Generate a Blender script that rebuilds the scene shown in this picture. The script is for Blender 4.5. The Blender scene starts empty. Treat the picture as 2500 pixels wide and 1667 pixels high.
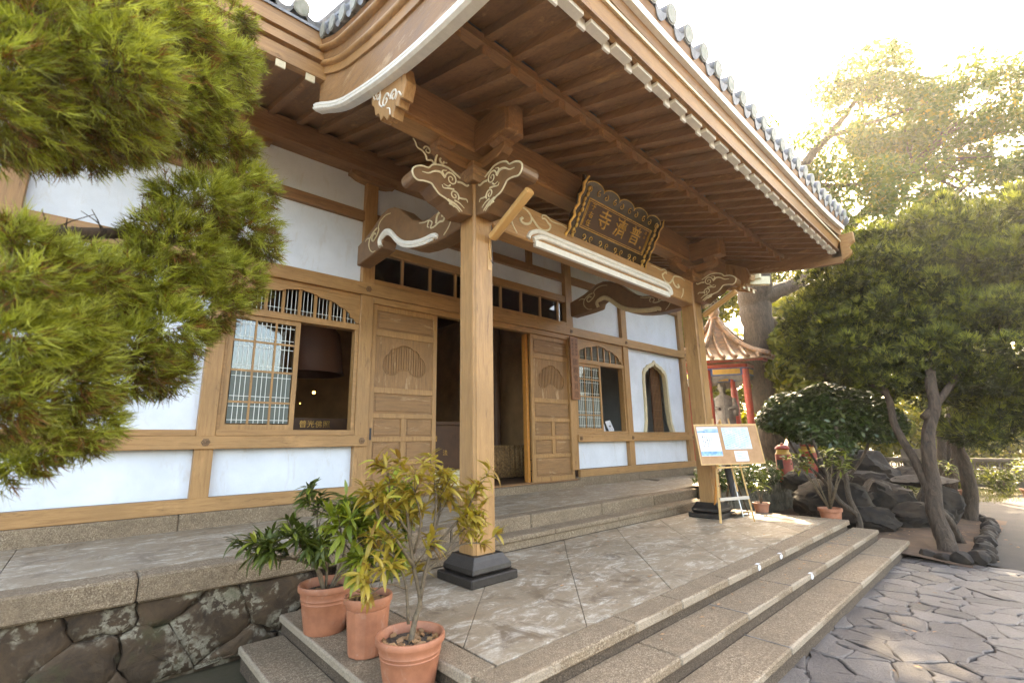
import bpy, bmesh, math, random
import numpy as np
from mathutils import Vector, Matrix, Euler, noise
random.seed(7)
rng = np.random.default_rng(11)
sc = bpy.context.scene
col = sc.collection
PI = math.pi

# ------------------------------------------------------------------ camera, world, sun, exposure
YAW, PITCH, ROLL = math.radians(41.5535), math.radians(12.1528), math.radians(-1.0807)
cam_d = bpy.data.cameras.new('camera')
cam_d.sensor_fit = 'HORIZONTAL'; cam_d.sensor_width = 36.0
cam_d.lens = 36.0 * 1153.77 / 2500.0
cam_d.dof.use_dof = True; cam_d.dof.focus_distance = 7.5; cam_d.dof.aperture_fstop = 1.8
cam_d.clip_start = 0.05; cam_d.clip_end = 600
cam = bpy.data.objects.new('camera', cam_d); col.objects.link(cam)
fwd = Vector((math.sin(YAW)*math.cos(PITCH), math.cos(YAW)*math.cos(PITCH), math.sin(PITCH)))
rt = Vector((math.cos(YAW), -math.sin(YAW), 0)); up = rt.cross(fwd)
c_, s_ = math.cos(ROLL), math.sin(ROLL)
X_ = rt*c_ + up*s_; Y_ = -rt*s_ + up*c_; Z_ = -fwd
cam.matrix_world = Matrix(((X_.x, Y_.x, Z_.x, 0), (X_.y, Y_.y, Z_.y, 0), (X_.z, Y_.z, Z_.z, 0), (0, 0, 0, 1)))
sc.camera = cam

SUN_AZ, SUN_EL = math.radians(63.0), math.radians(39.6)
w = bpy.data.worlds.new('World'); sc.world = w; w.use_nodes = True
nt = w.node_tree; nt.nodes.clear()
wo = nt.nodes.new('ShaderNodeOutputWorld'); bg = nt.nodes.new('ShaderNodeBackground')
sky = nt.nodes.new('ShaderNodeTexSky'); sky.sky_type = 'NISHITA'; sky.sun_disc = False
sky.sun_elevation = SUN_EL; sky.sun_rotation = SUN_AZ
sky.air_density = 1.0; sky.dust_density = 4.0; sky.ozone_density = 1.0
nt.links.new(sky.outputs[0], bg.inputs[0]); bg.inputs[1].default_value = 0.15
nt.links.new(bg.outputs[0], wo.inputs[0])
sd = bpy.data.lights.new('sun', 'SUN'); sd.energy = 2.6; sd.angle = math.radians(0.6); sd.color = (1.0, 0.91, 0.76)
sun = bpy.data.objects.new('sun', sd); col.objects.link(sun)
sdir = Vector((math.sin(SUN_AZ)*math.cos(SUN_EL), math.cos(SUN_AZ)*math.cos(SUN_EL), math.sin(SUN_EL)))
sun.rotation_euler = sdir.to_track_quat('Z', 'Y').to_euler(); sun.location = sdir*60
sc.view_settings.view_transform = 'Standard'; sc.view_settings.look = 'None'
sc.view_settings.exposure = 3.62; sc.view_settings.gamma = 1.0; sc.view_settings.use_curve_mapping = False
sc.view_settings.use_white_balance = True; sc.view_settings.white_balance_temperature = 8600; sc.view_settings.white_balance_tint = 10
sc.render.engine = 'CYCLES'
sc.cycles.max_bounces = 8; sc.cycles.diffuse_bounces = 5; sc.cycles.transparent_max_bounces = 8
sc.cycles.transmission_bounces = 4; sc.cycles.glossy_bounces = 3
sc.cycles.use_denoising = True; sc.cycles.caustics_reflective = False; sc.cycles.caustics_refractive = False
sc.cycles.sample_clamp_indirect = 6

GZ = -1.82      # ground
PZ = -1.35      # porch platform
VZ = -1.01      # veranda

# ------------------------------------------------------------------ helpers
WM = {}
def wm(o):
    return WM.get(o.name, Matrix.Identity(4))
def put(o, M, parent=None):
    o.matrix_basis = M
    if parent is not None:
        o.parent = parent; o.matrix_parent_inverse = wm(parent).inverted()
    WM[o.name] = M.copy()
    return o
def tag(o, label=None, cat=None, group=None, kind=None):
    if label: o['label'] = label
    if cat: o['category'] = cat
    if group: o['group'] = group
    if kind: o['kind'] = kind
    return o
def thing(name, loc, label=None, cat=None, group=None, kind=None, parent=None):
    o = bpy.data.objects.new(name, None); col.objects.link(o); o.empty_display_size = 0.2
    put(o, Matrix.Translation(Vector(loc)), parent)
    return tag(o, label, cat, group, kind)
def inst(name, me, M, parent=None):
    o = bpy.data.objects.new(name, me); col.objects.link(o)
    return put(o, M, parent)
def kids(o):
    return [c for c in bpy.data.objects if c.parent == o]
def copy_tree(o, M, parent=None, label=None):
    """copy a thing with its parts; M = transform applied in world space"""
    c = o.copy(); col.objects.link(c)
    put(c, M @ wm(o), parent)
    if label: c['label'] = label
    for ch in kids(o):
        copy_tree(ch, M, c)
    return c
def T(x, y, z): return Matrix.Translation(Vector((x, y, z)))
def kwarp(y):
    if y < 4.6: return 0.03
    if y < 4.9: return 0.03 - 0.015*(y-4.6)/0.3
    if y < 7.4: return 0.015*(7.4-y)/2.5
    return 0.0
def warp(p):
    if p[1] > 7.4: return tuple(p)
    return (p[0], p[1] + kwarp(p[1])*(p[0]-3.2), p[2])
def cr(pts, n=6):
    """Catmull-Rom"""
    P = [np.array(p, float) for p in pts]; P = [2*P[0]-P[1]] + P + [2*P[-1]-P[-2]]
    out = []
    for i in range(1, len(P)-2):
        a, b, c, d = P[i-1:i+3]
        for k in range(n):
            t = k/n
            out.append(0.5*((2*b) + (c-a)*t + (2*a-5*b+4*c-d)*t*t + (3*b-a-3*c+d)*t**3))
    out.append(P[-2])
    return out
def lerp(x, xs, ys): return float(np.interp(x, xs, ys))

class MB:
    def __init__(s): s.v = []; s.f = []
    def add(s, vs, fs):
        n = len(s.v); s.v += [tuple(map(float, p)) for p in vs]; s.f += [tuple(i+n for i in f) for f in fs]; return s
    def box(s, x0, x1, y0, y1, z0, z1):
        return s.add([(x0,y0,z0),(x1,y0,z0),(x1,y1,z0),(x0,y1,z0),(x0,y0,z1),(x1,y0,z1),(x1,y1,z1),(x0,y1,z1)],
            [(0,3,2,1),(4,5,6,7),(0,1,5,4),(1,2,6,5),(2,3,7,6),(3,0,4,7)])
    def obox(s, c, ax, ay, az):
        c, ax, ay, az = map(lambda t: Vector(t), (c, ax, ay, az))
        vs = [c+ax*i+ay*j+az*k for k in (-1,1) for i, j in ((-1,-1),(1,-1),(1,1),(-1,1))]
        return s.add(vs, [(0,3,2,1),(4,5,6,7),(0,1,5,4),(1,2,6,5),(2,3,7,6),(3,0,4,7)])
    def beam(s, p, q, w, h):
        """bar from p to q, w wide (horizontal), h high"""
        p, q = Vector(p), Vector(q); d = (q-p); L = d.length; d.normalize()
        side = d.cross(Vector((0,0,1)))
        if side.length < 1e-4: side = Vector((1,0,0))
        side.normalize(); u = side.cross(d)
        return s.obox((p+q)/2, d*(L/2), side*(w/2), u*(h/2))
    def prism(s, poly, axis, a, b):
        n = len(poly)
        def P(u, v, t):
            return (t,u,v) if axis == 'x' else ((u,t,v) if axis == 'y' else (u,v,t))
        vs = [P(u,v,a) for u, v in poly] + [P(u,v,b) for u, v in poly]
        area = sum(poly[i][0]*poly[(i+1)%n][1]-poly[(i+1)%n][0]*poly[i][1] for i in range(n))
        fs = [tuple(range(n)), tuple(range(2*n-1, n-1, -1))] + [(i, i+n, (i+1)%n+n, (i+1)%n) for i in range(n)]
        flip = (area > 0) if axis in 'xz' else (area < 0)
        if a > b: flip = not flip
        if flip: fs = [tuple(reversed(f)) for f in fs]
        return s.add(vs, fs)
    def tube(s, pts, r, n=8, cap=True, flat=None):
        pts = [Vector(p) for p in pts]; m = len(pts)
        rs = r if hasattr(r, '__len__') else [r]*m
        t0 = (pts[1]-pts[0]).normalized()
        ref = Vector((0,0,1)) if abs(t0.z) < 0.9 else Vector((1,0,0))
        u = t0.cross(ref).normalized()
        vs = []; fs = []
        for i, p in enumerate(pts):
            t = (pts[min(i+1,m-1)]-pts[max(i-1,0)])
            if t.length < 1e-9: t = t0
            t.normalize(); u = (u - t*u.dot(t))
            u = u.normalized() if u.length > 1e-6 else t.orthogonal().normalized()
            v = t.cross(u)
            for k in range(n):
                a = 2*PI*k/n; vs.append(p + (u*math.cos(a)+v*math.sin(a))*rs[i])
        for i in range(m-1):
            for k in range(n):
                k2 = (k+1)%n; fs.append((i*n+k, i*n+k2, (i+1)*n+k2, (i+1)*n+k))
        if cap: fs += [tuple(reversed(range(n))), tuple(range((m-1)*n, m*n))]
        return s.add(vs, fs)
    def lathe(s, prof, n=24, c=(0,0,0), rot=0.0, close=True):
        m = len(prof); vs = []; fs = []
        for r, z in prof:
            for k in range(n):
                a = 2*PI*k/n+rot; vs.append((c[0]+r*math.cos(a), c[1]+r*math.sin(a), c[2]+z))
        for i in range(m-1):
            for k in range(n):
                k2 = (k+1)%n; fs.append((i*n+k, i*n+k2, (i+1)*n+k2, (i+1)*n+k))
        if close: fs += [tuple(reversed(range(n))), tuple(range((m-1)*n, m*n))]
        return s.add(vs, fs)
    def grid(s, rows):
        """rows: list of lists of points -> sheet"""
        m, n = len(rows), len(rows[0]); vs = [p for r in rows for p in r]
        fs = [(i*n+k, i*n+k+1, (i+1)*n+k+1, (i+1)*n+k) for i in range(m-1) for k in range(n-1)]
        return s.add(vs, fs)
    def slab(s, rows, d):
        """sheet of points with thickness vector d"""
        m, n = len(rows), len(rows[0]); a = [tuple(p) for r in rows for p in r]
        b = [(p[0]+d[0], p[1]+d[1], p[2]+d[2]) for p in a]; o = m*n
        fs = [(i*n+k, i*n+k+1, (i+1)*n+k+1, (i+1)*n+k) for i in range(m-1) for k in range(n-1)]
        fs += [tuple(o+i for i in reversed(f)) for f in list(fs)]
        for k in range(n-1):
            fs += [(k+1, k, o+k, o+k+1), ((m-1)*n+k, (m-1)*n+k+1, o+(m-1)*n+k+1, o+(m-1)*n+k)]
        for i in range(m-1):
            fs += [(i*n, (i+1)*n, o+(i+1)*n, o+i*n), ((i+1)*n+n-1, i*n+n-1, o+i*n+n-1, o+(i+1)*n+n-1)]
        return s.add(a+b, fs)
    def mesh(s, name, mat=None, smooth=False, fix=True, org=(0,0,0)):
        me = bpy.data.meshes.new(name)
        me.from_pydata([(p[0]-org[0], p[1]-org[1], p[2]-org[2]) for p in s.v], [], s.f)
        if fix:
            bm = bmesh.new(); bm.from_mesh(me); bmesh.ops.recalc_face_normals(bm, faces=bm.faces); bm.to_mesh(me); bm.free()
        if mat: me.materials.append(mat)
        if smooth:
            me.polygons.foreach_set('use_smooth', [True]*len(me.polygons))
            if smooth != 'all':
                try: me.set_sharp_from_angle(angle=math.radians(40))
                except Exception: pass
        me.update(); return me
    def build(s, name, mat, parent=None, smooth=False, w=False, bev=0.0, fix=True, org=None):
        if w: s.v = [warp(p) for p in s.v]
        if org is None:
            xs, ys, zs = zip(*s.v); org = ((min(xs)+max(xs))/2, (min(ys)+max(ys))/2, min(zs))
        o = inst(name, s.mesh(name, mat, smooth, fix, org), T(*org), parent)
        if bev:
            b = o.modifiers.new('bevel', 'BEVEL'); b.width = bev; b.segments = 1; b.limit_method = 'ANGLE'; b.angle_limit = math.radians(40)
        return o

def ringplate(mb, hole, x0, x1, z0, z1, ya, yb, c):
    """plate in the XZ plane (front at ya, back at yb) with a star-shaped hole around c"""
    angs = set(math.atan2(p[1]-c[1], p[0]-c[0]) for p in hole)
    for cx, cz in ((x0,z0),(x1,z0),(x1,z1),(x0,z1)): angs.add(math.atan2(cz-c[1], cx-c[0]))
    angs = sorted(angs); H = [np.array(p, float)-c for p in hole]
    inner, outer = [], []
    for a in angs:
        d = np.array((math.cos(a), math.sin(a))); best = None
        for i in range(len(H)):
            p, q = H[i], H[(i+1)%len(H)]; e = q-p; den = d[0]*e[1]-d[1]*e[0]
            if abs(den) < 1e-12: continue
            t = (p[0]*e[1]-p[1]*e[0])/den; u = (p[0]*d[1]-p[1]*d[0])/den
            if t > 0 and -1e-6 <= u <= 1+1e-6: best = t if best is None else min(best, t)
        inner.append(c + d*(best or 0.01))
        ts = []
        if d[0] > 1e-9: ts.append((x1-c[0])/d[0])
        if d[0] < -1e-9: ts.append((x0-c[0])/d[0])
        if d[1] > 1e-9: ts.append((z1-c[1])/d[1])
        if d[1] < -1e-9: ts.append((z0-c[1])/d[1])
        outer.append(c + d*min(ts))
    n = len(angs); vs = []
    for y in (ya, yb):
        vs += [(p[0], y, p[1]) for p in inner] + [(p[0], y, p[1]) for p in outer]
    fs = []
    for i in range(n):
        j = (i+1)%n
        fs += [(i, j, n+j, n+i), (2*n+i, 3*n+i, 3*n+j, 2*n+j), (i, 2*n+i, 2*n+j, j), (n+i, n+j, 3*n+j, 3*n+i)]
    mb.add(vs, fs)

def text_mesh(body, size, mat, extrude=0.004, name='lettering'):
    cu = bpy.data.curves.new(name, 'FONT'); cu.body = body; cu.size = size; cu.extrude = extrude
    cu.align_x = 'CENTER'; cu.align_y = 'CENTER'; cu.resolution_u = 2
    o = bpy.data.objects.new(name, cu); col.objects.link(o)
    dg = bpy.context.evaluated_depsgraph_get()
    me = bpy.data.meshes.new_from_object(o.evaluated_get(dg)); bpy.data.objects.remove(o); bpy.data.curves.remove(cu)
    me.materials.clear(); me.materials.append(mat); me.name = name
    return me

# ------------------------------------------------------------------ materials
def new_mat(name):
    m = bpy.data.materials.new(name); m.use_nodes = True; n = m.node_tree
    return m, n, n.nodes['Principled BSDF']
def N(n, t, **k):
    x = n.nodes.new(t)
    for a, b in k.items():
        if a in x.inputs: x.inputs[a].default_value = b
        else: setattr(x, a, b)
    return x
def pos(n, scale=(1,1,1), local=False):
    g = n.nodes.new('ShaderNodeTexCoord') if local else n.nodes.new('ShaderNodeNewGeometry')
    m = N(n, 'ShaderNodeVectorMath', operation='MULTIPLY'); m.inputs[1].default_value = scale
    n.links.new(g.outputs['Object' if local else 'Position'], m.inputs[0]); return m.outputs[0]
def ramp(n, src, stops):
    r = n.nodes.new('ShaderNodeValToRGB'); n.links.new(src, r.inputs[0])
    e = r.color_ramp.elements
    while len(e) < len(stops): e.new(0.5)
    for el, (p, c) in zip(e, stops): el.position = p; el.color = (*c, 1) if len(c) == 3 else (c[0],)*3+(1,)
    return r.outputs[0]
def g3(v): return (v, v, v)
def noise_(n, vec, scale, detail=4, rough=0.55, dist=0.0):
    x = N(n, 'ShaderNodeTexNoise', Scale=scale, Detail=detail, Roughness=rough, Distortion=dist)
    n.links.new(vec, x.inputs['Vector']); return x.outputs[0]
def mix(n, f, a, b, mode='MIX'):
    x = n.nodes.new('ShaderNodeMix'); x.data_type = 'RGBA'; x.blend_type = mode
    for s, i in ((f, 0), (a, 6), (b, 7)):
        if isinstance(s, (int, float)): x.inputs[i].default_value = s
        elif isinstance(s, tuple): x.inputs[i].default_value = (*s, 1)
        else: n.links.new(s, x.inputs[i])
    return x.outputs[2]
def bump(n, b, h, strength=0.3, dist=0.01):
    x = N(n, 'ShaderNodeBump', Strength=strength, Distance=dist); n.links.new(h, x.inputs['Height']); n.links.new(x.outputs[0], b.inputs['Normal'])
def wood(name, base, dark, worn=None, axis='z', rough=0.5, wear=0.0, bumpv=0.35):
    m, n, b = new_mat(name)
    s = {'x': (1.2,14,14), 'y': (14,1.2,14), 'z': (14,14,1.2)}[axis]
    v = pos(n, s); g = noise_(n, v, 2.2, 6, 0.65, 0.6)
    fine = noise_(n, pos(n, tuple(q*5 for q in s)), 2.0, 3, 0.6)
    c = ramp(n, g, [(0.3, dark), (0.55, base), (0.8, tuple(min(1, q*1.12) for q in base))])
    blot = noise_(n, pos(n), 1.3, 5, 0.65)
    c = mix(n, ramp(n, blot, [(0.40, g3(0.0)), (0.66, g3(0.6))]), c, tuple(q*0.68 for q in base))
    hi = noise_(n, pos(n, tuple(0.5+q*0.1 for q in s)), 1.9, 7, 0.7, 0.4)
    c = mix(n, ramp(n, hi, [(0.56, g3(0.0)), (0.70, g3(0.45))]), c, tuple(min(0.8, q*1.45+0.02) for q in base))
    if worn:
        wn = noise_(n, pos(n, tuple(0.4+q*0.16 for q in s)), 2.6, 8, 0.72, 0.3)
        c = mix(n, ramp(n, wn, [(0.60-wear*0.1, g3(0.0)), (0.68-wear*0.06, g3(0.85))]), c, worn)
    n.links.new(c, b.inputs['Base Color'])
    n.links.new(ramp(n, g, [(0.2, g3(rough-0.08)), (0.8, g3(rough+0.14))]), b.inputs['Roughness'])
    b.inputs['Specular IOR Level'].default_value = 0.4
    bump(n, b, fine, bumpv, 0.004)
    return m
TAN = (0.41, 0.225, 0.093); TAN_D = (0.27, 0.138, 0.053)
M = {}
for ax in 'xyz':
    M['wood_'+ax] = wood('painted_wood_'+ax, TAN, TAN_D, (0.17, 0.085, 0.035), ax, 0.42, 0.0)
    M['old_'+ax] = wood('aged_wood_'+ax, (0.31, 0.165, 0.072), (0.19, 0.10, 0.045), (0.46, 0.30, 0.17), ax, 0.5, 0.3, 0.6)
    M['dark_'+ax] = wood('shaded_soffit_wood_'+ax, (0.29, 0.150, 0.066), (0.17, 0.084, 0.037), (0.44, 0.24, 0.10), ax, 0.55, 0.2)  # same tan paint, darkened so the shade under the eaves sits in its colour
def simple(name, c, rough=0.6, metal=0.0, var=0.0, scale=6, spec=0.5, bmp=0.0, bscale=40, c2=None):
    m, n, b = new_mat(name); b.inputs['Roughness'].default_value = rough; b.inputs['Metallic'].default_value = metal
    b.inputs['Specular IOR Level'].default_value = spec
    if var or c2:
        g = noise_(n, pos(n), scale, 5, 0.6)
        lo = c2 or tuple(q*(1-var) for q in c)
        n.links.new(ramp(n, g, [(0.35, lo), (0.65, c)]), b.inputs['Base Color'])
    else: b.inputs['Base Color'].default_value = (*c, 1)
    if bmp: bump(n, b, noise_(n, pos(n), bscale, 3), bmp, 0.01)
    if name in ('white_plaster', 'terracotta_plastic'):
        src = b.inputs['Base Color'].links[0].from_socket; dirt = (0.42, 0.36, 0.28) if name[0] == 'w' else (0.50, 0.40, 0.32)
        sn = noise_(n, pos(n, (3, 3, 0.9) if name[0] == 'w' else (1, 1, 1)), 1.7 if name[0] == 'w' else 9, 8, 0.75, 0.6)
        n.links.new(mix(n, ramp(n, sn, [(0.56, g3(0.0)), (0.80, g3(0.55))]), src, dirt), b.inputs['Base Color'])
    return m
M['plaster'] = simple('white_plaster', (0.70, 0.76, 0.85), 0.7, c2=(0.61, 0.665, 0.745), scale=1.9, bmp=0.15, bscale=7)
M['cream'] = simple('cream_paint', (0.66, 0.57, 0.38), 0.55, var=0.18, scale=30, bmp=0.15)
M['white'] = simple('white_paint', (0.78, 0.76, 0.70), 0.5, var=0.12, scale=14)
M['carve'] = simple('carved_dark_wood', (0.20, 0.105, 0.048), 0.38, c2=(0.15, 0.078, 0.036), scale=9, bmp=0.12)
M['black_stone'] = simple('black_stone', (0.030, 0.023, 0.019), 0.45, c2=(0.014, 0.011, 0.009), scale=12, bmp=0.3, bscale=60)
M['tile'] = simple('grey_roof_tile', (0.22, 0.225, 0.235), 0.5, c2=(0.10, 0.105, 0.115), scale=9, bmp=0.25, bscale=25)
M['tilecap'] = simple('lichened_tile_end', (0.34, 0.335, 0.30), 0.6, c2=(0.22, 0.24, 0.20), scale=14, bmp=0.2, bscale=30)
M['orange_tile'] = simple('orange_glazed_tile', (0.25, 0.115, 0.045), 0.45, c2=(0.085, 0.045, 0.022), scale=8, bmp=0.3, bscale=18)
M['terracotta'] = simple('terracotta_plastic', (0.42, 0.16, 0.085), 0.55, c2=(0.30, 0.11, 0.058), scale=8, bmp=0.06, bscale=70)
M['terra_old'] = simple('weathered_terracotta', (0.36, 0.155, 0.09), 0.7, c2=(0.24, 0.11, 0.07), scale=9, bmp=0.2)
M['soil'] = simple('soil', (0.085, 0.058, 0.038), 0.95, c2=(0.035, 0.024, 0.017), scale=40, bmp=1.0, bscale=60)
M['gold'] = simple('gilded_wood', (0.66, 0.40, 0.11), 0.38, metal=0.6, c2=(0.36, 0.20, 0.05), scale=18, bmp=0.3, bscale=50)
M['lacquer'] = simple('black_lacquer', (0.040, 0.024, 0.012), 0.25, bmp=0.05)
M['panel_dark'] = simple('plaque_field', (0.060, 0.026, 0.013), 0.42)
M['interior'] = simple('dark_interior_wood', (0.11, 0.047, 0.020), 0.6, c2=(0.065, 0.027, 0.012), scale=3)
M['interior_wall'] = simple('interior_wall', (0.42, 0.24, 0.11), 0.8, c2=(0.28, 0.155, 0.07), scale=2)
M['red'] = simple('red_lacquer', (0.42, 0.045, 0.022), 0.4, c2=(0.30, 0.03, 0.018), scale=10)
M['yellow'] = simple('yellow_paint', (0.72, 0.43, 0.09), 0.5, var=0.2)
M['blue'] = simple('blue_paint', (0.06, 0.13, 0.36), 0.5, var=0.2)
M['stone_grey'] = simple('grey_carved_stone', (0.21, 0.19, 0.17), 0.8, c2=(0.12, 0.105, 0.095), scale=7, bmp=0.5, bscale=30)
M['pale_wood'] = simple('pine_easel_wood', (0.62, 0.37, 0.14), 0.45, var=0.2, scale=18)
M['orange_wood'] = simple('orange_varnished_wood', (0.52, 0.21, 0.045), 0.4, var=0.2, scale=18)
M['cork'] = simple('brown_board', (0.47, 0.26, 0.13), 0.75, c2=(0.40, 0.21, 0.10), scale=12, bmp=0.2, bscale=90)
M['paper'] = simple('white_paper', (0.62, 0.63, 0.66), 0.6)
M['paper_blue'] = simple('pale_blue_print', (0.42, 0.60, 0.70), 0.5, c2=(0.60, 0.72, 0.76), scale=7)
M['ink'] = simple('dark_ink', (0.03, 0.03, 0.035), 0.6)
M['blueink'] = simple('blue_print', (0.09, 0.25, 0.48), 0.5, c2=(0.30, 0.52, 0.72), scale=18)
M['metal'] = simple('bare_metal', (0.55, 0.53, 0.50), 0.35, metal=0.9)
M['bronze'] = simple('dark_bronze', (0.10, 0.065, 0.035), 0.4, metal=0.7, var=0.3)
M['lamp_case'] = simple('tan_lamp_housing', (0.50, 0.28, 0.10), 0.32, var=0.08, scale=4)
M['lattice'] = simple('thin_white_lattice', (0.70, 0.73, 0.70), 0.5)
M['frost'] = simple('frosted_pane', (0.10, 0.12, 0.11), 0.35, var=0.15, scale=3, spec=0.35)
M['cloth'] = simple('gold_fringe_cloth', (0.38, 0.22, 0.09), 0.8, c2=(0.13, 0.06, 0.022), scale=22)
M['ink_brown'] = simple('brown_lettering', (0.10, 0.035, 0.015), 0.6)
M['board_brown'] = simple('reddish_sign_board', (0.30, 0.125, 0.052), 0.5, var=0.3, scale=12)
def glass_mat():
    m, n, b = new_mat('window_glass'); n.nodes.remove(b)
    g = N(n, 'ShaderNodeBsdfGlossy', Roughness=0.02); g.inputs[0].default_value = (0.9,0.95,1,1)
    t = n.nodes.new('ShaderNodeBsdfTransparent'); t.inputs[0].default_value = (0.62,0.68,0.66,1)
    f = N(n, 'ShaderNodeFresnel', IOR=1.9); mx = n.nodes.new('ShaderNodeMixShader')
    n.links.new(f.outputs[0], mx.inputs[0]); n.links.new(t.outputs[0], mx.inputs[1]); n.links.new(g.outputs[0], mx.inputs[2])
    n.links.new(mx.outputs[0], n.nodes['Material Output'].inputs[0]); return m
M['glass'] = glass_mat()
def emis(name, c, s):
    m, n, b = new_mat(name); b.inputs['Base Color'].default_value = (*c, 1)
    b.inputs['Emission Color'].default_value = (*c, 1); b.inputs['Emission Strength'].default_value = s; return m
M['glow'] = emis('lit_lamp', (1.0, 0.50, 0.12), 1.6)
M['glow_red'] = emis('red_shrine_lamp', (1.0, 0.16, 0.05), 0.5)

def granite(name, a, b_, c, scale=95, stain=(0.7,), rough=0.85, bm=0.7):
    """washed pebble finish"""
    m, n, b = new_mat(name); p = pos(n)
    vor = N(n, 'ShaderNodeTexVoronoi', Scale=scale); n.links.new(p, vor.inputs['Vector'])
    sp = ramp(n, noise_(n, p, scale*1.1, 2, 0.7), [(0.36, a), (0.5, b_), (0.64, c)])
    mid = noise_(n, p, 26, 4, 0.75)
    sp = mix(n, ramp(n, mid, [(0.36, g3(0.55)), (0.5, g3(0.0))]), sp, a)
    sp = mix(n, ramp(n, mid, [(0.55, g3(0.0)), (0.70, g3(0.6))]), sp, c)
    big = noise_(n, p, 1.7, 7, 0.68)
    col_ = mix(n, ramp(n, big, [(0.34, g3(0.0)), (0.68, g3(0.7))]), sp, tuple(q*stain[0] for q in b_))
    grime = noise_(n, p, 6.0, 5, 0.7)
    col_ = mix(n, ramp(n, grime, [(0.5, g3(0.0)), (0.75, g3(0.35))]), col_, tuple(min(1, q*1.5) for q in b_))
    n.links.new(col_, b.inputs['Base Color']); b.inputs['Roughness'].default_value = rough
    bump(n, b, vor.outputs['Distance'], bm, 0.006); return m
M['granite'] = granite('washed_granite', (0.095,0.060,0.035), (0.225,0.158,0.100), (0.43,0.34,0.235))
def edge_worn(name, axis):
    m = M['granite'].copy(); m.name = name; n = m.node_tree; b = n.nodes['Principled BSDF']
    tc = n.nodes.new('ShaderNodeTexCoord'); sx = n.nodes.new('ShaderNodeSeparateXYZ'); n.links.new(tc.outputs['Generated'], sx.inputs[0])
    nz = noise_(n, pos(n), 11, 6, 0.75); ad = N(n, 'ShaderNodeMath', operation='MULTIPLY_ADD'); n.links.new(nz, ad.inputs[0]); ad.inputs[1].default_value = -0.10; m.name = name; n.links.new(sx.outputs[axis], ad.inputs[2])
    src = b.inputs['Base Color'].links[0].from_socket
    n.links.new(mix(n, ramp(n, ad.outputs[0], [(0.0, g3(0.28)), (0.010, g3(0.0))]), src, (0.50, 0.43, 0.34)), b.inputs['Base Color'])
    return m
M['granite_fy'] = edge_worn('worn_edge_granite_y', 1); M['granite_fx'] = edge_worn('worn_edge_granite_x', 0)
M['granite_d'] = granite('damp_granite_riser', (0.038,0.025,0.016), (0.085,0.056,0.036), (0.20,0.145,0.10))  # darker mix of the granite, for risers and cores
def concrete(name, base, pale, dark):
    m, n, b = new_mat(name); p = pos(n)
    a = noise_(n, p, 1.5, 9, 0.72, 0.5); f = noise_(n, p, 45, 4, 0.7)
    c = ramp(n, a, [(0.30, dark), (0.46, base), (0.56, base), (0.70, pale)])
    st = noise_(n, pos(n, (1,2.2,1)), 2.6, 9, 0.82, 1.4)
    c = mix(n, ramp(n, st, [(0.51, g3(0)), (0.62, g3(0.85))]), c, pale)
    ds = noise_(n, pos(n, (1.5,1,1)), 2.3, 7, 0.75, 0.8)
    c = mix(n, ramp(n, ds, [(0.53, g3(0)), (0.64, g3(0.75))]), c, dark)
    c = mix(n, ramp(n, f, [(0.35, g3(0.0)), (0.65, g3(0.5))]), c, tuple(q*0.66 for q in base))
    n.links.new(c, b.inputs['Base Color'])
    n.links.new(ramp(n, a, [(0.3, g3(0.42)), (0.7, g3(0.75))]), b.inputs['Roughness'])
    bump(n, b, f, 0.35, 0.004); return m
M['floor'] = concrete('worn_cement_floor', (0.29,0.222,0.152), (0.66,0.60,0.51), (0.105,0.068,0.040))
M['flag'] = None
def flag():
    m, n, b = new_mat('grey_flagstone'); p = pos(n)
    oi = n.nodes.new('ShaderNodeObjectInfo')
    a = noise_(n, p, 3.5, 8, 0.7, 0.4); f = noise_(n, p, 38, 5, 0.75)
    c = ramp(n, a, [(0.3, (0.065,0.053,0.048)), (0.5, (0.125,0.105,0.095)), (0.7, (0.25,0.22,0.20))])
    c = mix(n, 0.45, c, ramp(n, oi.outputs['Random'], [(0.0, (0.060,0.046,0.042)), (0.5, (0.13,0.108,0.098)), (1.0, (0.24,0.21,0.19))]))
    c = mix(n, ramp(n, f, [(0.45, g3(0)), (0.7, g3(0.4))]), c, (0.085,0.075,0.075))
    n.links.new(c, b.inputs['Base Color']); n.links.new(ramp(n, a, [(0.3, g3(0.35)), (0.7, g3(0.65))]), b.inputs['Roughness'])
    mm = N(n, 'ShaderNodeMath', operation='ADD'); n.links.new(a, mm.inputs[0]); n.links.new(f, mm.inputs[1])
    bump(n, b, mm.outputs[0], 0.9, 0.03); return m
M['flag'] = flag()
M['mortar'] = simple('pale_mortar', (0.19,0.17,0.155), 0.9, c2=(0.10,0.088,0.08), scale=7, bmp=0.5, bscale=60)
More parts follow.
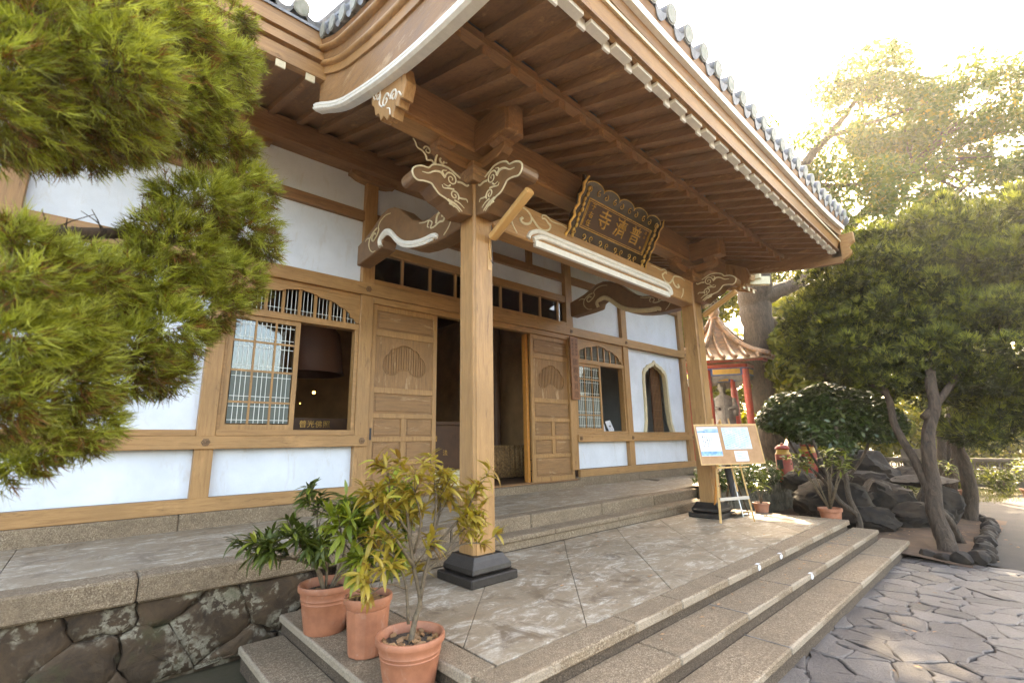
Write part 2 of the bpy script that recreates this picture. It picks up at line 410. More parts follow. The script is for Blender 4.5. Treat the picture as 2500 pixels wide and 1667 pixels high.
def rubble():
    m, n, b = new_mat('lichened_wall_stone'); p = pos(n); oi = n.nodes.new('ShaderNodeObjectInfo')
    a = noise_(n, p, 4, 7, 0.7, 0.5)
    c = ramp(n, a, [(0.3, (0.020,0.012,0.007)), (0.6, (0.080,0.047,0.024))])
    l = noise_(n, p, 15, 6, 0.62, 0.5)
    reg = ramp(n, noise_(n, p, 3.2, 4, 0.6, 0.4), [(0.50, g3(0.0)), (0.60, g3(1.0))])
    lm_ = N(n, 'ShaderNodeMath', operation='MULTIPLY'); n.links.new(ramp(n, l, [(0.46, g3(0)), (0.53, g3(0.8))]), lm_.inputs[0]); n.links.new(reg, lm_.inputs[1])
    c = mix(n, lm_.outputs[0], c, ramp(n, noise_(n, p, 60, 3), [(0.3, (0.19,0.16,0.115)), (0.7, (0.36,0.32,0.24))]))
    mo = noise_(n, p, 2.7, 4, 0.6)
    c = mix(n, ramp(n, mo, [(0.58, g3(0)), (0.72, g3(0.7))]), c, (0.05,0.055,0.018))
    n.links.new(c, b.inputs['Base Color']); b.inputs['Roughness'].default_value = 0.85
    bump(n, b, a, 1.0, 0.03); return m
M['rubble'] = rubble()
M['rock'] = simple('dark_rock', (0.030,0.018,0.010), 0.9, c2=(0.008,0.005,0.0035), scale=5, bmp=1.0, bscale=11)
M['slate'] = simple('mossy_slate', (0.17,0.145,0.10), 0.8, c2=(0.075,0.065,0.045), scale=6, bmp=0.8, bscale=14)
M['asphalt'] = simple('old_asphalt', (0.046,0.036,0.030), 0.85, c2=(0.026,0.021,0.018), scale=2, bmp=0.5, bscale=90)
M['earth'] = simple('bare_earth', (0.125,0.066,0.034), 0.95, c2=(0.06,0.032,0.018), scale=3, bmp=0.8, bscale=25)
M['ground'] = simple('ground', (0.085,0.060,0.035), 0.95, c2=(0.05,0.042,0.018), scale=1.2, bmp=0.6, bscale=15)
M['block'] = simple('breeze_block', (0.13,0.10,0.072), 0.85, var=0.3, scale=4, bmp=0.3)
def bark(name, a, b_):
    m, n, b = new_mat(name); v = pos(n, (9,9,2.2))
    g = noise_(n, v, 2.0, 7, 0.7, 0.8)
    n.links.new(ramp(n, g, [(0.35, b_), (0.65, a)]), b.inputs['Base Color']); b.inputs['Roughness'].default_value = 0.9
    bump(n, b, g, 1.0, 0.05); return m
M['bark'] = bark('brown_bark', (0.115,0.075,0.048), (0.035,0.022,0.015))
M['bark_grey'] = bark('grey_bark', (0.115,0.078,0.052), (0.035,0.024,0.016))
M['stem'] = simple('shrub_stem', (0.15,0.105,0.06), 0.75, c2=(0.08,0.055,0.033), scale=40, bmp=0.4)
def leafmat(name, stops, trans=0.35, rough=0.45, attr=True, spec=0.4):
    """stops: colours along the tint attribute or a random value per object"""
    m, n, b = new_mat(name)
    if attr:
        at = n.nodes.new('ShaderNodeAttribute'); at.attribute_name = 'tint'; src = at.outputs['Fac']
    else:
        src = n.nodes.new('ShaderNodeObjectInfo').outputs['Random']
    c = ramp(n, src, stops)
    n.links.new(c, b.inputs['Base Color']); b.inputs['Roughness'].default_value = rough; b.inputs['Specular IOR Level'].default_value = spec
    t = n.nodes.new('ShaderNodeBsdfTranslucent')
    n.links.new(mix(n, 1.0, c, (1.0, 1.0, 0.55), 'MULTIPLY'), t.inputs[0])
    mx = n.nodes.new('ShaderNodeMixShader'); mx.inputs[0].default_value = trans
    n.links.new(b.outputs[0], mx.inputs[1]); n.links.new(t.outputs[0], mx.inputs[2])
    n.links.new(mx.outputs[0], n.nodes['Material Output'].inputs[0]); return m
M['juniper'] = leafmat('juniper_sprays', [(0.0,(0.28,0.12,0.035)),(0.12,(0.09,0.05,0.014)),(0.22,(0.12,0.105,0.014)),(0.55,(0.27,0.29,0.035)),(1.0,(0.50,0.53,0.11))], 0.5)  # low stops hold the brown shade inside, high stops the lit tips
M['cypress'] = leafmat('cypress_foliage', [(0.0,(0.022,0.026,0.006)),(0.45,(0.07,0.085,0.013)),(1.0,(0.30,0.32,0.05))], 0.4)  # dark stops paint shaded gaps, light stops paint lit clump tops
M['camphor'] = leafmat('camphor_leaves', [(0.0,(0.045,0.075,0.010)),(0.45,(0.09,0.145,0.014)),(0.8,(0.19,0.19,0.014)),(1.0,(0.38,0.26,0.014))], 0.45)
M['bgleaf'] = leafmat('bright_backdrop_leaves', [(0.0,(0.07,0.09,0.014)),(0.5,(0.19,0.20,0.022)),(1.0,(0.38,0.33,0.03))], 0.6)
M['glossy'] = leafmat('glossy_shrub_leaves', [(0.0,(0.028,0.045,0.012)),(0.6,(0.06,0.09,0.022)),(1.0,(0.12,0.15,0.035))], 0.2, 0.28, spec=0.6)
M['potleaf_dark'] = leafmat('dark_pot_leaves', [(0.0,(0.07,0.09,0.018)),(0.6,(0.14,0.175,0.03)),(1.0,(0.32,0.33,0.045))], 0.3, 0.35, attr=False)
M['potleaf_mid'] = leafmat('green_pot_leaves', [(0.0,(0.07,0.11,0.016)),(0.5,(0.16,0.21,0.025)),(1.0,(0.36,0.37,0.04))], 0.35, 0.35, attr=False)
M['potleaf_gold'] = leafmat('golden_pot_leaves', [(0.0,(0.24,0.12,0.035)),(0.3,(0.34,0.20,0.045)),(0.6,(0.42,0.33,0.05)),(1.0,(0.50,0.48,0.08))], 0.4, 0.35, attr=False)
M['grass'] = leafmat('grass_blades', [(0.0,(0.06,0.08,0.015)),(1.0,(0.20,0.20,0.04))], 0.3)
# ================================================================== TEMPLE HALL
hall = thing('temple_hall', (6.0, 7.75, GZ), 'timber temple hall with white plaster panels, tan posts and a deep tiled porch roof', 'temple')
WY = 7.75
def hb(name, x0, x1, y0, y1, z0, z1, mat, bev=0.006, parent=hall, w=False):
    return MB().box(x0, x1, y0, y1, z0, z1).build(name, M[mat], parent, bev=bev, w=w)

# posts
POSTS = [(-3.38,-3.15), (-1.16,-0.93), (1.09,1.31), (3.29,3.52), (8.63,8.87), (10.94,11.18), (14.10,14.36)]
for a, b in POSTS:
    hb('post', a, b, 7.66, 7.90, -0.64, 4.86, 'wood_z')
    hb('post_foot', a, b, 7.66, 7.90, -0.81, -0.64, 'wood_z') if a == 3.29 else None
# boat-shaped bracket caps on top of the posts
cap = [(-0.44,0.13),(-0.44,0.07),(-0.40,0.065),(-0.30,0.02),(-0.20,0.0),(-0.115,-0.005),(0.115,-0.005),(0.20,0.0),(0.30,0.02),(0.40,0.065),(0.44,0.07),(0.44,0.13)]
cm = MB().prism(cap, 'y', -0.14, 0.1).mesh('post_cap', M['dark_x'])
for a, b in POSTS + [(6.10,6.32)]:
    inst('post_cap', cm, T((a+b)/2, WY-0.02, 4.75), hall)
hb('post', 6.12, 6.30, 7.70, 7.86, 4.20, 4.75, 'dark_z')
hb('post', 7.36, 7.54, 7.70, 7.86, 4.20, 4.86, 'dark_z')
# horizontal members
hb('beam', -6.0, 3.52, 7.64, 7.72, -0.81, -0.63, 'wood_x')
hb('beam', 8.87, 14.42, 7.64, 7.72, -0.81, -0.64, 'wood_x')
hb('beam', -6.0, 3.49, 7.62, 7.70, 0.00, 0.175, 'wood_x')
hb('beam', 8.84, 14.44, 7.62, 7.70, 0.00, 0.175, 'wood_x')
hb('beam', -6.0, 14.45, 7.625, 7.74, 2.60, 2.82, 'wood_x')
hb('beam', -6.0, 14.36, 7.685, 7.80, 4.01, 4.20, 'dark_x')
hb('beam', 3.52, 8.63, 7.68, 7.80, 3.45, 3.62, 'wood_x')
hb('beam', 3.52, 8.63, 7.66, 7.80, 2.825, 2.93, 'wood_x')
hb('beam', 3.52, 8.63, 7.655, 7.80, 2.48, 2.595, 'wood_x')
hb('beam', -6.0, 15.0, 7.45, 7.90, 4.885, 5.27, 'dark_x')
# white plaster panels, each a part of its own
def panel(x0, x1, z0, z1, y=WY+0.02):
    hb('plaster_panel', x0, x1, y, y+0.06, z0, z1, 'plaster', bev=0)
for x0, x1 in ((-3.15,-1.16), (-0.93,1.09), (1.31,3.29), (8.87,10.94), (11.18,14.10)):
    panel(x0, x1, -0.63, 0.0); panel(x0, x1, 2.82, 4.01); panel(x0, x1, 4.20, 4.885)
for x0, x1 in ((-3.15,-1.16), (-0.93,1.09)): panel(x0, x1, 0.175, 2.60)
panel(-6.0, -3.38, -0.63, 4.88)
panel(3.52, 8.63, 3.62, 4.01, WY+0.03)
panel(3.52, 6.12, 4.20, 4.885); panel(6.30, 7.36, 4.20, 4.885); panel(7.54, 8.63, 4.20, 4.885)
# small sills under the white panels
for x0, x1 in ((-3.15,-1.16), (-0.93,1.09)): hb('sill', x0, x1, 7.69, 7.77, 0.178, 0.26, 'wood_x')
hb('sill', 11.18, 14.10, 7.69, 7.76, 0.178, 0.245, 'wood_x')
# hexagonal nail covers
def nail_cover(x, z, y):
    mb = MB().prism([(0.055*math.cos(a*PI/3), 0.055*math.sin(a*PI/3)) for a in range(6)], 'y', -0.012, 0)
    for a in range(6): mb.lathe([(0.006,-0.006),(0.012,0),(0.006,0.006)], 6, (0.036*math.cos(a*PI/3+.5), -0.012, 0.036*math.sin(a*PI/3+.5)))
    mb.add(*sphere((0,-0.016,0), 0.018, 8, 5))
    return mb
def sphere(c, r, n=10, m=6, sc_=(1,1,1)):
    vs = []; fs = []
    for i in range(m+1):
        t = PI*i/m
        for k in range(n):
            a = 2*PI*k/n; vs.append((c[0]+r*sc_[0]*math.sin(t)*math.cos(a), c[1]+r*sc_[1]*math.sin(t)*math.sin(a), c[2]+r*sc_[2]*math.cos(t)))
    for i in range(m):
        for k in range(n):
            k2 = (k+1)%n; fs.append((i*n+k, (i+1)*n+k, (i+1)*n+k2, i*n+k2))
    return vs, fs
ncm = nail_cover(0,0,0).mesh('nail_cover', M['carve'])
for x, z, y in [(1.2,.09,7.62),(3.40,.09,7.62),(-1.05,.09,7.62),(8.93,.09,7.62),(11.06,.09,7.62),(14.3,.09,7.62),(3.40,2.71,7.625),(8.75,2.71,7.625),(11.06,2.71,7.625),(14.3,2.71,7.625),(1.2,2.71,7.625)]:
    inst('nail_cover', ncm, T(x, y-0.001, z), hall)

# ---- strip window above the doorway
sw = thing('strip_window', (6.1, WY, 2.93), parent=hall)
xs = [3.52, 4.10, 4.71, 5.32, 5.93, 6.54, 7.16, 7.78, 8.40, 8.63]
for x in xs[1:-1]:
    MB().box(x-0.025, x+0.025, 7.72, 7.76, 2.93, 3.45).build('mullion', M['wood_z'], sw)
for a, b in zip(xs[:-1], xs[1:]):
    MB().box(a+0.026, b-0.026, 7.775, 7.782, 2.93, 3.45).build('pane', M['glass'], sw)
mb = MB()
for i in range(66):
    x = 3.56+i*0.077; mb.box(x, x+0.012, 7.80, 7.812, 2.94, 3.44)
mb.build('fine_slats', M['interior'], sw)

# ---- sashes with lattice
def sash(parent, x0, x1, z0, z1, y, cols, rows_z, tops='glass', fr=0.07):
    s = thing('sash', ((x0+x1)/2, y, z0), parent=parent)
    mb = MB()
    mb.box(x0, x0+fr, y-0.02, y+0.02, z0, z1).box(x1-fr, x1, y-0.02, y+0.02, z0, z1)
    mb.box(x0+fr, x1-fr, y-0.018, y+0.018, z0, z0+fr*1.1).box(x0+fr, x1-fr, y-0.018, y+0.018, z1-fr, z1)
    cw = (x1-x0-2*fr)/cols
    for i in range(1, cols): mb.box(x0+fr+cw*i-0.015, x0+fr+cw*i+0.015, y-0.014, y+0.014, z0+fr*1.1, z1-fr)
    for z in rows_z: mb.box(x0+fr, x1-fr, y-0.0125, y+0.0125, z-0.015, z+0.015)
    mb.build('frame', M['wood_z'], s)
    zz = [z0+fr*1.1]+list(rows_z)+[z1-fr]; lat = MB()
    for r in range(len(zz)-1):
        for i in range(cols):
            a, b = x0+fr+cw*i+0.015, x0+fr+cw*(i+1)-0.015; lo, hi = zz[r]+0.015, zz[r+1]-0.015
            g = MB().box(a, b, y-0.003, y+0.001, lo, hi).build('pane', M['glass'] if r >= 2 else M['frost'], s)
            for k in (1, 2, 3):
                xk = a+(b-a)*k/4; lat.box(xk-0.004, xk+0.004, y-0.011, y-0.004, lo, hi)
            for t in (0.16, 0.84):
                zk = lo+(hi-lo)*t; lat.box(a, b, y-0.013, y-0.006, zk-0.004, zk+0.004)
    lat.build('lattice', M['lattice'], s)
    return s
def transom(parent, x0, x1, z0, z1, y, prof):
    t = thing('arched_transom', ((x0+x1)/2, y, z0), parent=parent)
    poly = [(x0, z1), (x0, z0+0.02)] + [(x0+(x1-x0)*u, z0+(z1-z0)*v) for u, v in prof] + [(x1, z0+0.02), (x1, z1)]
    MB().prism(poly, 'y', y-0.02, y+0.012).build('arch_board', M['wood_x'], t)
    lat = MB(); n = 7; 
    for i in range(1, n+1):
        x = x0+(x1-x0)*i/(n+1)
        MB().box(x-0.022, x+0.022, y+0.015, y+0.05, z0, z1-0.03).build('mullion', M['wood_z'], t)
    k = 0
    x = x0+0.06
    while x < x1-0.05:
        lat.box(x, x+0.008, y+0.05, y+0.058, z0, z1-0.05); x += 0.062
    lat.box(x0, x1, y+0.045, y+0.05, z0+0.09, z0+0.098)
    lat.build('lattice', M['lattice'], t)
ARCH = [(0.03,0.06),(0.05,0.20),(0.08,0.22),(0.09,0.36),(0.13,0.50),(0.18,0.56),(0.21,0.66),(0.28,0.74),(0.34,0.75),(0.38,0.84),(0.44,0.88),(0.5,0.93),
        (0.56,0.88),(0.62,0.84),(0.66,0.75),(0.72,0.74),(0.79,0.66),(0.82,0.56),(0.87,0.50),(0.91,0.36),(0.92,0.22),(0.95,0.20),(0.97,0.06)]
def big_window(x0, x1, sash_dark):
    wn = thing('window', ((x0+x1)/2, WY, 0.178), parent=hall)
    mb = MB()
    mb.box(x0, x1, 7.67, 7.84, 0.178, 0.262).box(x0, x1, 7.68, 7.84, 1.955, 2.06)
    mb.box(x0, x0+0.035, 7.69, 7.84, 0.262, 1.955).box(x1-0.06, x1, 7.69, 7.84, 0.262, 1.955)
    mb.box(x0, x1, 7.69, 7.84, 2.53, 2.598)
    mb.build('frame', M['wood_x'], wn, bev=0.004)
    sash(wn, x0+0.036, x0+0.036+ (x1-x0)*0.50, 0.263, 1.953, 7.735, 3, (0.66, 1.12, 1.56), 'clear' if sash_dark else 'glass')
    transom(wn, x0+0.001, x1-0.001, 2.06, 2.53, 7.72, ARCH)
    return wn
big_window(1.312, 3.288, False)
big_window(8.872, 10.938, True)

# ---- cusped window
cp = [(11.80,0.247),(11.90,0.55),(11.925,0.94),(11.93,1.40),(11.93,1.80),(11.955,1.98),(12.04,2.10),(12.13,2.13),(12.21,2.21),(12.32,2.23),(12.40,2.275),(12.50,2.29),(12.585,2.375),
      (12.67,2.29),(12.77,2.275),(12.85,2.23),(12.96,2.21),(13.04,2.13),(13.13,2.10),(13.215,1.98),(13.24,1.80),(13.25,1.40),(13.27,0.94),(13.31,0.55),(13.43,0.247)]
hole = [(x, z) for x, z in cp]
mb = MB(); ringplate(mb, hole, 11.18, 14.10, 0.246, 2.60, WY+0.02, WY+0.08, np.array((12.585, 1.2)))
mb.build('plaster_panel', M['plaster'], hall)
cw_ = thing('cusped_window', (12.585, WY, 0.246), parent=hall)
inn = [(12.585+(x-12.585)*0.87, 0.247+(z-0.247)*0.95) for x, z in cp]
mb = MB(); vs = []
for y in (WY-0.03, WY+0.10):
    vs += [(x, y, z) for x, z in cp] + [(x, y, z) for x, z in inn]
n = len(cp); fs = []
for i in range(n-1):
    fs += [(i, i+1, n+i+1, n+i), (2*n+i, 3*n+i, 3*n+i+1, 2*n+i+1), (i, 2*n+i, 2*n+i+1, i+1), (n+i, n+i+1, 3*n+i+1, 3*n+i)]
mb.add(vs, fs); mb.build('frame', M['cream'], cw_)
mb = MB().box(12.66, 13.17, 7.95, 7.99, 0.25, 2.35)
mb.build('inner_shutter', M['interior'], cw_)
mb = MB()
for k in range(6): mb.box(12.70+k*0.08, 12.712+k*0.08, 7.93, 7.949, 0.25, 2.3)
for k in range(8): mb.box(12.68, 13.15, 7.925, 7.931, 0.4+k*0.25, 0.412+k*0.25)
mb.build('shutter_slats', M['dark_z'], cw_)

# ---- sliding doors
def door(x0, x1, y, flip):
    d = thing('sliding_door', ((x0+x1)/2, y, -0.84), parent=hall)
    z0, z1 = -0.84, 2.485; st = 0.085
    g = [z0, -0.74, -0.33, -0.25, 0.07, 0.15, 0.47, 0.55, 0.90, 1.00, 1.92, 2.03, 2.38, z1]
    mb = MB()
    mb.box(x0, x0+st, y-0.03, y+0.03, z0, z1).box(x1-st, x1, y-0.03, y+0.03, z0, z1)
    for a, b in zip(g[0::2], g[1::2]): mb.box(x0+st, x1-st, y-0.026, y+0.026, a, b)
    xc = (x0+x1)/2
    mb.box(xc-0.05, xc+0.05, y-0.025, y+0.025, -0.25, 0.07).box(xc-0.05, xc+0.05, y-0.025, y+0.025, 0.15, 0.47)
    mb.build('frame', M['wood_z'], d, bev=0.004)
    for a, b in ((-0.74,-0.33), (0.55,0.90), (2.03,2.38)):
        MB().box(x0+st, x1-st, y-0.002, y+0.01, a, b).build('door_panel', M['old_x'], d)
        MB().box(x0+st+0.04, x1-st-0.04, y-0.014, y-0.003, a+0.04, b-0.04).build('raised_field', M['old_x'], d, bev=0.008)
    for a, b in ((-0.25,0.07), (0.15,0.47)):
        for p, q in ((x0+st, xc-0.05), (xc+0.05, x1-st)):
            MB().box(p, q, y-0.002, y+0.01, a, b).build('door_panel', M['old_x'], d)
            MB().box(p+0.03, q-0.03, y-0.014, y-0.003, a+0.03, b-0.03).build('raised_field', M['old_x'], d, bev=0.008)
    base = [(3.73,1.42),(3.74,1.34),(3.80,1.26),(3.89,1.235),(3.97,1.25),(4.03,1.30),(4.09,1.335),(4.17,1.345),(4.25,1.33),(4.31,1.28),(4.39,1.24),(4.47,1.235),(4.55,1.27),(4.60,1.34),(4.61,1.43),
            (4.585,1.52),(4.53,1.59),(4.475,1.615),(4.46,1.67),(4.41,1.715),(4.34,1.73),(4.29,1.77),(4.22,1.795),(4.15,1.80),(4.07,1.785),(4.02,1.74),(3.95,1.73),(3.89,1.70),(3.865,1.65),(3.86,1.62),(3.79,1.58),(3.75,1.51)]
    hole = [(p[0]-4.17+xc, p[1]) for p in base]
    mb = MB(); ringplate(mb, hole, x0+st, x1-st, 1.00, 1.92, y-0.008, y+0.012, np.array((xc, 1.50)))
    mb.build('door_panel', M['old_z'], d)
    mb = MB(); rim = [(p[0], y-0.010, p[1]) for p in hole]; mb.tube(rim+[rim[0]], 0.009, 5)
    mb.build('cloud_rim', M['old_z'], d, smooth=True)
    MB().box(xc-0.48, xc+0.48, y+0.0205, y+0.024, 1.18, 1.86).build('cloud_backing', M['dark_z'], d)
    mb = MB()
    k = xc-0.46
    while k < xc+0.46: mb.box(k, k+0.030, y+0.004, y+0.0195, 1.2, 1.84); k += 0.050
    mb.build('cloud_slats', M['old_z'], d)
    hx = x0+0.03 if not flip else x1-0.055
    MB().box(hx, hx+0.035, y-0.034, y-0.031, 0.10, 0.30).build('finger_pull', M['ink'], d)
    return d
door(3.535, 4.88, 7.735, False); door(7.39, 8.745, 7.735, True)
hb('door_jamb', 7.315, 7.385, 7.79, 7.92, -0.84, 2.48, 'orange_wood')
hb('door_jamb', 3.525, 3.56, 7.775, 7.9, -0.84, 2.48, 'wood_z')
hb('door_track', 3.53, 8.86, 7.66, 7.93, -0.87, -0.84, 'dark_x')

# ================================================================== PORCH PILLARS
def profile_square(h, ch):
    """square with notched corners"""
    q = [(h-ch, -h), (h-ch, -h+0.012), (h-0.012, -h+ch), (h, -h+ch)]
    out = []
    for k in range(4):
        c, s_ = round(math.cos(k*PI/2)), round(math.sin(k*PI/2))
        out += [(c*x-s_*y, s_*x+c*y) for x, y in q]
    return out
PX = [3.2, 8.63]; PYB = 4.22
for px in PX:
    p = thing('porch_pillar', (px, warp((px, PYB, 0))[1], PZ), parent=hall)
    cy = PYB
    MB().prism([(px+a, cy+b) for a, b in profile_square(0.148, 0.03)], 'z', -1.10, 3.02).build('shaft', M['wood_z'], p, w=True)
    mb = MB().box(px-0.305, px+0.305, cy-0.305, cy+0.305, PZ, PZ+0.085)
    mb.build('plinth_slab', M['black_stone'], p, w=True, bev=0.012)
    mb = MB(); pr = [(0.235,0.0),(0.262,0.025),(0.255,0.07),(0.215,0.125),(0.19,0.17)]
    mb.lathe([(r*1.414, z) for r, z in pr], 4, (px, cy, PZ+0.085), PI/4)
    mb.build('plinth_cushion', M['black_stone'], p, w=True, bev=0.006)
    for s_ in (0, 1):
        mb = MB().box(px-0.2+s_*0.0, px+0.2, cy-0.2, cy+0.2, 3.02+s_*0.19, 3.12+s_*0.16)
        mb.build('bearing_block', M['dark_x'], p, w=True, bev=0.01)
    mb = MB().lathe([(0.15*1.414,0),(0.2*1.414,0.09)], 4, (px, cy, 3.12), PI/4); mb.build('bearing_block', M['dark_x'], p, w=True)
    # bracket arms with small blocks
    for ax in 'xy':
        arm = [(-0.62,0.16),(-0.62,0.10),(-0.56,0.05),(-0.46,0.015),(-0.34,0),(0.34,0),(0.46,0.015),(0.56,0.05),(0.62,0.10),(0.62,0.16)]
        if ax == 'x': mb = MB().prism([(px+u, 3.215+v_*0.9) for u, v_ in arm], 'y', cy-0.07, cy+0.07)
        else: mb = MB().prism([(cy+u, 3.216+v_*0.9) for u, v_ in arm], 'x', px-0.07, px+0.07)
        mb.build('bracket_arm', M['dark_'+ax], p, w=True, bev=0.008)
        for u in (-0.50, 0.50):
            cx2, cy2 = (px+u, cy) if ax == 'x' else (px, cy+u)
            mb = MB().lathe([(0.075*1.414,0),(0.105*1.414,0.045),(0.105*1.414,0.09)], 4, (cx2, cy2, 3.361), PI/4)
            mb.build('bracket_block', M['dark_x'], p, w=True)

# ================================================================== CARVED MEMBERS
def tubes2d(mb, lines, plane, off, n=6, flat=1.0):
    """lines: (points2d, r0, r1); plane 'y': (u,v)->(u,off,v); 'x': (off,u,v)"""
    for pts, r0, r1 in lines:
        P = cr(pts, 4) if len(pts) > 2 else [np.array(p, float) for p in pts]
        m = len(P); rs = []
        for i in range(m):
            t = i/(m-1); rs.append(max(0.0025, r0+(r1-r0)*t if not isinstance(r0, tuple) else 0))
        P3 = [((q[0], off, q[1]) if plane == 'y' else (off, q[0], q[1])) for q in P]
        mb.tube(P3, rs, n)
def curl(cx, cz, r, a0, turns, s_=1, r_end=0.25, n=14):
    return [(cx+r*(1-(1-r_end)*i/n)*math.cos(a0+s_*2*PI*turns*i/n), cz+r*(1-(1-r_end)*i/n)*math.sin(a0+s_*2*PI*turns*i/n)) for i in range(n+1)]
# nosing: outline in (outward distance u from pillar face, height)
NOSE = [(0.0,2.60),(0.20,2.57),(0.27,2.62),(0.37,2.675),(0.47,2.70),(0.54,2.755),(0.58,2.79),(0.67,2.785),(0.75,2.765),(0.80,2.79),(0.82,2.85),(0.79,2.905),(0.71,2.95),(0.62,2.965),(0.57,3.02),(0.47,3.06),(0.36,3.07),(0.27,3.04),(0.19,3.01),(0.11,3.0),(0.0,3.0)]
def nose_lines():
    L = [(NOSE[2:19], 0.010, 0.010)]
    L.append((curl(0.315,2.945,0.085, PI*0.05, 1.6, 1, 0.12), 0.011, 0.006))
    L.append((curl(0.27,2.76,0.065, PI*1.2, -1.4, 1, 0.15), 0.011, 0.006))
    L.append(([(0.40,2.93),(0.46,2.97),(0.54,2.955),(0.62,2.90),(0.70,2.885)], 0.020, 0.005))
    L.append(([(0.40,2.93),(0.44,3.0),(0.38,3.03)], 0.012, 0.005))
    L.append(([(0.33,2.865),(0.36,2.84),(0.42,2.85)], 0.012, 0.004))
    L.append(([(0.23,2.945),(0.17,2.955),(0.10,2.945),(0.07,2.965)], 0.014, 0.012))
    L.append(([(0.215,2.75),(0.15,2.76),(0.10,2.77),(0.08,2.74)], 0.014, 0.006))
    L.append(([(0.28,2.83),(0.34,2.82),(0.42,2.80),(0.44,2.83)], 0.013, 0.005))
    L.append(([(0.36,2.675),(0.25,2.655),(0.16,2.60)], 0.016, 0.007))
    L.append(([(0.34,2.64),(0.25,2.625),(0.19,2.585)], 0.012, 0.006))
    L.append(([(0.27,2.70),(0.20,2.69),(0.13,2.65)], 0.012, 0.005))
    return L
def nosing(ix, axis, sgn):
    px = PX[ix]; cy = PYB; nm = thing('carved_nosing', (px, warp((px, cy, 0))[1], 2.57), parent=hall)
    if axis == 'x':
        f = px + sgn*0.148
        poly = [(f+sgn*u, v_) for u, v_ in NOSE]
        MB().prism(poly, 'y', cy-0.13, cy+0.13).build('body', M['carve'], nm, w=True, bev=0.012)
        mb = MB(); tubes2d(mb, [([(f+sgn*p[0], p[1]) for p in l], a, b) for l, a, b in nose_lines()], 'y', cy-0.131)
    else:
        f = cy - 0.148
        poly = [(f-u, v_) for u, v_ in NOSE]
        MB().prism(poly, 'x', px-0.13, px+0.13).build('body', M['carve'], nm, w=True, bev=0.012)
        mb = MB(); tubes2d(mb, [([(f-p[0], p[1]) for p in l], a, b) for l, a, b in nose_lines()], 'x', px-0.131)
    mb.build('scroll_carving', M['cream'], nm, w=True, smooth=True)
nosing(0, 'x', -1); nosing(0, 'y', -1); nosing(1, 'x', 1); nosing(1, 'y', -1)
# spray of thin scrollwork standing above the left nosing
mb = MB()
tubes2d(mb, [([(2.62,3.06),(2.60,3.14),(2.61,3.24),(2.66,3.32)], 0.016, 0.010),
             ([(2.60,3.12),(2.55,3.17),(2.49,3.15),(2.47,3.20),(2.42,3.24),(2.36,3.25),(2.33,3.31),(2.30,3.34)], 0.012, 0.006),
             (curl(2.49,3.27,0.05,PI,1.2,-1), 0.011, 0.006), (curl(2.70,3.22,0.055,0,1.1,1), 0.014, 0.010)], 'y', PYB)
mb.build('scroll_spray', M['cream'], hall, w=True, smooth=True)

# curved tie beams from pillar to hall
RTOP = [(7.42,3.36),(7.16,3.41),(6.95,3.46),(6.74,3.54),(6.56,3.61),(6.35,3.63),(6.14,3.57),(5.93,3.45),(5.73,3.28),(5.55,3.13),(5.31,3.02),(5.10,2.98),(4.92,2.99),(4.79,2.98),(4.37,2.90)]
RBOT = [(7.42,3.0),(6.80,3.01),(6.53,3.03),(6.48,3.14),(6.38,3.19),(6.24,3.15),(6.10,3.03),(5.96,2.89),(5.70,2.75),(5.47,2.66),(5.24,2.61),(5.03,2.58),(4.90,2.57),(4.73,2.57),(4.37,2.57)]
RMOLD = [(6.53,3.05),(6.56,3.15),(6.48,3.22),(6.34,3.24),(6.20,3.17),(6.02,3.01),(5.82,2.87),(5.59,2.78),(5.36,2.72),(5.17,2.69),(4.98,2.675),(4.90,2.63),(4.90,2.60)]
RC = [([(6.23,3.50),(6.40,3.53),(6.56,3.50),(6.64,3.43),(6.62,3.36),(6.70,3.28),(6.82,3.24),(6.86,3.31),(6.78,3.36),(6.72,3.33)], 0.008, 0.018),
      ([(6.68,3.42),(6.80,3.40),(6.93,3.33),(6.97,3.24),(6.93,3.14),(6.83,3.06),(6.72,3.04)], 0.016, 0.007),
      ([(6.93,3.33),(7.04,3.36),(7.12,3.34)], 0.014, 0.006),
      ([(5.36,3.0),(5.22,2.96),(5.10,2.94),(5.02,2.88),(5.06,2.82),(4.96,2.80),(4.84,2.82),(4.75,2.80),(4.72,2.86),(4.78,2.88)], 0.007, 0.018),
      ([(4.92,2.83),(4.90,2.92),(4.82,2.96),(4.70,2.95),(4.60,2.88),(4.57,2.78),(4.62,2.68),(4.74,2.60)], 0.016, 0.008),
      ([(5.10,2.94),(5.14,2.87),(5.10,2.84)], 0.014, 0.007)]
for ix, px in enumerate(PX):
    rb = thing('curved_tie_beam', (px, 5.9, 2.57), parent=hall)
    poly = RTOP + RBOT[::-1]
    MB().prism(poly, 'x', px-0.125, px+0.125).build('body', M['carve'], rb, w=True, bev=0.015)
    mb = MB(); P = cr(RMOLD, 4)
    mb.tube([(px-0.128, a, b) for a, b in P], [0.04]*(len(P)-4)+[0.03,0.022,0.012,0.006], 8)
    P2 = [(a, b-0.045) for a, b in P[8:-8]]
    mb.tube([(px-0.126, a, b) for a, b in P2], 0.022, 6)
    mb.build('groove_moulding', M['cream'] if ix else M['white'], rb, w=True, smooth=True)
    for LL in (RC[:3], RC[3:]):
        mb = MB(); tubes2d(mb, LL, 'x', px-0.126)
        mb.build('scroll_carving', M['cream'], rb, w=True, smooth=True)

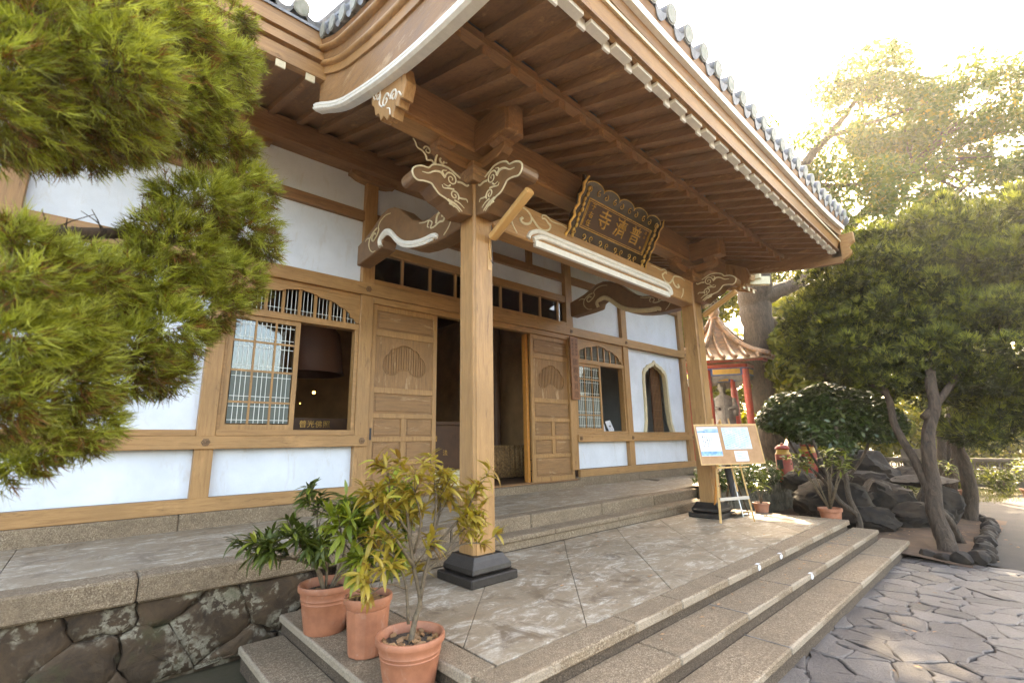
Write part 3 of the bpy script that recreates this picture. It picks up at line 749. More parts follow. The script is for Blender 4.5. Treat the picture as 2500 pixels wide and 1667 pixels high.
# main tie beam between pillars
tb = thing('porch_tie_beam', (5.9, 4.3, 2.55), parent=hall)
MB().box(3.349, 8.481, PYB-0.13, PYB+0.13, 2.56, 3.04).build('body', M['wood_x'], tb, w=True, bev=0.02)
mm_ = [(3.95,2.585),(3.99,2.66),(4.08,2.715),(4.22,2.745)] + [(x, 2.745) for x in (4.8,5.5,6.2,6.9,7.3)] + [(7.46,2.74),(7.58,2.70),(7.63,2.63),(7.62,2.585)]
mb = MB(); P = cr(mm_, 4); mb.tube([(a, PYB-0.135, b) for a, b in P], 0.032, 8)
P = cr([(a+(0.05 if a < 6 else -0.05), b-0.07) for a, b in mm_[1:-1]], 3); mb.tube([(a, PYB-0.14, b) for a, b in P], 0.036, 8)
mb.box(4.08, 7.55, PYB-0.15, PYB-0.10, 2.515, 2.60)
mb.build('groove_moulding', M['white'], tb, w=True, smooth=True)
L2 = [([(3.66,2.80),(3.68,2.70),(3.76,2.60)], 0.014, 0.008),
      ([(3.56,2.98),(3.72,3.01),(3.88,2.99),(3.98,2.96),(4.03,2.88),(3.98,2.80),(3.88,2.77),(3.82,2.80),(3.86,2.84)], 0.010, 0.022),
      ([(4.03,2.90),(4.10,2.84),(4.18,2.79),(4.28,2.79),(4.37,2.84),(4.40,2.91),(4.34,2.93)], 0.020, 0.012),
      ([(4.39,2.90),(4.30,2.97),(4.24,2.96),(4.25,3.01),(4.33,3.02),(4.42,2.98),(4.52,2.98),(4.64,2.99),(4.78,2.97)], 0.014, 0.005)]
L3 = [([(8.10-(p[0]-3.56), p[1]) for p in l], a, b) for l, a, b in L2]
for LL in (L2, [([(p[0]+0.1, p[1]) for p in l], a, b) for l, a, b in L3]):
    mb = MB(); tubes2d(mb, LL, 'y', PYB-0.131)
    mb.build('scroll_carving', M['cream'], tb, w=True, smooth=True)

# purlin on the brackets, with carved end boards
pu = thing('purlin', (6.1, 4.35, 3.46), parent=hall)
MB().box(1.98, 10.22, 4.08, 4.36, 3.50, 3.92).build('beam', M['dark_x'], pu, w=True, bev=0.01)
MB().box(1.98, 10.22, 4.10, 4.34, 3.452, 3.499).build('lower_strip', M['wood_x'], pu, w=True)
endp = [(3.66,3.26),(3.72,3.30),(3.75,3.22),(3.81,3.27),(3.86,3.16),(3.93,3.24),(3.98,3.20),(4.06,3.30),(4.13,3.28),(4.18,3.40),(4.26,3.42),(4.30,3.55),(4.36,3.60),(4.38,3.72),(4.46,3.80),(4.50,3.96),(4.0,3.80),(3.66,3.62),(3.60,3.42)]
for x0, x1 in ((1.86, 1.98), (10.22, 10.34)):
    MB().prism(endp, 'x', x0, x1).build('end_board', M['wood_z'], pu, w=True, bev=0.008)
    xo = x0-0.002 if x0 < 5 else x1+0.002
    mb = MB(); tubes2d(mb, [(curl(3.84,3.40,0.07,0,1.3,1), 0.012, 0.006), (curl(4.02,3.45,0.08,PI,1.3,-1), 0.012, 0.006), (curl(4.20,3.62,0.07,0.5,1.2,1), 0.012, 0.006),
        ([(3.68,3.30),(3.74,3.38),(3.80,3.33)], 0.010, 0.006), ([(4.09,3.42),(4.16,3.50),(4.14,3.60)], 0.010, 0.008), ([(4.27,3.62),(4.34,3.72),(4.42,3.84)], 0.012, 0.005), ([(3.9,3.22),(3.92,3.3),(3.98,3.34)], 0.008, 0.006)], 'x', xo, 5)
    mb.build('end_scrolls', M['white'], pu, w=True, smooth=True)
for px in PX:
    MB().box(px-0.14, px+0.14, 3.50, 4.079, 3.43, 3.80).build('cross_timber', M['dark_y'], hall, w=True, bev=0.01)
    MB().box(px-0.12, px+0.12, 3.47, 3.53, 3.435, 3.80).build('cross_timber_end', M['dark_y'], hall, w=True, bev=0.01)
    mb = MB()
    for k in range(4): mb.box(px-0.05, px+0.05, 3.62+k*0.06, 3.65+k*0.06, 3.30-k*0.02, 3.43)
    mb.build('ribbed_end', M['dark_y'], hall, w=True, bev=0.01)

# ================================================================== ROOF
def soff(y):   # porch base-rafter top line
    return lerp(y, [2.95,4.1,5.6,7.75], [3.63,4.03,4.68,5.42])
# boards above the rafters (porch and main eave)
ys = [2.93,3.4,3.9,4.4,4.9,5.4,5.6,6.4,7.0,7.75]
def board_strip(x0, x1, ylist, f, name, th=0.03):
    rows = [[(x0, y, f(y)), (x1, y, f(y))] for y in ylist]
    return MB().slab(rows, (0,0,th)).build(name, M['dark_y'], hall, w=True)
XL, XR = 1.80, 10.42
n_b = 29
for i in range(n_b):
    a = XL+(XR-XL)*i/n_b; b = XL+(XR-XL)*(i+1)/n_b
    board_strip(a, b-0.004, ys, soff, 'soffit_board')
fl = lambda y: lerp(y, [1.98,2.97], [3.49,3.80])
for i in range(n_b):
    a = XL+(XR-XL)*i/n_b; b = XL+(XR-XL)*(i+1)/n_b
    board_strip(a, b-0.004, [1.98,2.5,2.97], fl, 'soffit_board')
for i in range(12):
    a = -6+(7.8)*i/12; board_strip(a, a+0.646, [5.52,6.4,7.0,7.75], lambda y: soff(y)+0.001, 'soffit_board')
for i in range(8):
    a = XR+(15.6-XR)*i/8; board_strip(a, a+0.643, [5.52,6.4,7.0,7.75], lambda y: soff(y)+0.001, 'soffit_board')
# rafters share meshes
base = MB()
for a, b in ((2.95,4.1),(4.1,5.6),(5.6,7.75)):
    za, zb = soff(a), soff(b)
    base.add([(-.05,a,za-.105),(.05,a,za-.105),(.05,a,za),(-.05,a,za),(-.05,b,zb-.105),(.05,b,zb-.105),(.05,b,zb),(-.05,b,zb)],
             [(0,1,2,3),(4,7,6,5),(0,4,5,1),(1,5,6,2),(2,6,7,3),(3,7,4,0)])
bm_ = base.mesh('rafter', M['dark_y'])
flym = MB(); za, zb = fl(2.12), fl(2.97)
flym.add([(-.042,2.12,za-.10),(.042,2.12,za-.10),(.042,2.12,za),(-.042,2.12,za),(-.045,2.97,zb-.10),(.045,2.97,zb-.10),(.045,2.97,zb),(-.045,2.97,zb)],
         [(0,1,2,3),(4,7,6,5),(0,4,5,1),(1,5,6,2),(2,6,7,3),(3,7,4,0)])
fm_ = flym.mesh('flying_rafter', M['dark_y'])
capm = MB().box(-.046,.046,2.096,2.118, za-.115, za+0.0).mesh('rafter_cap', M['white'])
mr = MB(); za2, zb2 = soff(5.55), soff(7.75)
mr.add([(-.05,5.55,za2-.105),(.05,5.55,za2-.105),(.05,5.55,za2),(-.05,5.55,za2),(-.05,7.75,zb2-.105),(.05,7.75,zb2-.105),(.05,7.75,zb2),(-.05,7.75,zb2)],
         [(0,1,2,3),(4,7,6,5),(0,4,5,1),(1,5,6,2),(2,6,7,3),(3,7,4,0)])
mrm = mr.mesh('rafter', M['dark_y'])
mcap = MB().box(-.056,.056,5.53,5.549, za2-.125, za2-0.005).mesh('rafter_cap', M['cream'])
for k in range(24):
    x = 1.99+0.355*k
    inst('rafter', bm_, T(x, kwarp(4)*(x-3.2)*1.0, 0), hall)
    f_ = inst('flying_rafter', fm_, T(x, kwarp(2)*(x-3.2), 0), hall)
    inst('rafter_cap', capm, T(x, kwarp(2)*(x-3.2), 0), f_)
for x in [1.55-0.355*k for k in range(21)] + [10.75+0.355*k for k in range(14)]:
    dy = kwarp(5.6)*(x-3.2)
    r_ = inst('rafter', mrm, T(x, dy, 0), hall); inst('rafter_cap', mcap, T(x, dy, 0), r_)
# kioi batten and the white underside strip
MB().box(XL, XR, 2.93, 3.05, 3.632, 3.72).build('eave_batten', M['dark_x'], hall, w=True)
mb = MB()
for k in range(25):
    a = XL+0.02 if k == 0 else 1.99+0.355*(k-1)+0.05; b = XR-0.02 if k == 24 else 1.99+0.355*k-0.05
    if b > a: mb.box(a, b, 2.03, 2.115, 3.455, 3.497)
mb.build('underside_strip', M['white'], hall, w=True)
# front eave: layered boards running along the porch
def along_x(name, poly, mat, x0=XL, x1=XR, zf=None, bev=0.0, w=True, smooth=False, n=14):
    mb = MB(); k = len(poly); vs = []; fs = []
    for i in range(n+1):
        x = x0+(x1-x0)*i/n; dz = zf(x) if zf else 0
        vs += [(x, p[0], p[1]+dz) for p in poly]
    for i in range(n):
        for j in range(k): fs.append((i*k+j, i*k+(j+1)%k, (i+1)*k+(j+1)%k, (i+1)*k+j))
    fs += [tuple(range(k)), tuple(reversed(range(n*k, n*k+k)))]
    mb.add(vs, fs); return mb.build(name, M[mat], hall, w=w, bev=bev, smooth=smooth)
lift = lambda x: 0.10*max(0, abs(x-6.11)/4.3-0.55)**2/0.2
along_x('fascia_board', [(2.06,3.50),(2.02,3.50),(1.955,3.66),(2.00,3.66)], 'wood_x')
along_x('fascia_line', [(1.965,3.662),(1.93,3.655),(1.925,3.685),(1.965,3.69)], 'cream')
along_x('fascia_board', [(1.99,3.692),(1.925,3.692),(1.90,3.785),(1.97,3.785)], 'old_x', zf=lift)
along_x('fascia_strip', [(1.93,3.787),(1.845,3.787),(1.838,3.865),(1.93,3.865)], 'white', zf=lift)
along_x('fascia_board', [(1.95,3.868),(1.87,3.868),(1.83,3.985),(1.95,3.985)], 'dark_x', zf=lift)

# verge (side edge) of the porch roof, left and right
_vy = list(np.linspace(1.9, 5.75, 24)); _vf = np.polyfit([1.92,2.4,3.39,3.88,4.93,5.3,5.62], [3.27,3.31,3.49,3.61,3.95,4.11,4.27], 3)
VL = (_vy, [float(np.polyval(_vf, q)) for q in _vy])
def vz(y): return lerp(y, *VL)
def verge(name, side, prof, mat, y0=1.95, y1=5.62, curve_in=0.0, smooth=False, n=26):
    """prof: (outward, dz) polygon swept along the slope; blends into the main eave at the back"""
    mb = MB(); k = len(prof); vs = []; fs = []
    yy = [y0+(y1-y0)*i/n for i in range(n+1)]
    for y in yy:
        t = max(0, (y-4.9)/0.75)
        x_in = t*t*0.10
        zb = np.mean([vz(y-0.15), vz(y), vz(min(5.7, y+0.15))])
        for u, d in prof:
            x = (XL-u-x_in) if side < 0 else (XR+u+x_in)
            vs.append((x, y, zb+d))
    for i in range(n):
        for j in range(k): fs.append((i*k+j, i*k+(j+1)%k, (i+1)*k+(j+1)%k, (i+1)*k+j))
    fs += [tuple(range(k)), tuple(reversed(range(n*k, n*k+k)))]
    mb.add(vs, fs); return mb.build(name, M[mat], hall, w=True, smooth=smooth)
for sd_ in (-1, 1):
    verge('verge_moulding', sd_, [(-0.07,-0.03),(0.02,-0.03),(0.05,-0.01),(0.055,0.015),(0.035,0.025),(0.05,0.04),(0.05,0.06),(0.025,0.068),(0.035,0.085),(0.01,0.096),(-0.07,0.096)], 'white' if sd_ < 0 else 'old_y', y1=5.66 if sd_ < 0 else 5.6)
    verge('barge_board', sd_, [(-0.05,0.097),(0.0,0.097),(0.005,0.50),(-0.05,0.50)], 'old_y')
    verge('barge_board', sd_, [(-0.05,0.502),(0.03,0.502),(0.045,0.60),(-0.05,0.60)], 'wood_y')
    verge('verge_roll', sd_, [(-0.05,0.602)]+[(0.055+0.04*math.cos(a), 0.645+0.043*math.sin(a)) for a in np.linspace(-PI/2,PI/2,6)]+[(-0.05,0.688)], 'cream' if sd_ > 0 else 'wood_y', smooth=True)
    verge('barge_board', sd_, [(-0.05,0.69),(0.075,0.69),(0.09,0.79),(-0.05,0.79)], 'old_y')
    verge('verge_roll', sd_, [(-0.05,0.792)]+[(0.125+0.035*math.cos(a), 0.828+0.036*math.sin(a)) for a in np.linspace(-PI/2,PI/2,6)]+[(-0.05,0.864)], 'wood_y', smooth=True)
    verge('barge_board', sd_, [(-0.05,0.866),(0.13,0.866),(0.15,0.93),(-0.05,0.93)], 'dark_y')
# ogee nose at the front lower corners of the barge
nose = [(2.12,3.33),(1.96,3.29),(1.86,3.33),(1.80,3.39),(1.79,3.46),(1.82,3.52),(1.79,3.57),(1.72,3.62),(1.72,3.80),(2.12,3.80)]
for x0, x1 in ((XL-0.02, XL+0.05), (XR-0.05, XR+0.06)):
    MB().prism(nose, 'x', x0, x1).build('verge_nose', M['wood_y'], hall, w=True, bev=0.01)

# main eave fascia, left of the porch and right of it
def zup(x): return 0.0 if x < 12.2 else 0.42*((x-12.2)/3.6)**2
for x0, x1 in ((-6.0, 1.74), (10.48, 15.55)):
    for nm, poly, mt in (('fascia_board', [(5.62,4.63),(5.52,4.63),(5.49,4.80),(5.62,4.80)], 'wood_x'),
                     ('fascia_board', [(5.62,4.802),(5.53,4.802),(5.52,4.84),(5.62,4.84)], 'dark_x'),
                     ('fascia_roll', [(5.62,4.842),(5.45,4.842),(5.44,4.95),(5.62,4.95)], 'cream'),
                     ('fascia_board', [(5.62,4.952),(5.47,4.952),(5.46,4.985),(5.62,4.985)], 'dark_x'),
                     ('fascia_roll', [(5.62,4.987),(5.41,4.987),(5.395,5.10),(5.62,5.10)], 'cream'),
                     ('fascia_board', [(5.62,5.102),(5.43,5.102),(5.42,5.22),(5.62,5.22)], 'old_x')):
        if x0 < 0 and mt == 'cream': mt = 'wood_x'
        along_x(nm, poly, mt, x0, x1, zf=zup, n=16)
# hip rafter at the far right corner
MB().beam((15.9,5.35,4.98), (14.4,7.6,5.2), 0.16, 0.26).build('hip_rafter', M['cream'], hall)
# side eave of the hip end (runs back along Y)
for i in range(14):
    y = 5.8+0.4*i
    MB().box(15.1, 15.62, y, y+0.09, 4.95, 5.04).build('rafter', M['dark_x'], hall)
mb = MB().box(15.55, 15.70, 5.5, 12.5, 5.05, 5.42); mb.build('fascia_board', M['cream'], hall)

# roof surfaces
def rz_p(y): return lerp(y, [1.84,3.0,4.2,5.5,7.0,9.0,12.5], [4.02,4.32,4.70,5.30,6.20,7.6,9.8])
def rz_m(y): return lerp(y, [5.42,6.2,7.5,9.0,12.5], [5.24,5.62,6.45,7.6,9.8])
rows = [[(x, y, rz_p(y)+lift(x)) for x in np.linspace(XL-0.17, XR+0.17, 12)] for y in (1.84,2.4,3.0,3.6,4.2,4.8,5.5,6.2,7.0,8.0)]
MB().slab(rows, (0,0,-0.04)).build('roof_surface', M['tile'], hall, w=True)
for x0, x1 in ((-6.0, XL+0.1), (XR-0.1, 15.75)):
    rows = [[(x, y, rz_m(y)+zup(x)*(1 if y < 7 else 0.3)) for x in np.linspace(x0, x1, 12)] for y in (5.40,5.8,6.2,7.0,7.5,8.2,9.0,10.5,12.5)]
    MB().slab(rows, (0,0,-0.04)).build('roof_surface', M['tile'], hall, w=True)
rows = [[(x, y, rz_m(y)+0.02) for x in (XL-0.2, 4, 7, XR+0.2)] for y in (6.9,8.2,9.0,10.5,12.5)]
MB().slab(rows, (0,0,-0.04)).build('roof_surface', M['tile'], hall)
# eave tiles: a barrel with a round face plus the curved pan tile beside it
def eave_tile_mesh(r, L, sp):
    mb = MB(); prof = [(r, 0), (r, L)]
    n = 18; vs = []; fs = []
    for y in (0.0, L):
        for k in range(n):
            a = 2*PI*k/n; vs.append((r*math.cos(a), y, r*math.sin(a)))
    fs += [(k, (k+1)%n, n+(k+1)%n, n+k) for k in range(n)]
    mb.add(vs, fs)
    mb.prism([(r*1.0*math.cos(2*PI*k/n), r*1.0*math.sin(2*PI*k/n)) for k in range(n)], 'y', -0.012, 0.0)
    mb.prism([(r*0.86*math.cos(2*PI*k/n), r*0.86*math.sin(2*PI*k/n)) for k in range(n)], 'y', -0.020, -0.0125)
    return mb
def pan_mesh(r, L, sp, drop=0.075):
    a, b = r*0.7, sp-r*0.7; mb = MB(); m = 7; top = []; bot = []
    for i in range(m+1):
        t = i/m; x = a+(b-a)*t; s_ = math.sin(PI*t); top.append((x, -r*0.35-drop*0.55*s_)); bot.append((x, -r*0.35-0.03-drop*1.35*s_**0.8))
    mb.prism(top+bot[::-1], 'y', 0.0, 0.03)
    top2 = [(x, z-0.012) for x, z in top]; mb.prism(top+top2[::-1], 'y', 0.03, L)
    return mb
SP = 0.346
tm = eave_tile_mesh(0.098, 0.5, SP).mesh('eave_tile', M['tile'], smooth=True); tm.materials.append(M['tilecap'])
for p in tm.polygons:
    if p.center.y < -0.001 and len(p.vertices) > 10: p.material_index = 1
pm = pan_mesh(0.098, 0.5, SP).mesh('pan_tile', M['tile'])
def tilt(a, ax): return Matrix.Rotation(a, 4, ax)
for k in range(26):
    x = XL-0.10+SP*k
    if x > XR+0.2: break
    y = 1.80+0.03*(x-3.2); z = 4.08+lift(x)
    m_ = T(x, y, z) @ tilt(math.radians(14), 'X')
    t_ = inst('eave_tile', tm, m_, hall)
    if x < XR-0.1: inst('pan_tile', pm, m_, t_)
# running rows above the eave (barrels continuing up the slope)
mb = MB()
for k in range(26):
    x = XL-0.10+SP*k
    if x > XR+0.2: break
    mb.tube([(x, y, rz_p(y)+0.06+lift(x)) for y in (2.25,3.0,4.2,5.5,7.0,7.9)], 0.085, 8)
mb.build('barrel_tiles', M['tile'], hall, w=True, smooth=True)['kind'] = 'stuff'
for x0, cnt, dirn in ((1.33, 21, -1), (10.95, 14, 1)):
    for k in range(cnt):
        x = x0+dirn*0.365*k
        m_ = T(x, 5.36+kwarp(5.4)*(x-3.2), 5.36+zup(x)) @ tilt(math.radians(24), 'X')
        t_ = inst('eave_tile', tm, m_, hall); inst('pan_tile', pm, m_, t_)
mb = MB()
for x in [1.33-0.365*k for k in range(21)]+[10.95+0.365*k for k in range(14)]:
    mb.tube([(x, y, rz_m(y)+0.07+zup(x)*(1 if y < 7 else 0.3)) for y in (5.75,6.4,7.5,9.0,12.4)], 0.085, 8)
mb.build('barrel_tiles', M['tile'], hall, w=True, smooth=True)['kind'] = 'stuff'
# verge tiles: short barrels facing sideways along the sloping edges
for sd_ in (-1, 1):
    for k in range(12):
        y = 2.05+0.33*k
        if y > 5.55: break
        x = XL-0.20 if sd_ < 0 else XR+0.20
        z = vz(y)+1.03 if y > 3 else vz(y)+0.96
        m_ = T(x, y+0.03*(x-3.2), z) @ Matrix.Rotation(-PI/2 if sd_ < 0 else PI/2, 4, 'Z') @ tilt(math.radians(6), 'X')
        t_ = inst('verge_tile', tm, m_, hall); inst('pan_tile', pm, m_, t_)
# round ridge-end balls at the eave corners
for x in (XR+0.14, XL-0.18):
    MB().add(*sphere((x, 1.90, 4.13), 0.13, 14, 9)).build('corner_end_tile', M['tile'], hall, w=True, smooth='all')
# hip ridge on the far right corner, piled tiles
mb = MB()
for i, r in enumerate((0.11, 0.09, 0.085)): mb.tube([(15.75-0.02*i, 5.36, 5.72+0.14*i), (14.9, 6.6, 6.1+0.14*i), (13.6, 8.6, 7.5+0.14*i)], r, 8)
mb.build('hip_ridge', M['tile'], hall, smooth=True)
mb = MB().add(*sphere((15.82, 5.30, 5.86), 0.2, 12, 8, (1,0.5,1.2))).tube([(15.85,5.25,5.95),(16.1,5.2,6.0),(16.35,5.15,5.85),(16.5,5.1,5.65)], [0.05,0.04,0.03,0.01], 6)
mb.build('ridge_end', M['tile'], hall, smooth=True)
# main ridge
MB().box(-6, 14.5, 12.2, 12.8, 9.6, 10.5).build('main_ridge', M['tile'], hall)

# ---- room inside
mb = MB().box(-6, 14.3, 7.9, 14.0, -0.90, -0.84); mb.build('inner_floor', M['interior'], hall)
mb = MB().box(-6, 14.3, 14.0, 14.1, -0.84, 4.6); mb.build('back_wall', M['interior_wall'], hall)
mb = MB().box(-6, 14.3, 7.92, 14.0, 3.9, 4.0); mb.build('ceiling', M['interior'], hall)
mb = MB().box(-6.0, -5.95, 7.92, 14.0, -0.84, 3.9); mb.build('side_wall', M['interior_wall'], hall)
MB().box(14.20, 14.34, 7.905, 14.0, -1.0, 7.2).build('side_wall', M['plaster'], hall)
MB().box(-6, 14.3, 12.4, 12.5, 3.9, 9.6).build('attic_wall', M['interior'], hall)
MB().box(-6, 15.0, 7.72, 7.90, 5.271, 6.3).build('wall_plate', M['dark_x'], hall)
MB().box(8.87, 14.19, 7.90, 7.904, 2.5, 4.9).build('wall_backing', M['interior'], hall)
MB().box(8.87, 14.19, 7.90, 7.904, -0.9, 0.178).build('wall_backing', M['interior'], hall)
MB().prism([(8.0,4.0),(12.5,4.0),(12.5,9.6),(8.0,6.6)], 'x', 14.21, 14.3).build('gable_wall', M['plaster'], hall)
mb = MB().box(8.6, 8.68, 8.2, 14.0, -0.84, 3.9); mb.build('partition_wall', M['interior_wall'], hall)
for x in (2.42, 5.2, 7.9):
    MB().lathe([(0.13,-0.84),(0.13,3.9)], 20, (x, 9.6, 0)).build('inner_column', M['interior'], hall, smooth=True)
# ================================================================== PLATFORM, VERANDA, STEPS, GROUND
def clip(poly, a, b, c):
    """keep a*x+b*y<=c"""
    out = []
    for i in range(len(poly)):
        p, q = poly[i], poly[(i+1)%len(poly)]
        dp, dq = a*p[0]+b*p[1]-c, a*q[0]+b*q[1]-c
        if dp <= 0: out.append(p)
        if dp*dq < 0:
            t = dp/(dp-dq); out.append((p[0]+t*(q[0]-p[0]), p[1]+t*(q[1]-p[1])))
    return out
def rect_clip(poly, x0, x1, y0, y1):
    for k in ((-1,0,-x0),(1,0,x1),(0,-1,-y0),(0,1,y1)):
        if len(poly) < 3: return []
        poly = clip(poly, *k)
    return poly
def area(p): return 0.5*sum(p[i][0]*p[(i+1)%len(p)][1]-p[(i+1)%len(p)][0]*p[i][1] for i in range(len(p)))
def stone_poly(mb, poly, z0, z1, ch=0.012, dz=0.0):
    """flat stone with a chamfered rim"""
    n = len(poly); cx = sum(p[0] for p in poly)/n; cy = sum(p[1] for p in poly)/n
    ins = []
    for p in poly:
        d = math.hypot(p[0]-cx, p[1]-cy) or 1; k = max(0, 1-ch*1.5/d); ins.append((cx+(p[0]-cx)*k, cy+(p[1]-cy)*k))
    vs = [(p[0], p[1], z0) for p in poly]+[(p[0], p[1], z1-ch+dz*(p[0]-cx)) for p in poly]+[(p[0], p[1], z1+dz*(p[0]-cx)) for p in ins]
    fs = [tuple(range(2*n, 3*n))]
    for i in range(n):
        j = (i+1)%n; fs += [(i, j, n+j, n+i), (n+i, n+j, 2*n+j, 2*n+i)]
    mb.add(vs, fs)

plat = thing('stone_platform', (5.8, 3.6, GZ), kind='structure')
# cement slabs laid on the diagonal, 45 degrees
IX0, IX1, IY0, IY1 = 2.10, 9.45, 2.60, 4.86
MB().box(1.95, 9.66, 2.45, 5.2, GZ-0.05, PZ-0.012).build('platform_core', M['granite_d'], plat, w=True)
g = 0.89; r2 = math.sqrt(0.5)
off = (5.154-4.758)*r2
for i in range(-12, 14):
    for j in range(-4, 18):
        # u across strips (x-y), v along (x+y)
        u0, u1 = off+(i)*g, off+(i+1)*g; v0, v1 = j*g, (j+1)*g
        q = [((v+u)*r2, (v-u)*r2) for u, v in ((u0+.003,v0+.0015),(u1-.003,v0+.0015),(u1-.003,v1-.0015),(u0+.003,v1-.0015))]
        if area(q) < 0: q = q[::-1]
        q = rect_clip(q, IX0, IX1, IY0, IY1)
        if len(q) < 3 or abs(area(q)) < 0.01: continue
        mb = MB(); stone_poly(mb, q, PZ-0.012, PZ, 0.003); mb.build('floor_slab', M['floor'], plat, w=True)
def kerb(parent, x0, x1, y0, y1, z0, z1, axis, cuts, mat='granite', nose=0.0, gap=0.004, riser=None):
    c = list(cuts)
    for a, b in zip(c[:-1], c[1:]):
        a, b = a+gap/2, b-gap/2
        if axis == 'x': mb = MB().box(a, b, y0, y1, z0, z1)
        else: mb = MB().box(x0, x1, a, b, z0, z1)
        mb.build('kerb_stone', M['granite_fy' if axis == 'x' else 'granite_fx'], parent, w=True, bev=0.012)
def cuts(a, b, step, j=0.12):
    out = [a]; x = a
    while x+step*1.4 < b:
        x += step*(1+random.uniform(-j, j)); out.append(x)
    return out+[b]
kerb(plat, 0, 0, 2.36, 2.59, PZ-0.075, PZ+0.001, 'x', [1.90, 3.3, 4.02, 4.95, 6.6, 7.7, 8.7, 9.70])
kerb(plat, 1.88, 2.09, 0, 0, PZ-0.075, PZ+0.001, 'y', [2.595, 3.45, 4.30, 5.2])
kerb(plat, 9.46, 9.69, 0, 0, PZ-0.075, PZ+0.001, 'y', [2.595, 3.6, 4.86])
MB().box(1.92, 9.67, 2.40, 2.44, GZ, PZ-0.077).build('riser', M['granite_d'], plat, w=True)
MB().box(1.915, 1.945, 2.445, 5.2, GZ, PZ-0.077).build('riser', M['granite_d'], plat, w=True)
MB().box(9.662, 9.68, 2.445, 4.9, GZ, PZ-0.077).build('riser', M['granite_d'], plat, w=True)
# two lower steps wrapping the front and left side
steps = thing('steps', (5.8, 2.0, GZ), kind='structure')
def step(xl, xr, yf, z, yb_front, xb_left, cx, cy, th=0.065, xr_end=None):
    # front run and left run (left run goes back to the veranda wall)
    for a, b in zip(cx[:-1], cx[1:]):
        MB().box(a+.003, b-.003, yf, yb_front, z-th, z).build('tread_slab', M['granite_fy'], steps, w=True, bev=0.012)
    for a, b in zip(cy[:-1], cy[1:]):
        MB().box(xl, xb_left, a+.003, b-.003, z-th, z).build('tread_slab', M['granite_fx'], steps, w=True, bev=0.012)
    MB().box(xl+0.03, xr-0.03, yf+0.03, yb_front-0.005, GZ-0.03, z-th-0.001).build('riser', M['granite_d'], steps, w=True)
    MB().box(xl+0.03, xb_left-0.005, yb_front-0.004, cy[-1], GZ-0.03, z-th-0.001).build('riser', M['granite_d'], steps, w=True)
step(1.53, 9.98, 2.03, -1.50, 2.398, 1.913, [1.53, 3.35, 4.55, 5.7, 6.95, 8.3, 9.98], [2.401, 3.6, 5.06])
step(1.19, 10.18, 1.68, -1.65, 2.058, 1.558, [1.19, 3.1, 4.47, 6.9, 8.6, 10.18], [2.061, 3.5, 4.98])
# pale mortar smeared over some of the tread joints
rj = random.Random(12)
for x, y0, y1, z in ((4.55,2.04,2.39,-1.50),(6.95,2.04,2.39,-1.50),(4.47,1.69,2.05,-1.65),(8.6,1.69,2.05,-1.65),(5.7,2.04,2.2,-1.50),(6.9,1.69,2.04,-1.65),(8.3,2.1,2.39,-1.5)):
    pts = []; n_ = 9
    for i in range(n_): pts.append((x+rj.uniform(0.002,0.008), y0+(y1-y0)*i/(n_-1)))
    for i in reversed(range(n_)): pts.append((x-rj.uniform(0.001,0.006), y0+(y1-y0)*i/(n_-1)))
    MB().prism(pts, 'z', z-0.002, z+0.003).build('joint_mortar', M['stone_grey'], steps, w=True)
# white paint splashes / tape on the nosings
for x, z, y in ((5.73, PZ, 2.352), (6.42, PZ, 2.352), (6.35, -1.50, 2.022)):
    mb = MB(); n = 9
    poly = [(x+0.042*math.cos(2*PI*i/n)*(1+0.25*random.uniform(-1,1)), z-0.035+0.03*math.sin(2*PI*i/n)*(1+0.2*random.uniform(-1,1))) for i in range(n)]
    mb.prism(poly, 'y', y, y+0.006); mb.box(x-0.035, x+0.03, y, y+0.035, z+0.0015, z+0.003)
    tag(mb.build('tape_patch', M['paper'], None, w=True), {5.73:'white tape patch on the nosing of the top step, left one of the pair', 6.42:'white tape patch on the nosing of the top step, right one of the pair', 6.35:'white tape patch on the nosing of the middle step'}[x], 'tape')

# veranda
ver = thing('veranda', (4.0, 6.4, GZ), kind='structure')
vc = [-6.0, -2.6, -1.05, 0.46, 2.03, 3.55, 4.95, 6.6, 8.2, 9.9, 11.5, 13.0, 14.6]
for a, b in zip(vc[:-1], vc[1:]):
    MB().box(a+.004, b-.004, 5.21, 5.50, VZ-0.205, VZ+0.001).build('edge_stone', M['granite'], ver, w=True, bev=0.018)
fc = [-6.0, -3.1, -0.42, 2.1, 4.6, 7.0, 9.6, 12.2, 14.6]
for a, b in zip(fc[:-1], fc[1:]):
    MB().box(a+.004, b-.004, 5.504, 7.66, VZ-0.1, VZ).build('floor_slab', M['floor'], ver, w=True)
MB().box(-6, 14.6, 5.36, 7.9, GZ-0.05, VZ-0.21).build('veranda_core', M['granite_d'], ver, w=True)
cc = [-6.0, 1.0, 3.5, 4.9, 7.3, 8.8, 11.2, 14.5]
for a, b in zip(cc[:-1], cc[1:]):
    MB().box(a+.003, b-.003, 7.60 if not (3.5 <= a < 8.8) else 7.50, 7.95, VZ-0.02, -0.813 if not (3.5 <= a < 8.8) else -0.872).build('sill_stone', M['granite'], ver, bev=0.012)
# step between porch and veranda
sc_ = [2.1, 3.6, 5.1, 6.6, 8.1, 9.66]
for a, b in zip(sc_[:-1], sc_[1:]):
    MB().box(a+.003, b-.003, 4.87, 5.205, -1.25, -1.185).build('step_stone', M['granite'], ver, w=True, bev=0.012)
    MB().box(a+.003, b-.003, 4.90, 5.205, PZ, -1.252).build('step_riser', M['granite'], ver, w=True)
    MB().box(a+.002, b-.002, 5.225, 5.35, -1.2, -1.17+0.0).build('joint_strip', M['granite_d'], ver, w=True)

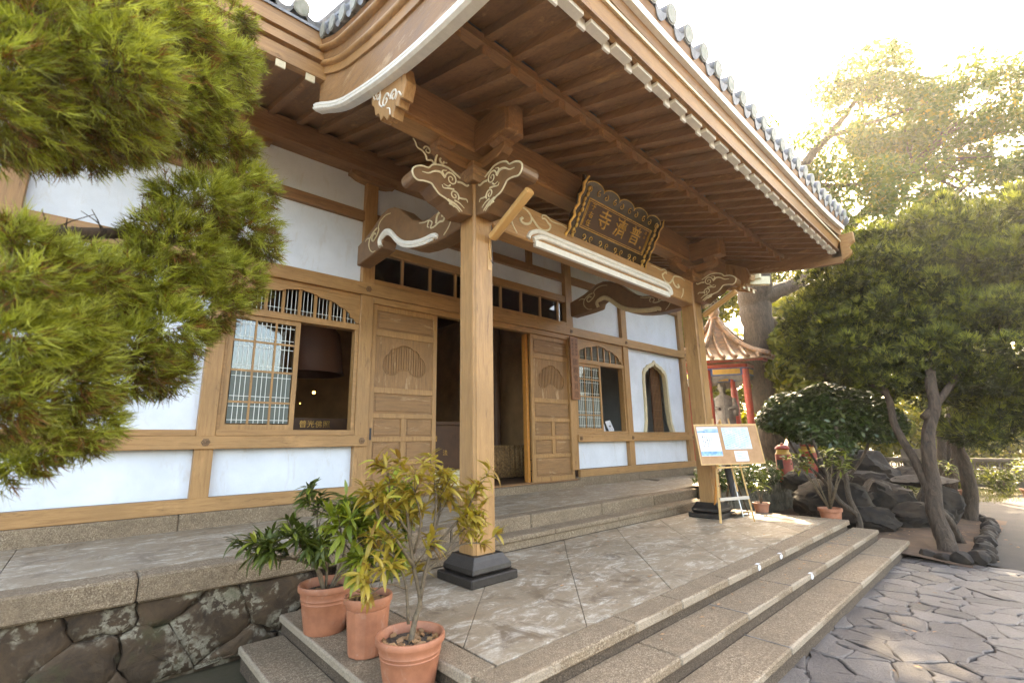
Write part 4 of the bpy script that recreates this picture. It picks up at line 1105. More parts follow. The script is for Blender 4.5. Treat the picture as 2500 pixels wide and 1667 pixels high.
# rubble retaining wall under the veranda: every stone its own part
def voronoi(x0, x1, y0, y1, cell, jit=0.38, gap=0.012, seed=1, aspect=1.0):
    rd = random.Random(seed); nx = max(1, int((x1-x0)/cell)); ny = max(1, int((y1-y0)/(cell/aspect)))
    dx, dy = (x1-x0)/nx, (y1-y0)/ny
    P = {}
    for i in range(-2, nx+2):
        for j in range(-2, ny+2):
            P[i, j] = (x0+(i+0.5+(0.5 if j % 2 else 0)*0.7+rd.uniform(-jit, jit))*dx, y0+(j+0.5+rd.uniform(-jit, jit))*dy)
    out = []
    for (i, j), p in P.items():
        if not (x0-dx <= p[0] <= x1+dx and y0-dy <= p[1] <= y1+dy): continue
        poly = [(p[0]-3*dx, p[1]-3*dy), (p[0]+3*dx, p[1]-3*dy), (p[0]+3*dx, p[1]+3*dy), (p[0]-3*dx, p[1]+3*dy)]
        for a in range(-2, 3):
            for b in range(-2, 3):
                q = P.get((i+a, j+b))
                if q is None or q == p: continue
                nx_, ny_ = q[0]-p[0], q[1]-p[1]; L = math.hypot(nx_, ny_)
                c = (nx_*(p[0]+q[0])+ny_*(p[1]+q[1]))/2 - gap/2*L
                poly = clip(poly, nx_, ny_, c)
                if len(poly) < 3: break
            if len(poly) < 3: break
        if len(poly) < 3: continue
        poly = rect_clip(poly, x0, x1, y0, y1)
        if len(poly) >= 3 and area(poly) > 0.0015: out.append(poly)
    return out
def rough(poly, amp, rd, n_sub=1):
    out = []
    for i in range(len(poly)):
        p, q = poly[i], poly[(i+1)%len(poly)]
        out.append(p); L = math.hypot(q[0]-p[0], q[1]-p[1])
        for k in range(1, n_sub+1):
            t = k/(n_sub+1); a = amp*min(1, L/0.2)
            out.append((p[0]+(q[0]-p[0])*t+rd.uniform(-a, a), p[1]+(q[1]-p[1])*t+rd.uniform(-a, a)))
    return out
rw = tag(thing('rubble_wall', (-1.0, 5.3, GZ), 'low rubble stone wall with pale lichen under the veranda edge', 'stone wall'))
MB().box(-4.5, 1.90, 5.318, 5.42, GZ-0.1, VZ-0.207).build('mortar_bed', M['rubble'], rw, w=True)
rd = random.Random(5)
for poly in voronoi(-3.2, 1.88, GZ-0.02, VZ-0.21, 0.44, 0.42, 0.004, 4, 1.15):
    poly = rough(poly, 0.03, rd, 2); n = len(poly); cx = sum(p[0] for p in poly)/n; cz = sum(p[1] for p in poly)/n
    pr = rd.uniform(0.0, 0.05); mb = MB(); vs = []; fs = []
    for k, (s_, y) in enumerate(((1.0, 5.36), (1.0, 5.305-pr*0.6), (0.95, 5.285-pr), (0.65, 5.275-pr), (0.3, 5.27-pr))):
        vs += [(cx+(p[0]-cx)*s_+rd.uniform(-1,1)*0.008*(k > 1), y+rd.uniform(-1,1)*0.008*(k > 1), cz+(p[1]-cz)*s_+rd.uniform(-1,1)*0.008*(k > 1)) for p in poly]
    for k in range(4): fs += [(k*n+i, k*n+(i+1)%n, (k+1)*n+(i+1)%n, (k+1)*n+i) for i in range(n)]
    fs.append(tuple(range(4*n, 5*n))); mb.add(vs, fs); mb.build('stone', M['rubble'], rw, w=True, smooth='all')

# ground sheets
MB().add([(-150,-150,GZ-0.06),(250,-150,GZ-0.06),(250,200,GZ-0.06),(-150,200,GZ-0.06)], [(0,1,2,3)]).build('ground', M['ground'], None, fix=False)['kind'] = 'structure'
def sheet(name, pts, z, mat):
    o = MB().add([(p[0], p[1], z) for p in pts], [tuple(range(len(pts)))]).build(name, M[mat], None, fix=False); o['kind'] = 'structure'; return o
sheet('driveway', [(9.75,-14),(30,-14),(30,0.2),(19.2,1.4),(18.6,2.45),(15.0,2.4),(14.6,1.3),(9.98,1.02),(9.75,0.6)], GZ-0.012, 'asphalt')
# earth bed with bumps
rows = []
for i in range(24):
    x = 9.5+i*0.24; rows.append([(x, 1.05+j*0.3, GZ+0.0+0.09*min(1, max(0, (j-0.3)/3))+0.05*noise.noise((x*1.3, j*0.5, 0))) for j in range(16)])
o = MB().grid(rows).build('earth_bed', M['earth'], None, smooth='all', fix=False); o['kind'] = 'structure'
# raised garden terrace beyond the veranda
rows = []
for i in range(28):
    x = 9.9+i*0.75; rows.append([(x, 4.95+j*0.8+(0.0 if x < 14.5 else (x-14.5)*0.02), -1.02+0.05*noise.noise((x, j, 3))) for j in range(22)])
o = MB().grid(rows).build('garden_terrace', M['ground'], None, smooth='all', fix=False); o['kind'] = 'structure'
sheet('cement_path', [(9.9,4.93),(14.5,5.02),(19.5,6.4),(19.5,8.4),(14.7,7.9),(14.6,5.9),(9.9,5.6)], -0.955, 'floor')
# flagstone paving
fp = thing('flagstone_paving', (6, 0, GZ), kind='structure')
MB().add([(-8,-8,GZ-0.028),(9.74,-8,GZ-0.028),(9.74,1.9,GZ-0.028),(-8,1.9,GZ-0.028)], [(0,1,2,3)]).build('mortar_bed', M['mortar'], fp, fix=False)
rd = random.Random(9); st = []
for poly in voronoi(2.2, 9.74, -2.4, 1.90, 0.25, 0.72, 0.010, 21, 0.75):
    cx = sum(p[0] for p in poly)/len(poly); cy = sum(p[1] for p in poly)/len(poly)
    st.append((math.hypot(cx-3, cy) if (cy > -0.6*cx+3) else 50+math.hypot(cx, cy), rough(poly, 0.028, rd, 2)))
st.sort(key=lambda s_: s_[0]); rest = MB()
for i, (d, poly) in enumerate(st):
    mb = MB() if i < 295 else rest
    stone_poly(mb, poly, GZ-0.03, GZ+rd.uniform(-0.006, 0.009), 0.009, rd.uniform(-0.02, 0.02))
    if i < 295: mb.build('flagstone', M['flag'], fp)
if rest.v: rest.build('flagstones', M['flag'], fp)['kind'] = 'stuff'

# warm-tinted air volume, added to spread the sun's glow and lift shadows
o = MB().box(-40, 75, -40, 75, GZ-1.2, 24).build('haze', None, None)
hm, hn, hb_ = new_mat('haze_air'); hn.nodes.remove(hb_)
pv = hn.nodes.new('ShaderNodeVolumePrincipled'); pv.inputs['Color'].default_value = (1.0, 0.94, 0.84, 1); pv.inputs['Density'].default_value = 0.0013; pv.inputs['Anisotropy'].default_value = 0.6
hn.links.new(pv.outputs[0], hn.nodes['Material Output'].inputs['Volume']); o.data.materials.append(hm); o['kind'] = 'stuff'
# ================================================================== THINGS ON AND AROUND THE HALL
# --- name plaque leaning forward over the entrance
PT = math.atan(0.6)
pc = Vector((5.77, 3.93+0.03*2.57, 3.235))
plq = tag(thing('name_plaque', pc - Vector((0,0,0.4)), 'black and gold carved name plaque with large gilt characters hanging over the entrance', 'plaque'))
PM = T(*pc) @ Matrix.Rotation(math.radians(1.7), 4, 'Z') @ Matrix.Rotation(PT, 4, 'X')   # local: x right, z up the board, -y out
def pl(mb, name, mat, smooth=False, bev=0.0):
    me = mb.mesh(name, mat, smooth); o = inst(name, me, PM, plq)
    if bev:
        b = o.modifiers.new('bevel', 'BEVEL'); b.width = bev; b.segments = 1
    return o
hw, hh = 0.83, 0.215
pl(MB().box(-hw, hw, -0.02, 0.02, -hh, hh), 'field', M['panel_dark'])
fr = MB()
for d, t_ in ((0.0, 0.014), (0.03, 0.008)):
    a, b = hw-d, hh-d
    fr.box(-a, a, -0.035, -0.0205, b-t_, b).box(-a, a, -0.035, -0.0205, -b, -b+t_).box(-a, -a+t_, -0.035, -0.0205, -b+t_, b-t_).box(a-t_, a, -0.035, -0.0205, -b+t_, b-t_)
pl(fr, 'gilt_border', M['gold'])
# flaring black scalloped frame
def scal(n, L, base, amp):
    return [(-L/2+L*i/(n*6), base+amp*abs(math.sin(PI*i/6))**0.7) for i in range(n*6+1)]
top = scal(5, 1.95, 0.31, 0.10); bot = [(x, -z) for x, z in scal(5, 1.95, 0.31, 0.10)]
vs = []; fs = []
outer = top + [(1.02, 0.40),(0.98,0.2),(1.01,0.0),(0.97,-0.2),(1.0,-0.40)] + bot[::-1] + [(-1.0,-0.40),(-0.97,-0.2),(-1.01,0),(-0.98,0.2),(-1.02,0.40)]
flare = MB(); ringplate(flare, [(-hw-0.001,-hh-0.001),(hw+0.001,-hh-0.001),(hw+0.001,hh+0.001),(-hw-0.001,hh+0.001)], -0.98, 0.98, -0.35, 0.35, -0.03, 0.02, np.array((0.0,0.0)))
pl(flare, 'frame', M['lacquer'])
crest = MB()
for s_ in (1, -1):
    for k in range(5):
        xc = (-0.78+0.39*k); w_ = 0.20
        poly = [(xc-w_, s_*0.351)] + [(xc+w_*math.cos(a), s_*(0.351+0.085*math.sin(a))) for a in np.linspace(PI, 0, 9)] + [(xc+w_, s_*0.351)]
        crest.prism(poly[1:-1], 'y', -0.035, 0.02)
for s_ in (1, -1):
    poly = [(s_*0.981,-0.42),(s_*1.03,-0.38),(s_*1.0,-0.25),(s_*1.05,-0.1),(s_*1.0,0.05),(s_*1.05,0.2),(s_*1.02,0.33),(s_*1.08,0.45),(s_*0.981,0.40)]
    crest.prism(poly, 'y', -0.04, 0.02)
pl(crest, 'crest', M['lacquer'])
gl = MB()
for s_ in (1, -1):
    for k in range(5):
        xc = (-0.78+0.39*k); P = [(xc+0.2*math.cos(a), -0.03, s_*(0.351+0.09*math.sin(a))) for a in np.linspace(PI, 0, 11)]
        gl.tube(P, 0.010, 5)
        for q in (-1, 1):
            c2 = curl(xc+q*0.11, s_*0.31, 0.048, PI/2*s_, 1.1, q, 0.2, 12); gl.tube([(a, -0.036, b) for a, b in c2], [0.009-0.0004*i for i in range(13)], 5)
for s_, mm in ((-1, 0.022), (1, 0.012)):
    side = MB()
    P = [(s_*(1.03+0.02*math.sin(i*1.9)), -0.045, -0.44+0.9*i/16) for i in range(17)]
    side.tube(P, [mm*(1+0.25*math.sin(i*2.4)) for i in range(17)], 6)
    for k in range(10):
        z = -0.36+0.075*k; side.add(*sphere((s_*(0.91+0.015*math.sin(k*2.1)), -0.04, z), 0.034, 7, 4, (0.8,0.6,1.2)))
    pl(side, 'gilt_side_carving', M['gold'], True)
pl(gl, 'gilt_scrolls', M['gold'], True)
for body, size, x, z in (('寺', 0.30, -0.36, 0.0), ('濟', 0.30, 0.06, 0.0), ('普', 0.30, 0.46, 0.0), ('于', 0.10, -0.68, 0.12), ('右', 0.10, -0.68, 0.0), ('任', 0.10, -0.68, -0.12),
                         ('己', 0.05, 0.70, 0.13), ('丑', 0.05, 0.70, 0.06), ('年', 0.05, 0.70, -0.12)):
    me = text_mesh(body, size, M['gold'], 0.008)
    inst('lettering', me, PM @ T(x, -0.026, z) @ Matrix.Rotation(PI/2, 4, 'X'), plq)
# --- vertical sign board on the door post
sb = tag(thing('sign_board', (8.785, 7.6, 1.01), 'tall narrow reddish sign board with brown characters on the post right of the door', 'sign'))
MB().box(8.64, 8.93, 7.585, 7.615, 1.01, 2.56).build('board', M['board_brown'], sb, bev=0.004)
for i, ch in enumerate('國觀會員證'):
    me = text_mesh(ch, 0.17, M['ink_brown'], 0.001)
    inst('lettering', me, T(8.795, 7.5825, 1.92-0.20*i) @ Matrix.Rotation(PI/2, 4, 'X'), sb)
for j, (x, s_) in enumerate(((8.85, '中國佛教寺'), (8.72, '寶覺寺分會'))):
    for i, ch in enumerate(s_):
        inst('lettering', text_mesh(ch, 0.075, M['ink_brown'], 0.001), T(x, 7.5825, 2.46-0.085*i) @ Matrix.Rotation(PI/2, 4, 'X'), sb)
# --- tan lamp housings on the pillars
def lamp(px, label):
    cy = warp((px, PYB-0.148, 0))[1]
    a, b = Vector((px+0.08, cy-0.05, 2.36)), Vector((px+0.08, cy-0.72, 2.69))
    l = tag(thing('wall_lamp', (px+0.08, cy, 2.1), label, 'lamp', 'lamps on the porch pillars'))
    d = (b-a).normalized(); side_ = Vector((1,0,0)); u = side_.cross(d)
    prof = [(0.055*math.copysign(abs(math.cos(t))**0.5, math.cos(t)), 0.042*math.copysign(abs(math.sin(t))**0.5, math.sin(t))) for t in np.linspace(0, 2*PI, 17)[:-1]]
    mb = MB(); vs = []; fs = []; n = 16
    for k, (s_, sc2) in enumerate(((0,0.7),(0.02,1),(0.98,1),(1.0,0.75))):
        c = a+(b-a)*s_; vs += [c+side_*p*sc2+u*q*sc2 for p, q in prof]
    for k in range(3): fs += [(k*n+i, k*n+(i+1)%n, (k+1)*n+(i+1)%n, (k+1)*n+i) for i in range(n)]
    fs += [tuple(range(n)), tuple(range(3*n, 4*n))]; mb.add(vs, fs); mb.build('housing', M['lamp_case'], l, smooth=True)
    mb = MB().obox((a+b)/2+u*0.043 if u.z > 0 else (a+b)/2-u*0.043, d*0.33, side_*0.035, u*0.004); mb.build('diffuser', M['white'], l)
    mb = MB().tube([a+Vector((0,0.03,-0.0)), a+Vector((0,0.045,-0.06)), (px+0.08, cy-0.012, 2.22), (px+0.08, cy-0.012, 2.12)], 0.010, 6)
    mb.box(px+0.05, px+0.11, cy-0.006, cy+0.0, 1.98, 2.22); mb.build('bracket', M['lamp_case'], l)
    mb = MB().tube([(px+0.11, cy-0.012, 2.55), (px+0.112, cy-0.012, 2.2), (px+0.10, cy-0.04, 2.05), (px+0.085, cy-0.02, 2.10)], 0.005, 5); mb.build('cable', M['ink'], l)
lamp(PX[0], 'tan tube lamp housing slanting up from the near left porch pillar'); lamp(PX[1], 'tan tube lamp housing slanting up from the far right porch pillar')

# --- easel with notice board
ex, ey = (Vector((8.01, 3.93, 0)), Vector((8.53, 3.61, 0)))
rdir = (ey-ex).normalized(); ndir = Vector((rdir.y, -rdir.x, 0))  # towards the viewer
if ndir.dot(Vector((-1,-1,0))) < 0: ndir = -ndir
ec = (ex+ey)/2
ea = tag(thing('easel', (ec.x, ec.y, PZ), 'wooden easel of pine legs standing by the right porch pillar', 'easel'))
def E_(u, d, z): return ec + rdir*u - ndir*d + Vector((0,0,z))   # d: away from viewer
for u0, u1 in ((-0.31, -0.17), (0.31, 0.13)):
    MB().beam(E_(u0,0,PZ), E_(u1,0.14,0.36), 0.035, 0.024).build('leg', M['pale_wood'], ea, bev=0.002)
MB().beam(E_(-0.10,0.52,PZ), E_(-0.02,0.16,0.33), 0.035, 0.024).build('leg', M['orange_wood'], ea, bev=0.002)
MB().beam(E_(0.08,0.03,-0.86), E_(-0.02,0.155,0.35), 0.035, 0.02).build('mast', M['pale_wood'], ea, bev=0.002)
MB().beam(E_(-0.27,0.02,-0.98), E_(0.275,0.02,-0.965), 0.02, 0.05).build('crossbar', M['metal'], ea, bev=0.002)
MB().beam(E_(-0.30,-0.02,-0.465), E_(0.30,-0.02,-0.46), 0.05, 0.022).build('tray', M['pale_wood'], ea, bev=0.002)
mb = MB()
for s_ in (-1, 1):
    for k in range(3):
        p = E_(s_*(0.285-0.018*k*1.0), 0.016+0.012*k-0.013, -1.02+0.2*k+0.06); mb.add(*sphere(p, 0.009, 8, 4))
mb.build('peg_hole', M['ink'], ea)
# board
BW, BH = 0.60, 0.345
bc = E_(0.02, 0.035, -0.08); nb = tag(thing('notice_board', bc-Vector((0,0,0.35)), 'brown notice board with blue and white sheets pinned on it, resting on the easel', 'notice board'))
zb = (Vector((0,0,1)) - ndir*0.19).normalized(); yb = -(rdir.cross(zb)); 
if yb.dot(ndir) < 0: nb_out = -yb
else: nb_out = yb
BM = Matrix(((rdir.x, nb_out.x*-1, zb.x, bc.x), (rdir.y, nb_out.y*-1, zb.y, bc.y), (rdir.z, nb_out.z*-1, zb.z, bc.z), (0,0,0,1)))
def nbp(mb, name, mat): return inst(name, mb.mesh(name, mat), BM, nb)
nbp(MB().box(-BW, BW, -0.008, 0.008, -BH, BH), 'board', M['cork'])
f_ = MB()
f_.box(-BW, BW, -0.016, -0.0085, BH-0.03, BH).box(-BW, BW, -0.016, -0.0085, -BH, -BH+0.018).box(-BW, -BW+0.02, -0.016, -0.0085, -BH+0.018, BH-0.03).box(BW-0.02, BW, -0.016, -0.0085, -BH+0.018, BH-0.03)
nbp(f_, 'frame', M['pale_wood'])
# sheets pinned on the board (each lies on the board: its own part)
def poster(name, x0, x1, z0, z1, mat, lines, label):
    p = thing(name, bc, parent=nb); p['label'] = label
    inst('paper', MB().box(x0, x1, -0.0115, -0.0086, z0, z1).mesh('paper', mat), BM, p)
    for nm, mt, rects in lines:
        mb = MB()
        for a, b, c, d in rects: mb.box(x0+(x1-x0)*a, x0+(x1-x0)*b, -0.0125, -0.0118, z0+(z1-z0)*c, z0+(z1-z0)*d)
        inst(nm, mb.mesh(nm, mt), BM, p)
rq = random.Random(3)
cols = [(0.18+0.1*i+0.02*rq.random(), 0.20+0.1*i+0.02*rq.random(), 0.30+0.05*rq.random()+0.04*j, 0.32+0.05*rq.random()+0.04*j) for i in range(5) for j in range(9)]
poster('blue_poster', -0.555, -0.16, -0.20, 0.30, M['paper'], [('print_band', M['blueink'], [(0.0,1,0.02,0.16),(0,1,0.80,0.86),(0.3,1,0.88,0.92)]), ('print', M['ink'], cols)], 'tall white and blue poster')
rows_ = [(0.06+0.11*i, 0.06+0.11*i+rq.uniform(0.03,0.09), 0.08+0.05*j, 0.095+0.05*j) for i in range(8) for j in range(17)]
poster('schedule_sheet', -0.09, 0.42, -0.09, 0.285, M['paper_blue'], [('print', M['ink'], rows_[::2]), ('table_print', M['paper'], rows_[1::2])], 'pale blue printed schedule')
poster('small_note', 0.06, 0.31, -0.295, -0.12, M['paper'], [('print', M['blueink'], [(0.15,0.6,0.75,0.79),(0.15,0.45,0.6,0.64),(0.15,0.5,0.45,0.49),(0.15,0.8,0.25,0.28)])], 'small white note')
# folded umbrella stand behind the easel
us = tag(thing('folded_stand', (9.0, 4.15, PZ), 'dark folding stand with thin crossed legs and a hanging bag behind the easel', 'stand'))
for a, b in (((8.75,4.25,PZ),(9.0,4.1,-0.5)), ((9.25,4.0,PZ),(8.98,4.12,-0.5)), ((8.9,3.95,PZ),(9.02,4.15,-0.45)), ((9.1,4.35,PZ),(8.99,4.1,-0.4))):
    MB().tube([a, b], 0.012, 6).build('leg', M['metal'] if a[1] < 4 else M['bronze'], us)
MB().tube([(8.93,4.12,-0.40),(8.92,4.12,-0.55),(8.95,4.12,-0.85),(8.97,4.12,-1.1)], [0.03,0.085,0.05,0.02], 8).build('bag', M['ink'], us, smooth=True)
MB().box(8.7, 9.3, 3.96, 4.3, -1.3, -1.285).build('base_frame', M['bronze'], us)

# --- things inside the hall
al = tag(thing('altar_cabinet', (5.35, 9.0, -0.84), 'dark red-brown altar cabinet with gilt characters and a wheel emblem, inside the doorway', 'altar'))
MB().box(5.05, 6.45, 8.9, 9.5, -0.84, 0.42).build('cabinet', M['interior'], al, bev=0.01)
MB().box(4.95, 6.55, 8.85, 9.55, 0.42, 0.50).build('top', M['interior'], al, bev=0.01)
for ch, x, z in (('普', 5.62, 0.12), ('法', 5.88, -0.18), ('輪', 5.92, -0.62)):
    inst('lettering', text_mesh(ch, 0.13, M['gold'], 0.002), T(x, 8.895, z) @ Matrix.Rotation(PI/2, 4, 'X'), al)
mb = MB(); wc = (5.24, 8.89, -0.28)
mb.tube([(wc[0]+0.10*math.cos(t), wc[1], wc[2]+0.13*math.sin(t)) for t in np.linspace(0, 2*PI, 21)], 0.010, 5)
for k in range(8): mb.tube([wc, (wc[0]+0.13*math.cos(k*PI/4), wc[1], wc[2]+0.16*math.sin(k*PI/4))], 0.006, 5)
mb.build('wheel_emblem', M['gold'], al)
cu_ = tag(thing('cushion_stack', (5.5, 8.45, -0.84), 'pale layered kneeling cushions at the foot of the altar cabinet', 'cushion'))
for k in range(3): MB().box(5.05-0.03*k, 5.95, 8.2, 8.7, -0.84+0.11*k, -0.74+0.11*k).build('cushion', M['cream'], cu_, bev=0.03)
sl = tag(thing('red_shrine_lamp', (5.28, 9.05, 0.5), 'small red glowing lamp with a wide shade on the altar cabinet', 'lamp'))
MB().lathe([(0.05,0),(0.02,0.14)], 10, (5.28, 9.05, 0.5)).build('lamp_body', M['glow_red'], sl); MB().lathe([(0.18,0.15),(0.15,0.24)], 14, (5.28,9.05,0.5)).build('lamp_shade', M['interior_wall'], sl)
tbl = tag(thing('reception_table', (8.0, 9.3, -0.84), 'table under a fringed gold-brown cloth just inside the right door', 'table'))
MB().box(7.0, 8.45, 9.0, 9.8, -0.08, -0.04).build('table_top', M['cloth'], tbl)
mb = MB(); P = []
for i in range(90):
    x = 7.0+1.45*i/89; P.append((x, 9.0-0.03-0.025*math.sin(i*1.9)-0.015*math.sin(i*0.7)))
mb.slab([[(p[0], p[1], -0.80) for p in P], [(p[0], p[1]+0.01, -0.05) for p in P]], (0,0.01,0)); mb.build('cloth_skirt', M['cloth'], tbl, smooth='all')
st_ = tag(thing('stool', (8.25, 8.6, -0.84), 'low dark wooden stool in front of the cloth-covered table', 'stool'))
MB().box(8.08, 8.42, 8.45, 8.75, -0.42, -0.38).build('seat', M['interior'], st_)
for a in (-1,1):
    for b in (-1,1): MB().beam((8.25+a*0.17, 8.6+b*0.14, -0.84), (8.25+a*0.11, 8.6+b*0.09, -0.42), 0.035, 0.035).build('leg', M['interior'], st_)
    MB().beam((8.25+a*0.15, 8.46, -0.66), (8.25+a*0.15, 8.74, -0.66), 0.02, 0.03).build('stretcher', M['interior'], st_)
bl = tag(thing('great_bell', (3.0, 9.0, 1.1), 'large dark bronze bell hanging behind the open left window', 'bell'))
MB().lathe([(0.0,1.1),(0.3,1.05),(0.5,0.8),(0.56,0.4),(0.58,0.1),(0.62,0.0),(0.56,0.0)], 28, (3.05, 9.3, 1.36), close=False).build('bell_body', M['ink_brown'], bl, smooth=True)
MB().tube([(3.0,9.0,2.05),(3.0,9.0,3.9)], 0.04, 8).build('hanger', M['bronze'], bl)
sb2 = tag(thing('donation_box', (2.95, 8.6, -0.84), 'dark box with gilt characters inside the left window', 'box'))
MB().box(2.45, 3.75, 8.61, 8.9, -0.84, 0.50).build('body', M['interior'], sb2)
for i, ch in enumerate('普光佛照'): inst('lettering', text_mesh(ch, 0.13, M['gold'], 0.001), T(2.76+0.135*i, 8.603, 0.385) @ Matrix.Rotation(PI/2, 4, 'X'), sb2)
gp = [(3.45,10.2,1.12,0.032,'round amber lamp glowing in the dark behind the left window'), (2.95,10.2,0.92,0.011,'tiny amber light left of the round amber lamp'), (3.25,10.4,0.90,0.010,'tiny amber light just below the round amber lamp')]
for x, y, z, r, lb in gp:
    tag(MB().add(*sphere((x,y,z), r, 10, 6)).build('altar_light', M['glow']), lb, 'lamp', 'altar lights')
ac = tag(thing('air_conditioner', (11.2, 9.4, -0.84), 'pale floor-standing air conditioner seen through the open right window', 'air conditioner'))
MB().box(10.95, 11.45, 9.3, 9.7, -0.84, 1.25).build('cabinet', M['cream'], ac, bev=0.02); MB().box(10.99, 11.3, 9.288, 9.299, 0.85, 1.12).build('outlet', M['ink'], ac)
for i, (x, z0, r, lb) in enumerate(((10.15, 0.264, 0.10, 'white leaflet lying against the right window sill, left one'), (10.52, 0.264, -0.2, 'white leaflet with a dark square standing on the right window sill'))):
    l_ = tag(thing('leaflet', (x, 7.9, z0), lb, 'leaflet'))
    m_ = T(x, 7.9, z0) @ Matrix.Rotation(r, 4, 'Y') @ Matrix.Rotation(-0.3, 4, 'X')
    inst('sheet', MB().box(-0.11,0.11,-0.003,0.003,0,0.30 if i else 0.2).mesh('sheet', M['paper']), m_, l_)
    inst('print', MB().box(-0.07,0.07,-0.0045,-0.0035,0.05,0.056).box(-0.07,0.05,-0.0045,-0.0035,0.08,0.086).box(-0.03,0.04,-0.0045,-0.0035,0.12,0.17).mesh('print', M['ink']), m_, l_)
vp = tag(thing('indoor_plant', (12.3, 8.6, -0.84), 'slim dark-leaved plant behind the cusped window', 'plant'))
MB().lathe([(0.14,0),(0.18,0.3)], 14, (12.3, 8.6, -0.84)).build('pot', M['terracotta'], vp); mb = MB()
for k in range(40):
    a = k*2.4; z = -0.3+k*0.032; mb.beam((12.3, 8.6, z), (12.3+0.22*math.cos(a), 8.6+0.22*math.sin(a), z+0.16), 0.03, 0.004)
mb.tube([(12.3,8.6,-0.6),(12.3,8.6,1.0)], 0.012, 6); mb.build('foliage', M['potleaf_dark'], vp)

# ================================================================== GARDEN: PAVILION, STATUE, RED BURNERS, ROCKS, WALL
pvx, pvy, pvz = 18.2, 8.33, -0.95
pav = tag(thing('pavilion', (pvx, pvy, pvz), 'small hexagonal pavilion with curved orange-brown tile roof and red columns, beyond the right pillar', 'pavilion'))
th0 = math.radians(65.4); vdir = Vector((math.sin(th0), math.cos(th0), 0)); vperp = Vector((math.cos(th0), -math.sin(th0), 0))
def pp(r, deg, z): a = math.radians(deg); q = Vector((pvx, pvy, 0)) - vdir*(r*math.cos(a)) + vperp*(r*math.sin(a)); return Vector((q.x, q.y, z))
angs_ = [40+60*k for k in range(6)]
for a in angs_:
    p = pp(1.3, a, 0); MB().lathe([(0.135,0.08),(0.125,3.45)], 14, (p.x, p.y, pvz)).build('column', M['red'], pav, smooth=True)
    MB().lathe([(0.22,0.0),(0.22,0.08)], 14, (p.x, p.y, pvz)).build('column_base', M['stone_grey'], pav)
MB().prism([tuple(pp(1.9, a, 0))[:2] for a in angs_], 'z', pvz-0.14, pvz-0.001).build('floor', M['stone_grey'], pav)
for i in range(6):
    a, b = pp(1.3, angs_[i], 0), pp(1.3, angs_[(i+1)%6], 0)
    MB().beam((a.x,a.y,2.42), (b.x,b.y,2.42), 0.12, 0.26).build('lintel', M['blue'], pav)
    q = a.lerp(b, 0.14); q2 = a.lerp(b, 0.86); MB().beam((q.x,q.y,2.42), (q2.x,q2.y,2.42), 0.126, 0.19).build('lintel_panel', M['yellow'], pav)
    MB().beam((a.x,a.y,2.62), (b.x,b.y,2.62), 0.2, 0.12).build('red_plate', M['red'], pav)
    q = a.lerp(b, 0.04); q2 = a.lerp(b, 0.96)
    mb = MB(); d = (b-a).normalized(); n_ = Vector((d.y,-d.x,0)); L = (b-a).length
    pts = [(0.06,2.28),(0.10,2.05),(0.20,2.0),(0.28,2.10),(0.45,2.16),(0.55,2.16),(0.72,2.10),(0.80,2.0),(0.90,2.05),(0.94,2.28)]
    vs = [(a+(b-a)*t+n_*s_*0.02) + Vector((0,0,z)) for s_ in (-1,1) for t, z in pts]
    k = len(pts); mb.add([(v.x,v.y,v.z) for v in vs], [tuple(range(k)), tuple(range(2*k-1,k-1,-1))]+[(j,j+k,(j+1)%k+k,(j+1)%k) for j in range(k)]); mb.build('hanging_valance', M['stone_grey'], pav)
RP = [(0.12,4.60),(0.32,4.20),(0.68,3.74),(1.15,3.32),(1.68,2.98),(2.2,2.78)]
def rprof(t):
    k = t*(len(RP)-1); i = min(int(k), len(RP)-2); u = k-i
    return RP[i][0]+(RP[i+1][0]-RP[i][0])*u, RP[i][1]+(RP[i+1][1]-RP[i][1])*u
for i in range(6):
    a0, a1 = angs_[i], angs_[i]+60
    rows = []
    for t in np.linspace(0, 1, 9):
        r, z = rprof(t); A, B = pp(r*1.10, a0, z), pp(r*1.10, a1, z)
        rows.append([A.lerp(B, u)+Vector((0,0,-0.05*math.sin(PI*u)*t)) for u in np.linspace(0,1,5)])
    MB().slab([[tuple(p) for p in r_] for r_ in rows], (0,0,-0.05)).build('roof_face', M['orange_tile'], pav)
    for u in (0.10,0.26,0.42,0.58,0.74,0.90):
        P = []
        for t in np.linspace(0.12, 1.02, 12):
            r, z = rprof(min(t,1)); r *= max(1, t); A, B = pp(r*1.10, a0, z), pp(r*1.10, a1, z); q = A.lerp(B, 0.5); c_w = (A-B).length*0.5
            s_ = (u-0.5)*3.0*1.10*0.72
            if abs(s_) > c_w: continue
            P.append(q+(B-A).normalized()*s_+Vector((0,0,0.03)))
        if len(P) >= 2:
            P2 = []
            for i_, p_ in enumerate(P): P2.append(p_)
            rr = [0.062+0.010*(k % 2) for k in range(len(P2))]
            MB().tube(P2, rr, 7).build('tile_row', M['orange_tile'], pav, smooth='all')
    P = []
    for t in np.linspace(0, 1.0, 9): r, z = rprof(t); P.append(pp(r*1.12, a0, z+0.09))
    P.append(pp(2.45, a0, 2.90)); MB().tube(P, [0.08,0.09]+[0.10]*7+[0.05], 8).build('hip_ridge', M['orange_tile'], pav, smooth='all')
    A, B = pp(2.16, a0, 2.72), pp(2.16, a1, 2.72)
    MB().beam(A, B, 0.04, 0.10).build('eave_board', M['red'], pav)
MB().lathe([(0.14,0),(0.22,0.05),(0.20,0.12),(0.24,0.2),(0.17,0.3),(0.24,0.45),(0.20,0.62),(0.08,0.72),(0.05,0.9),(0.0,1.0)], 16, (pvx, pvy, 4.5)).build('finial', M['orange_tile'], pav, smooth=True)
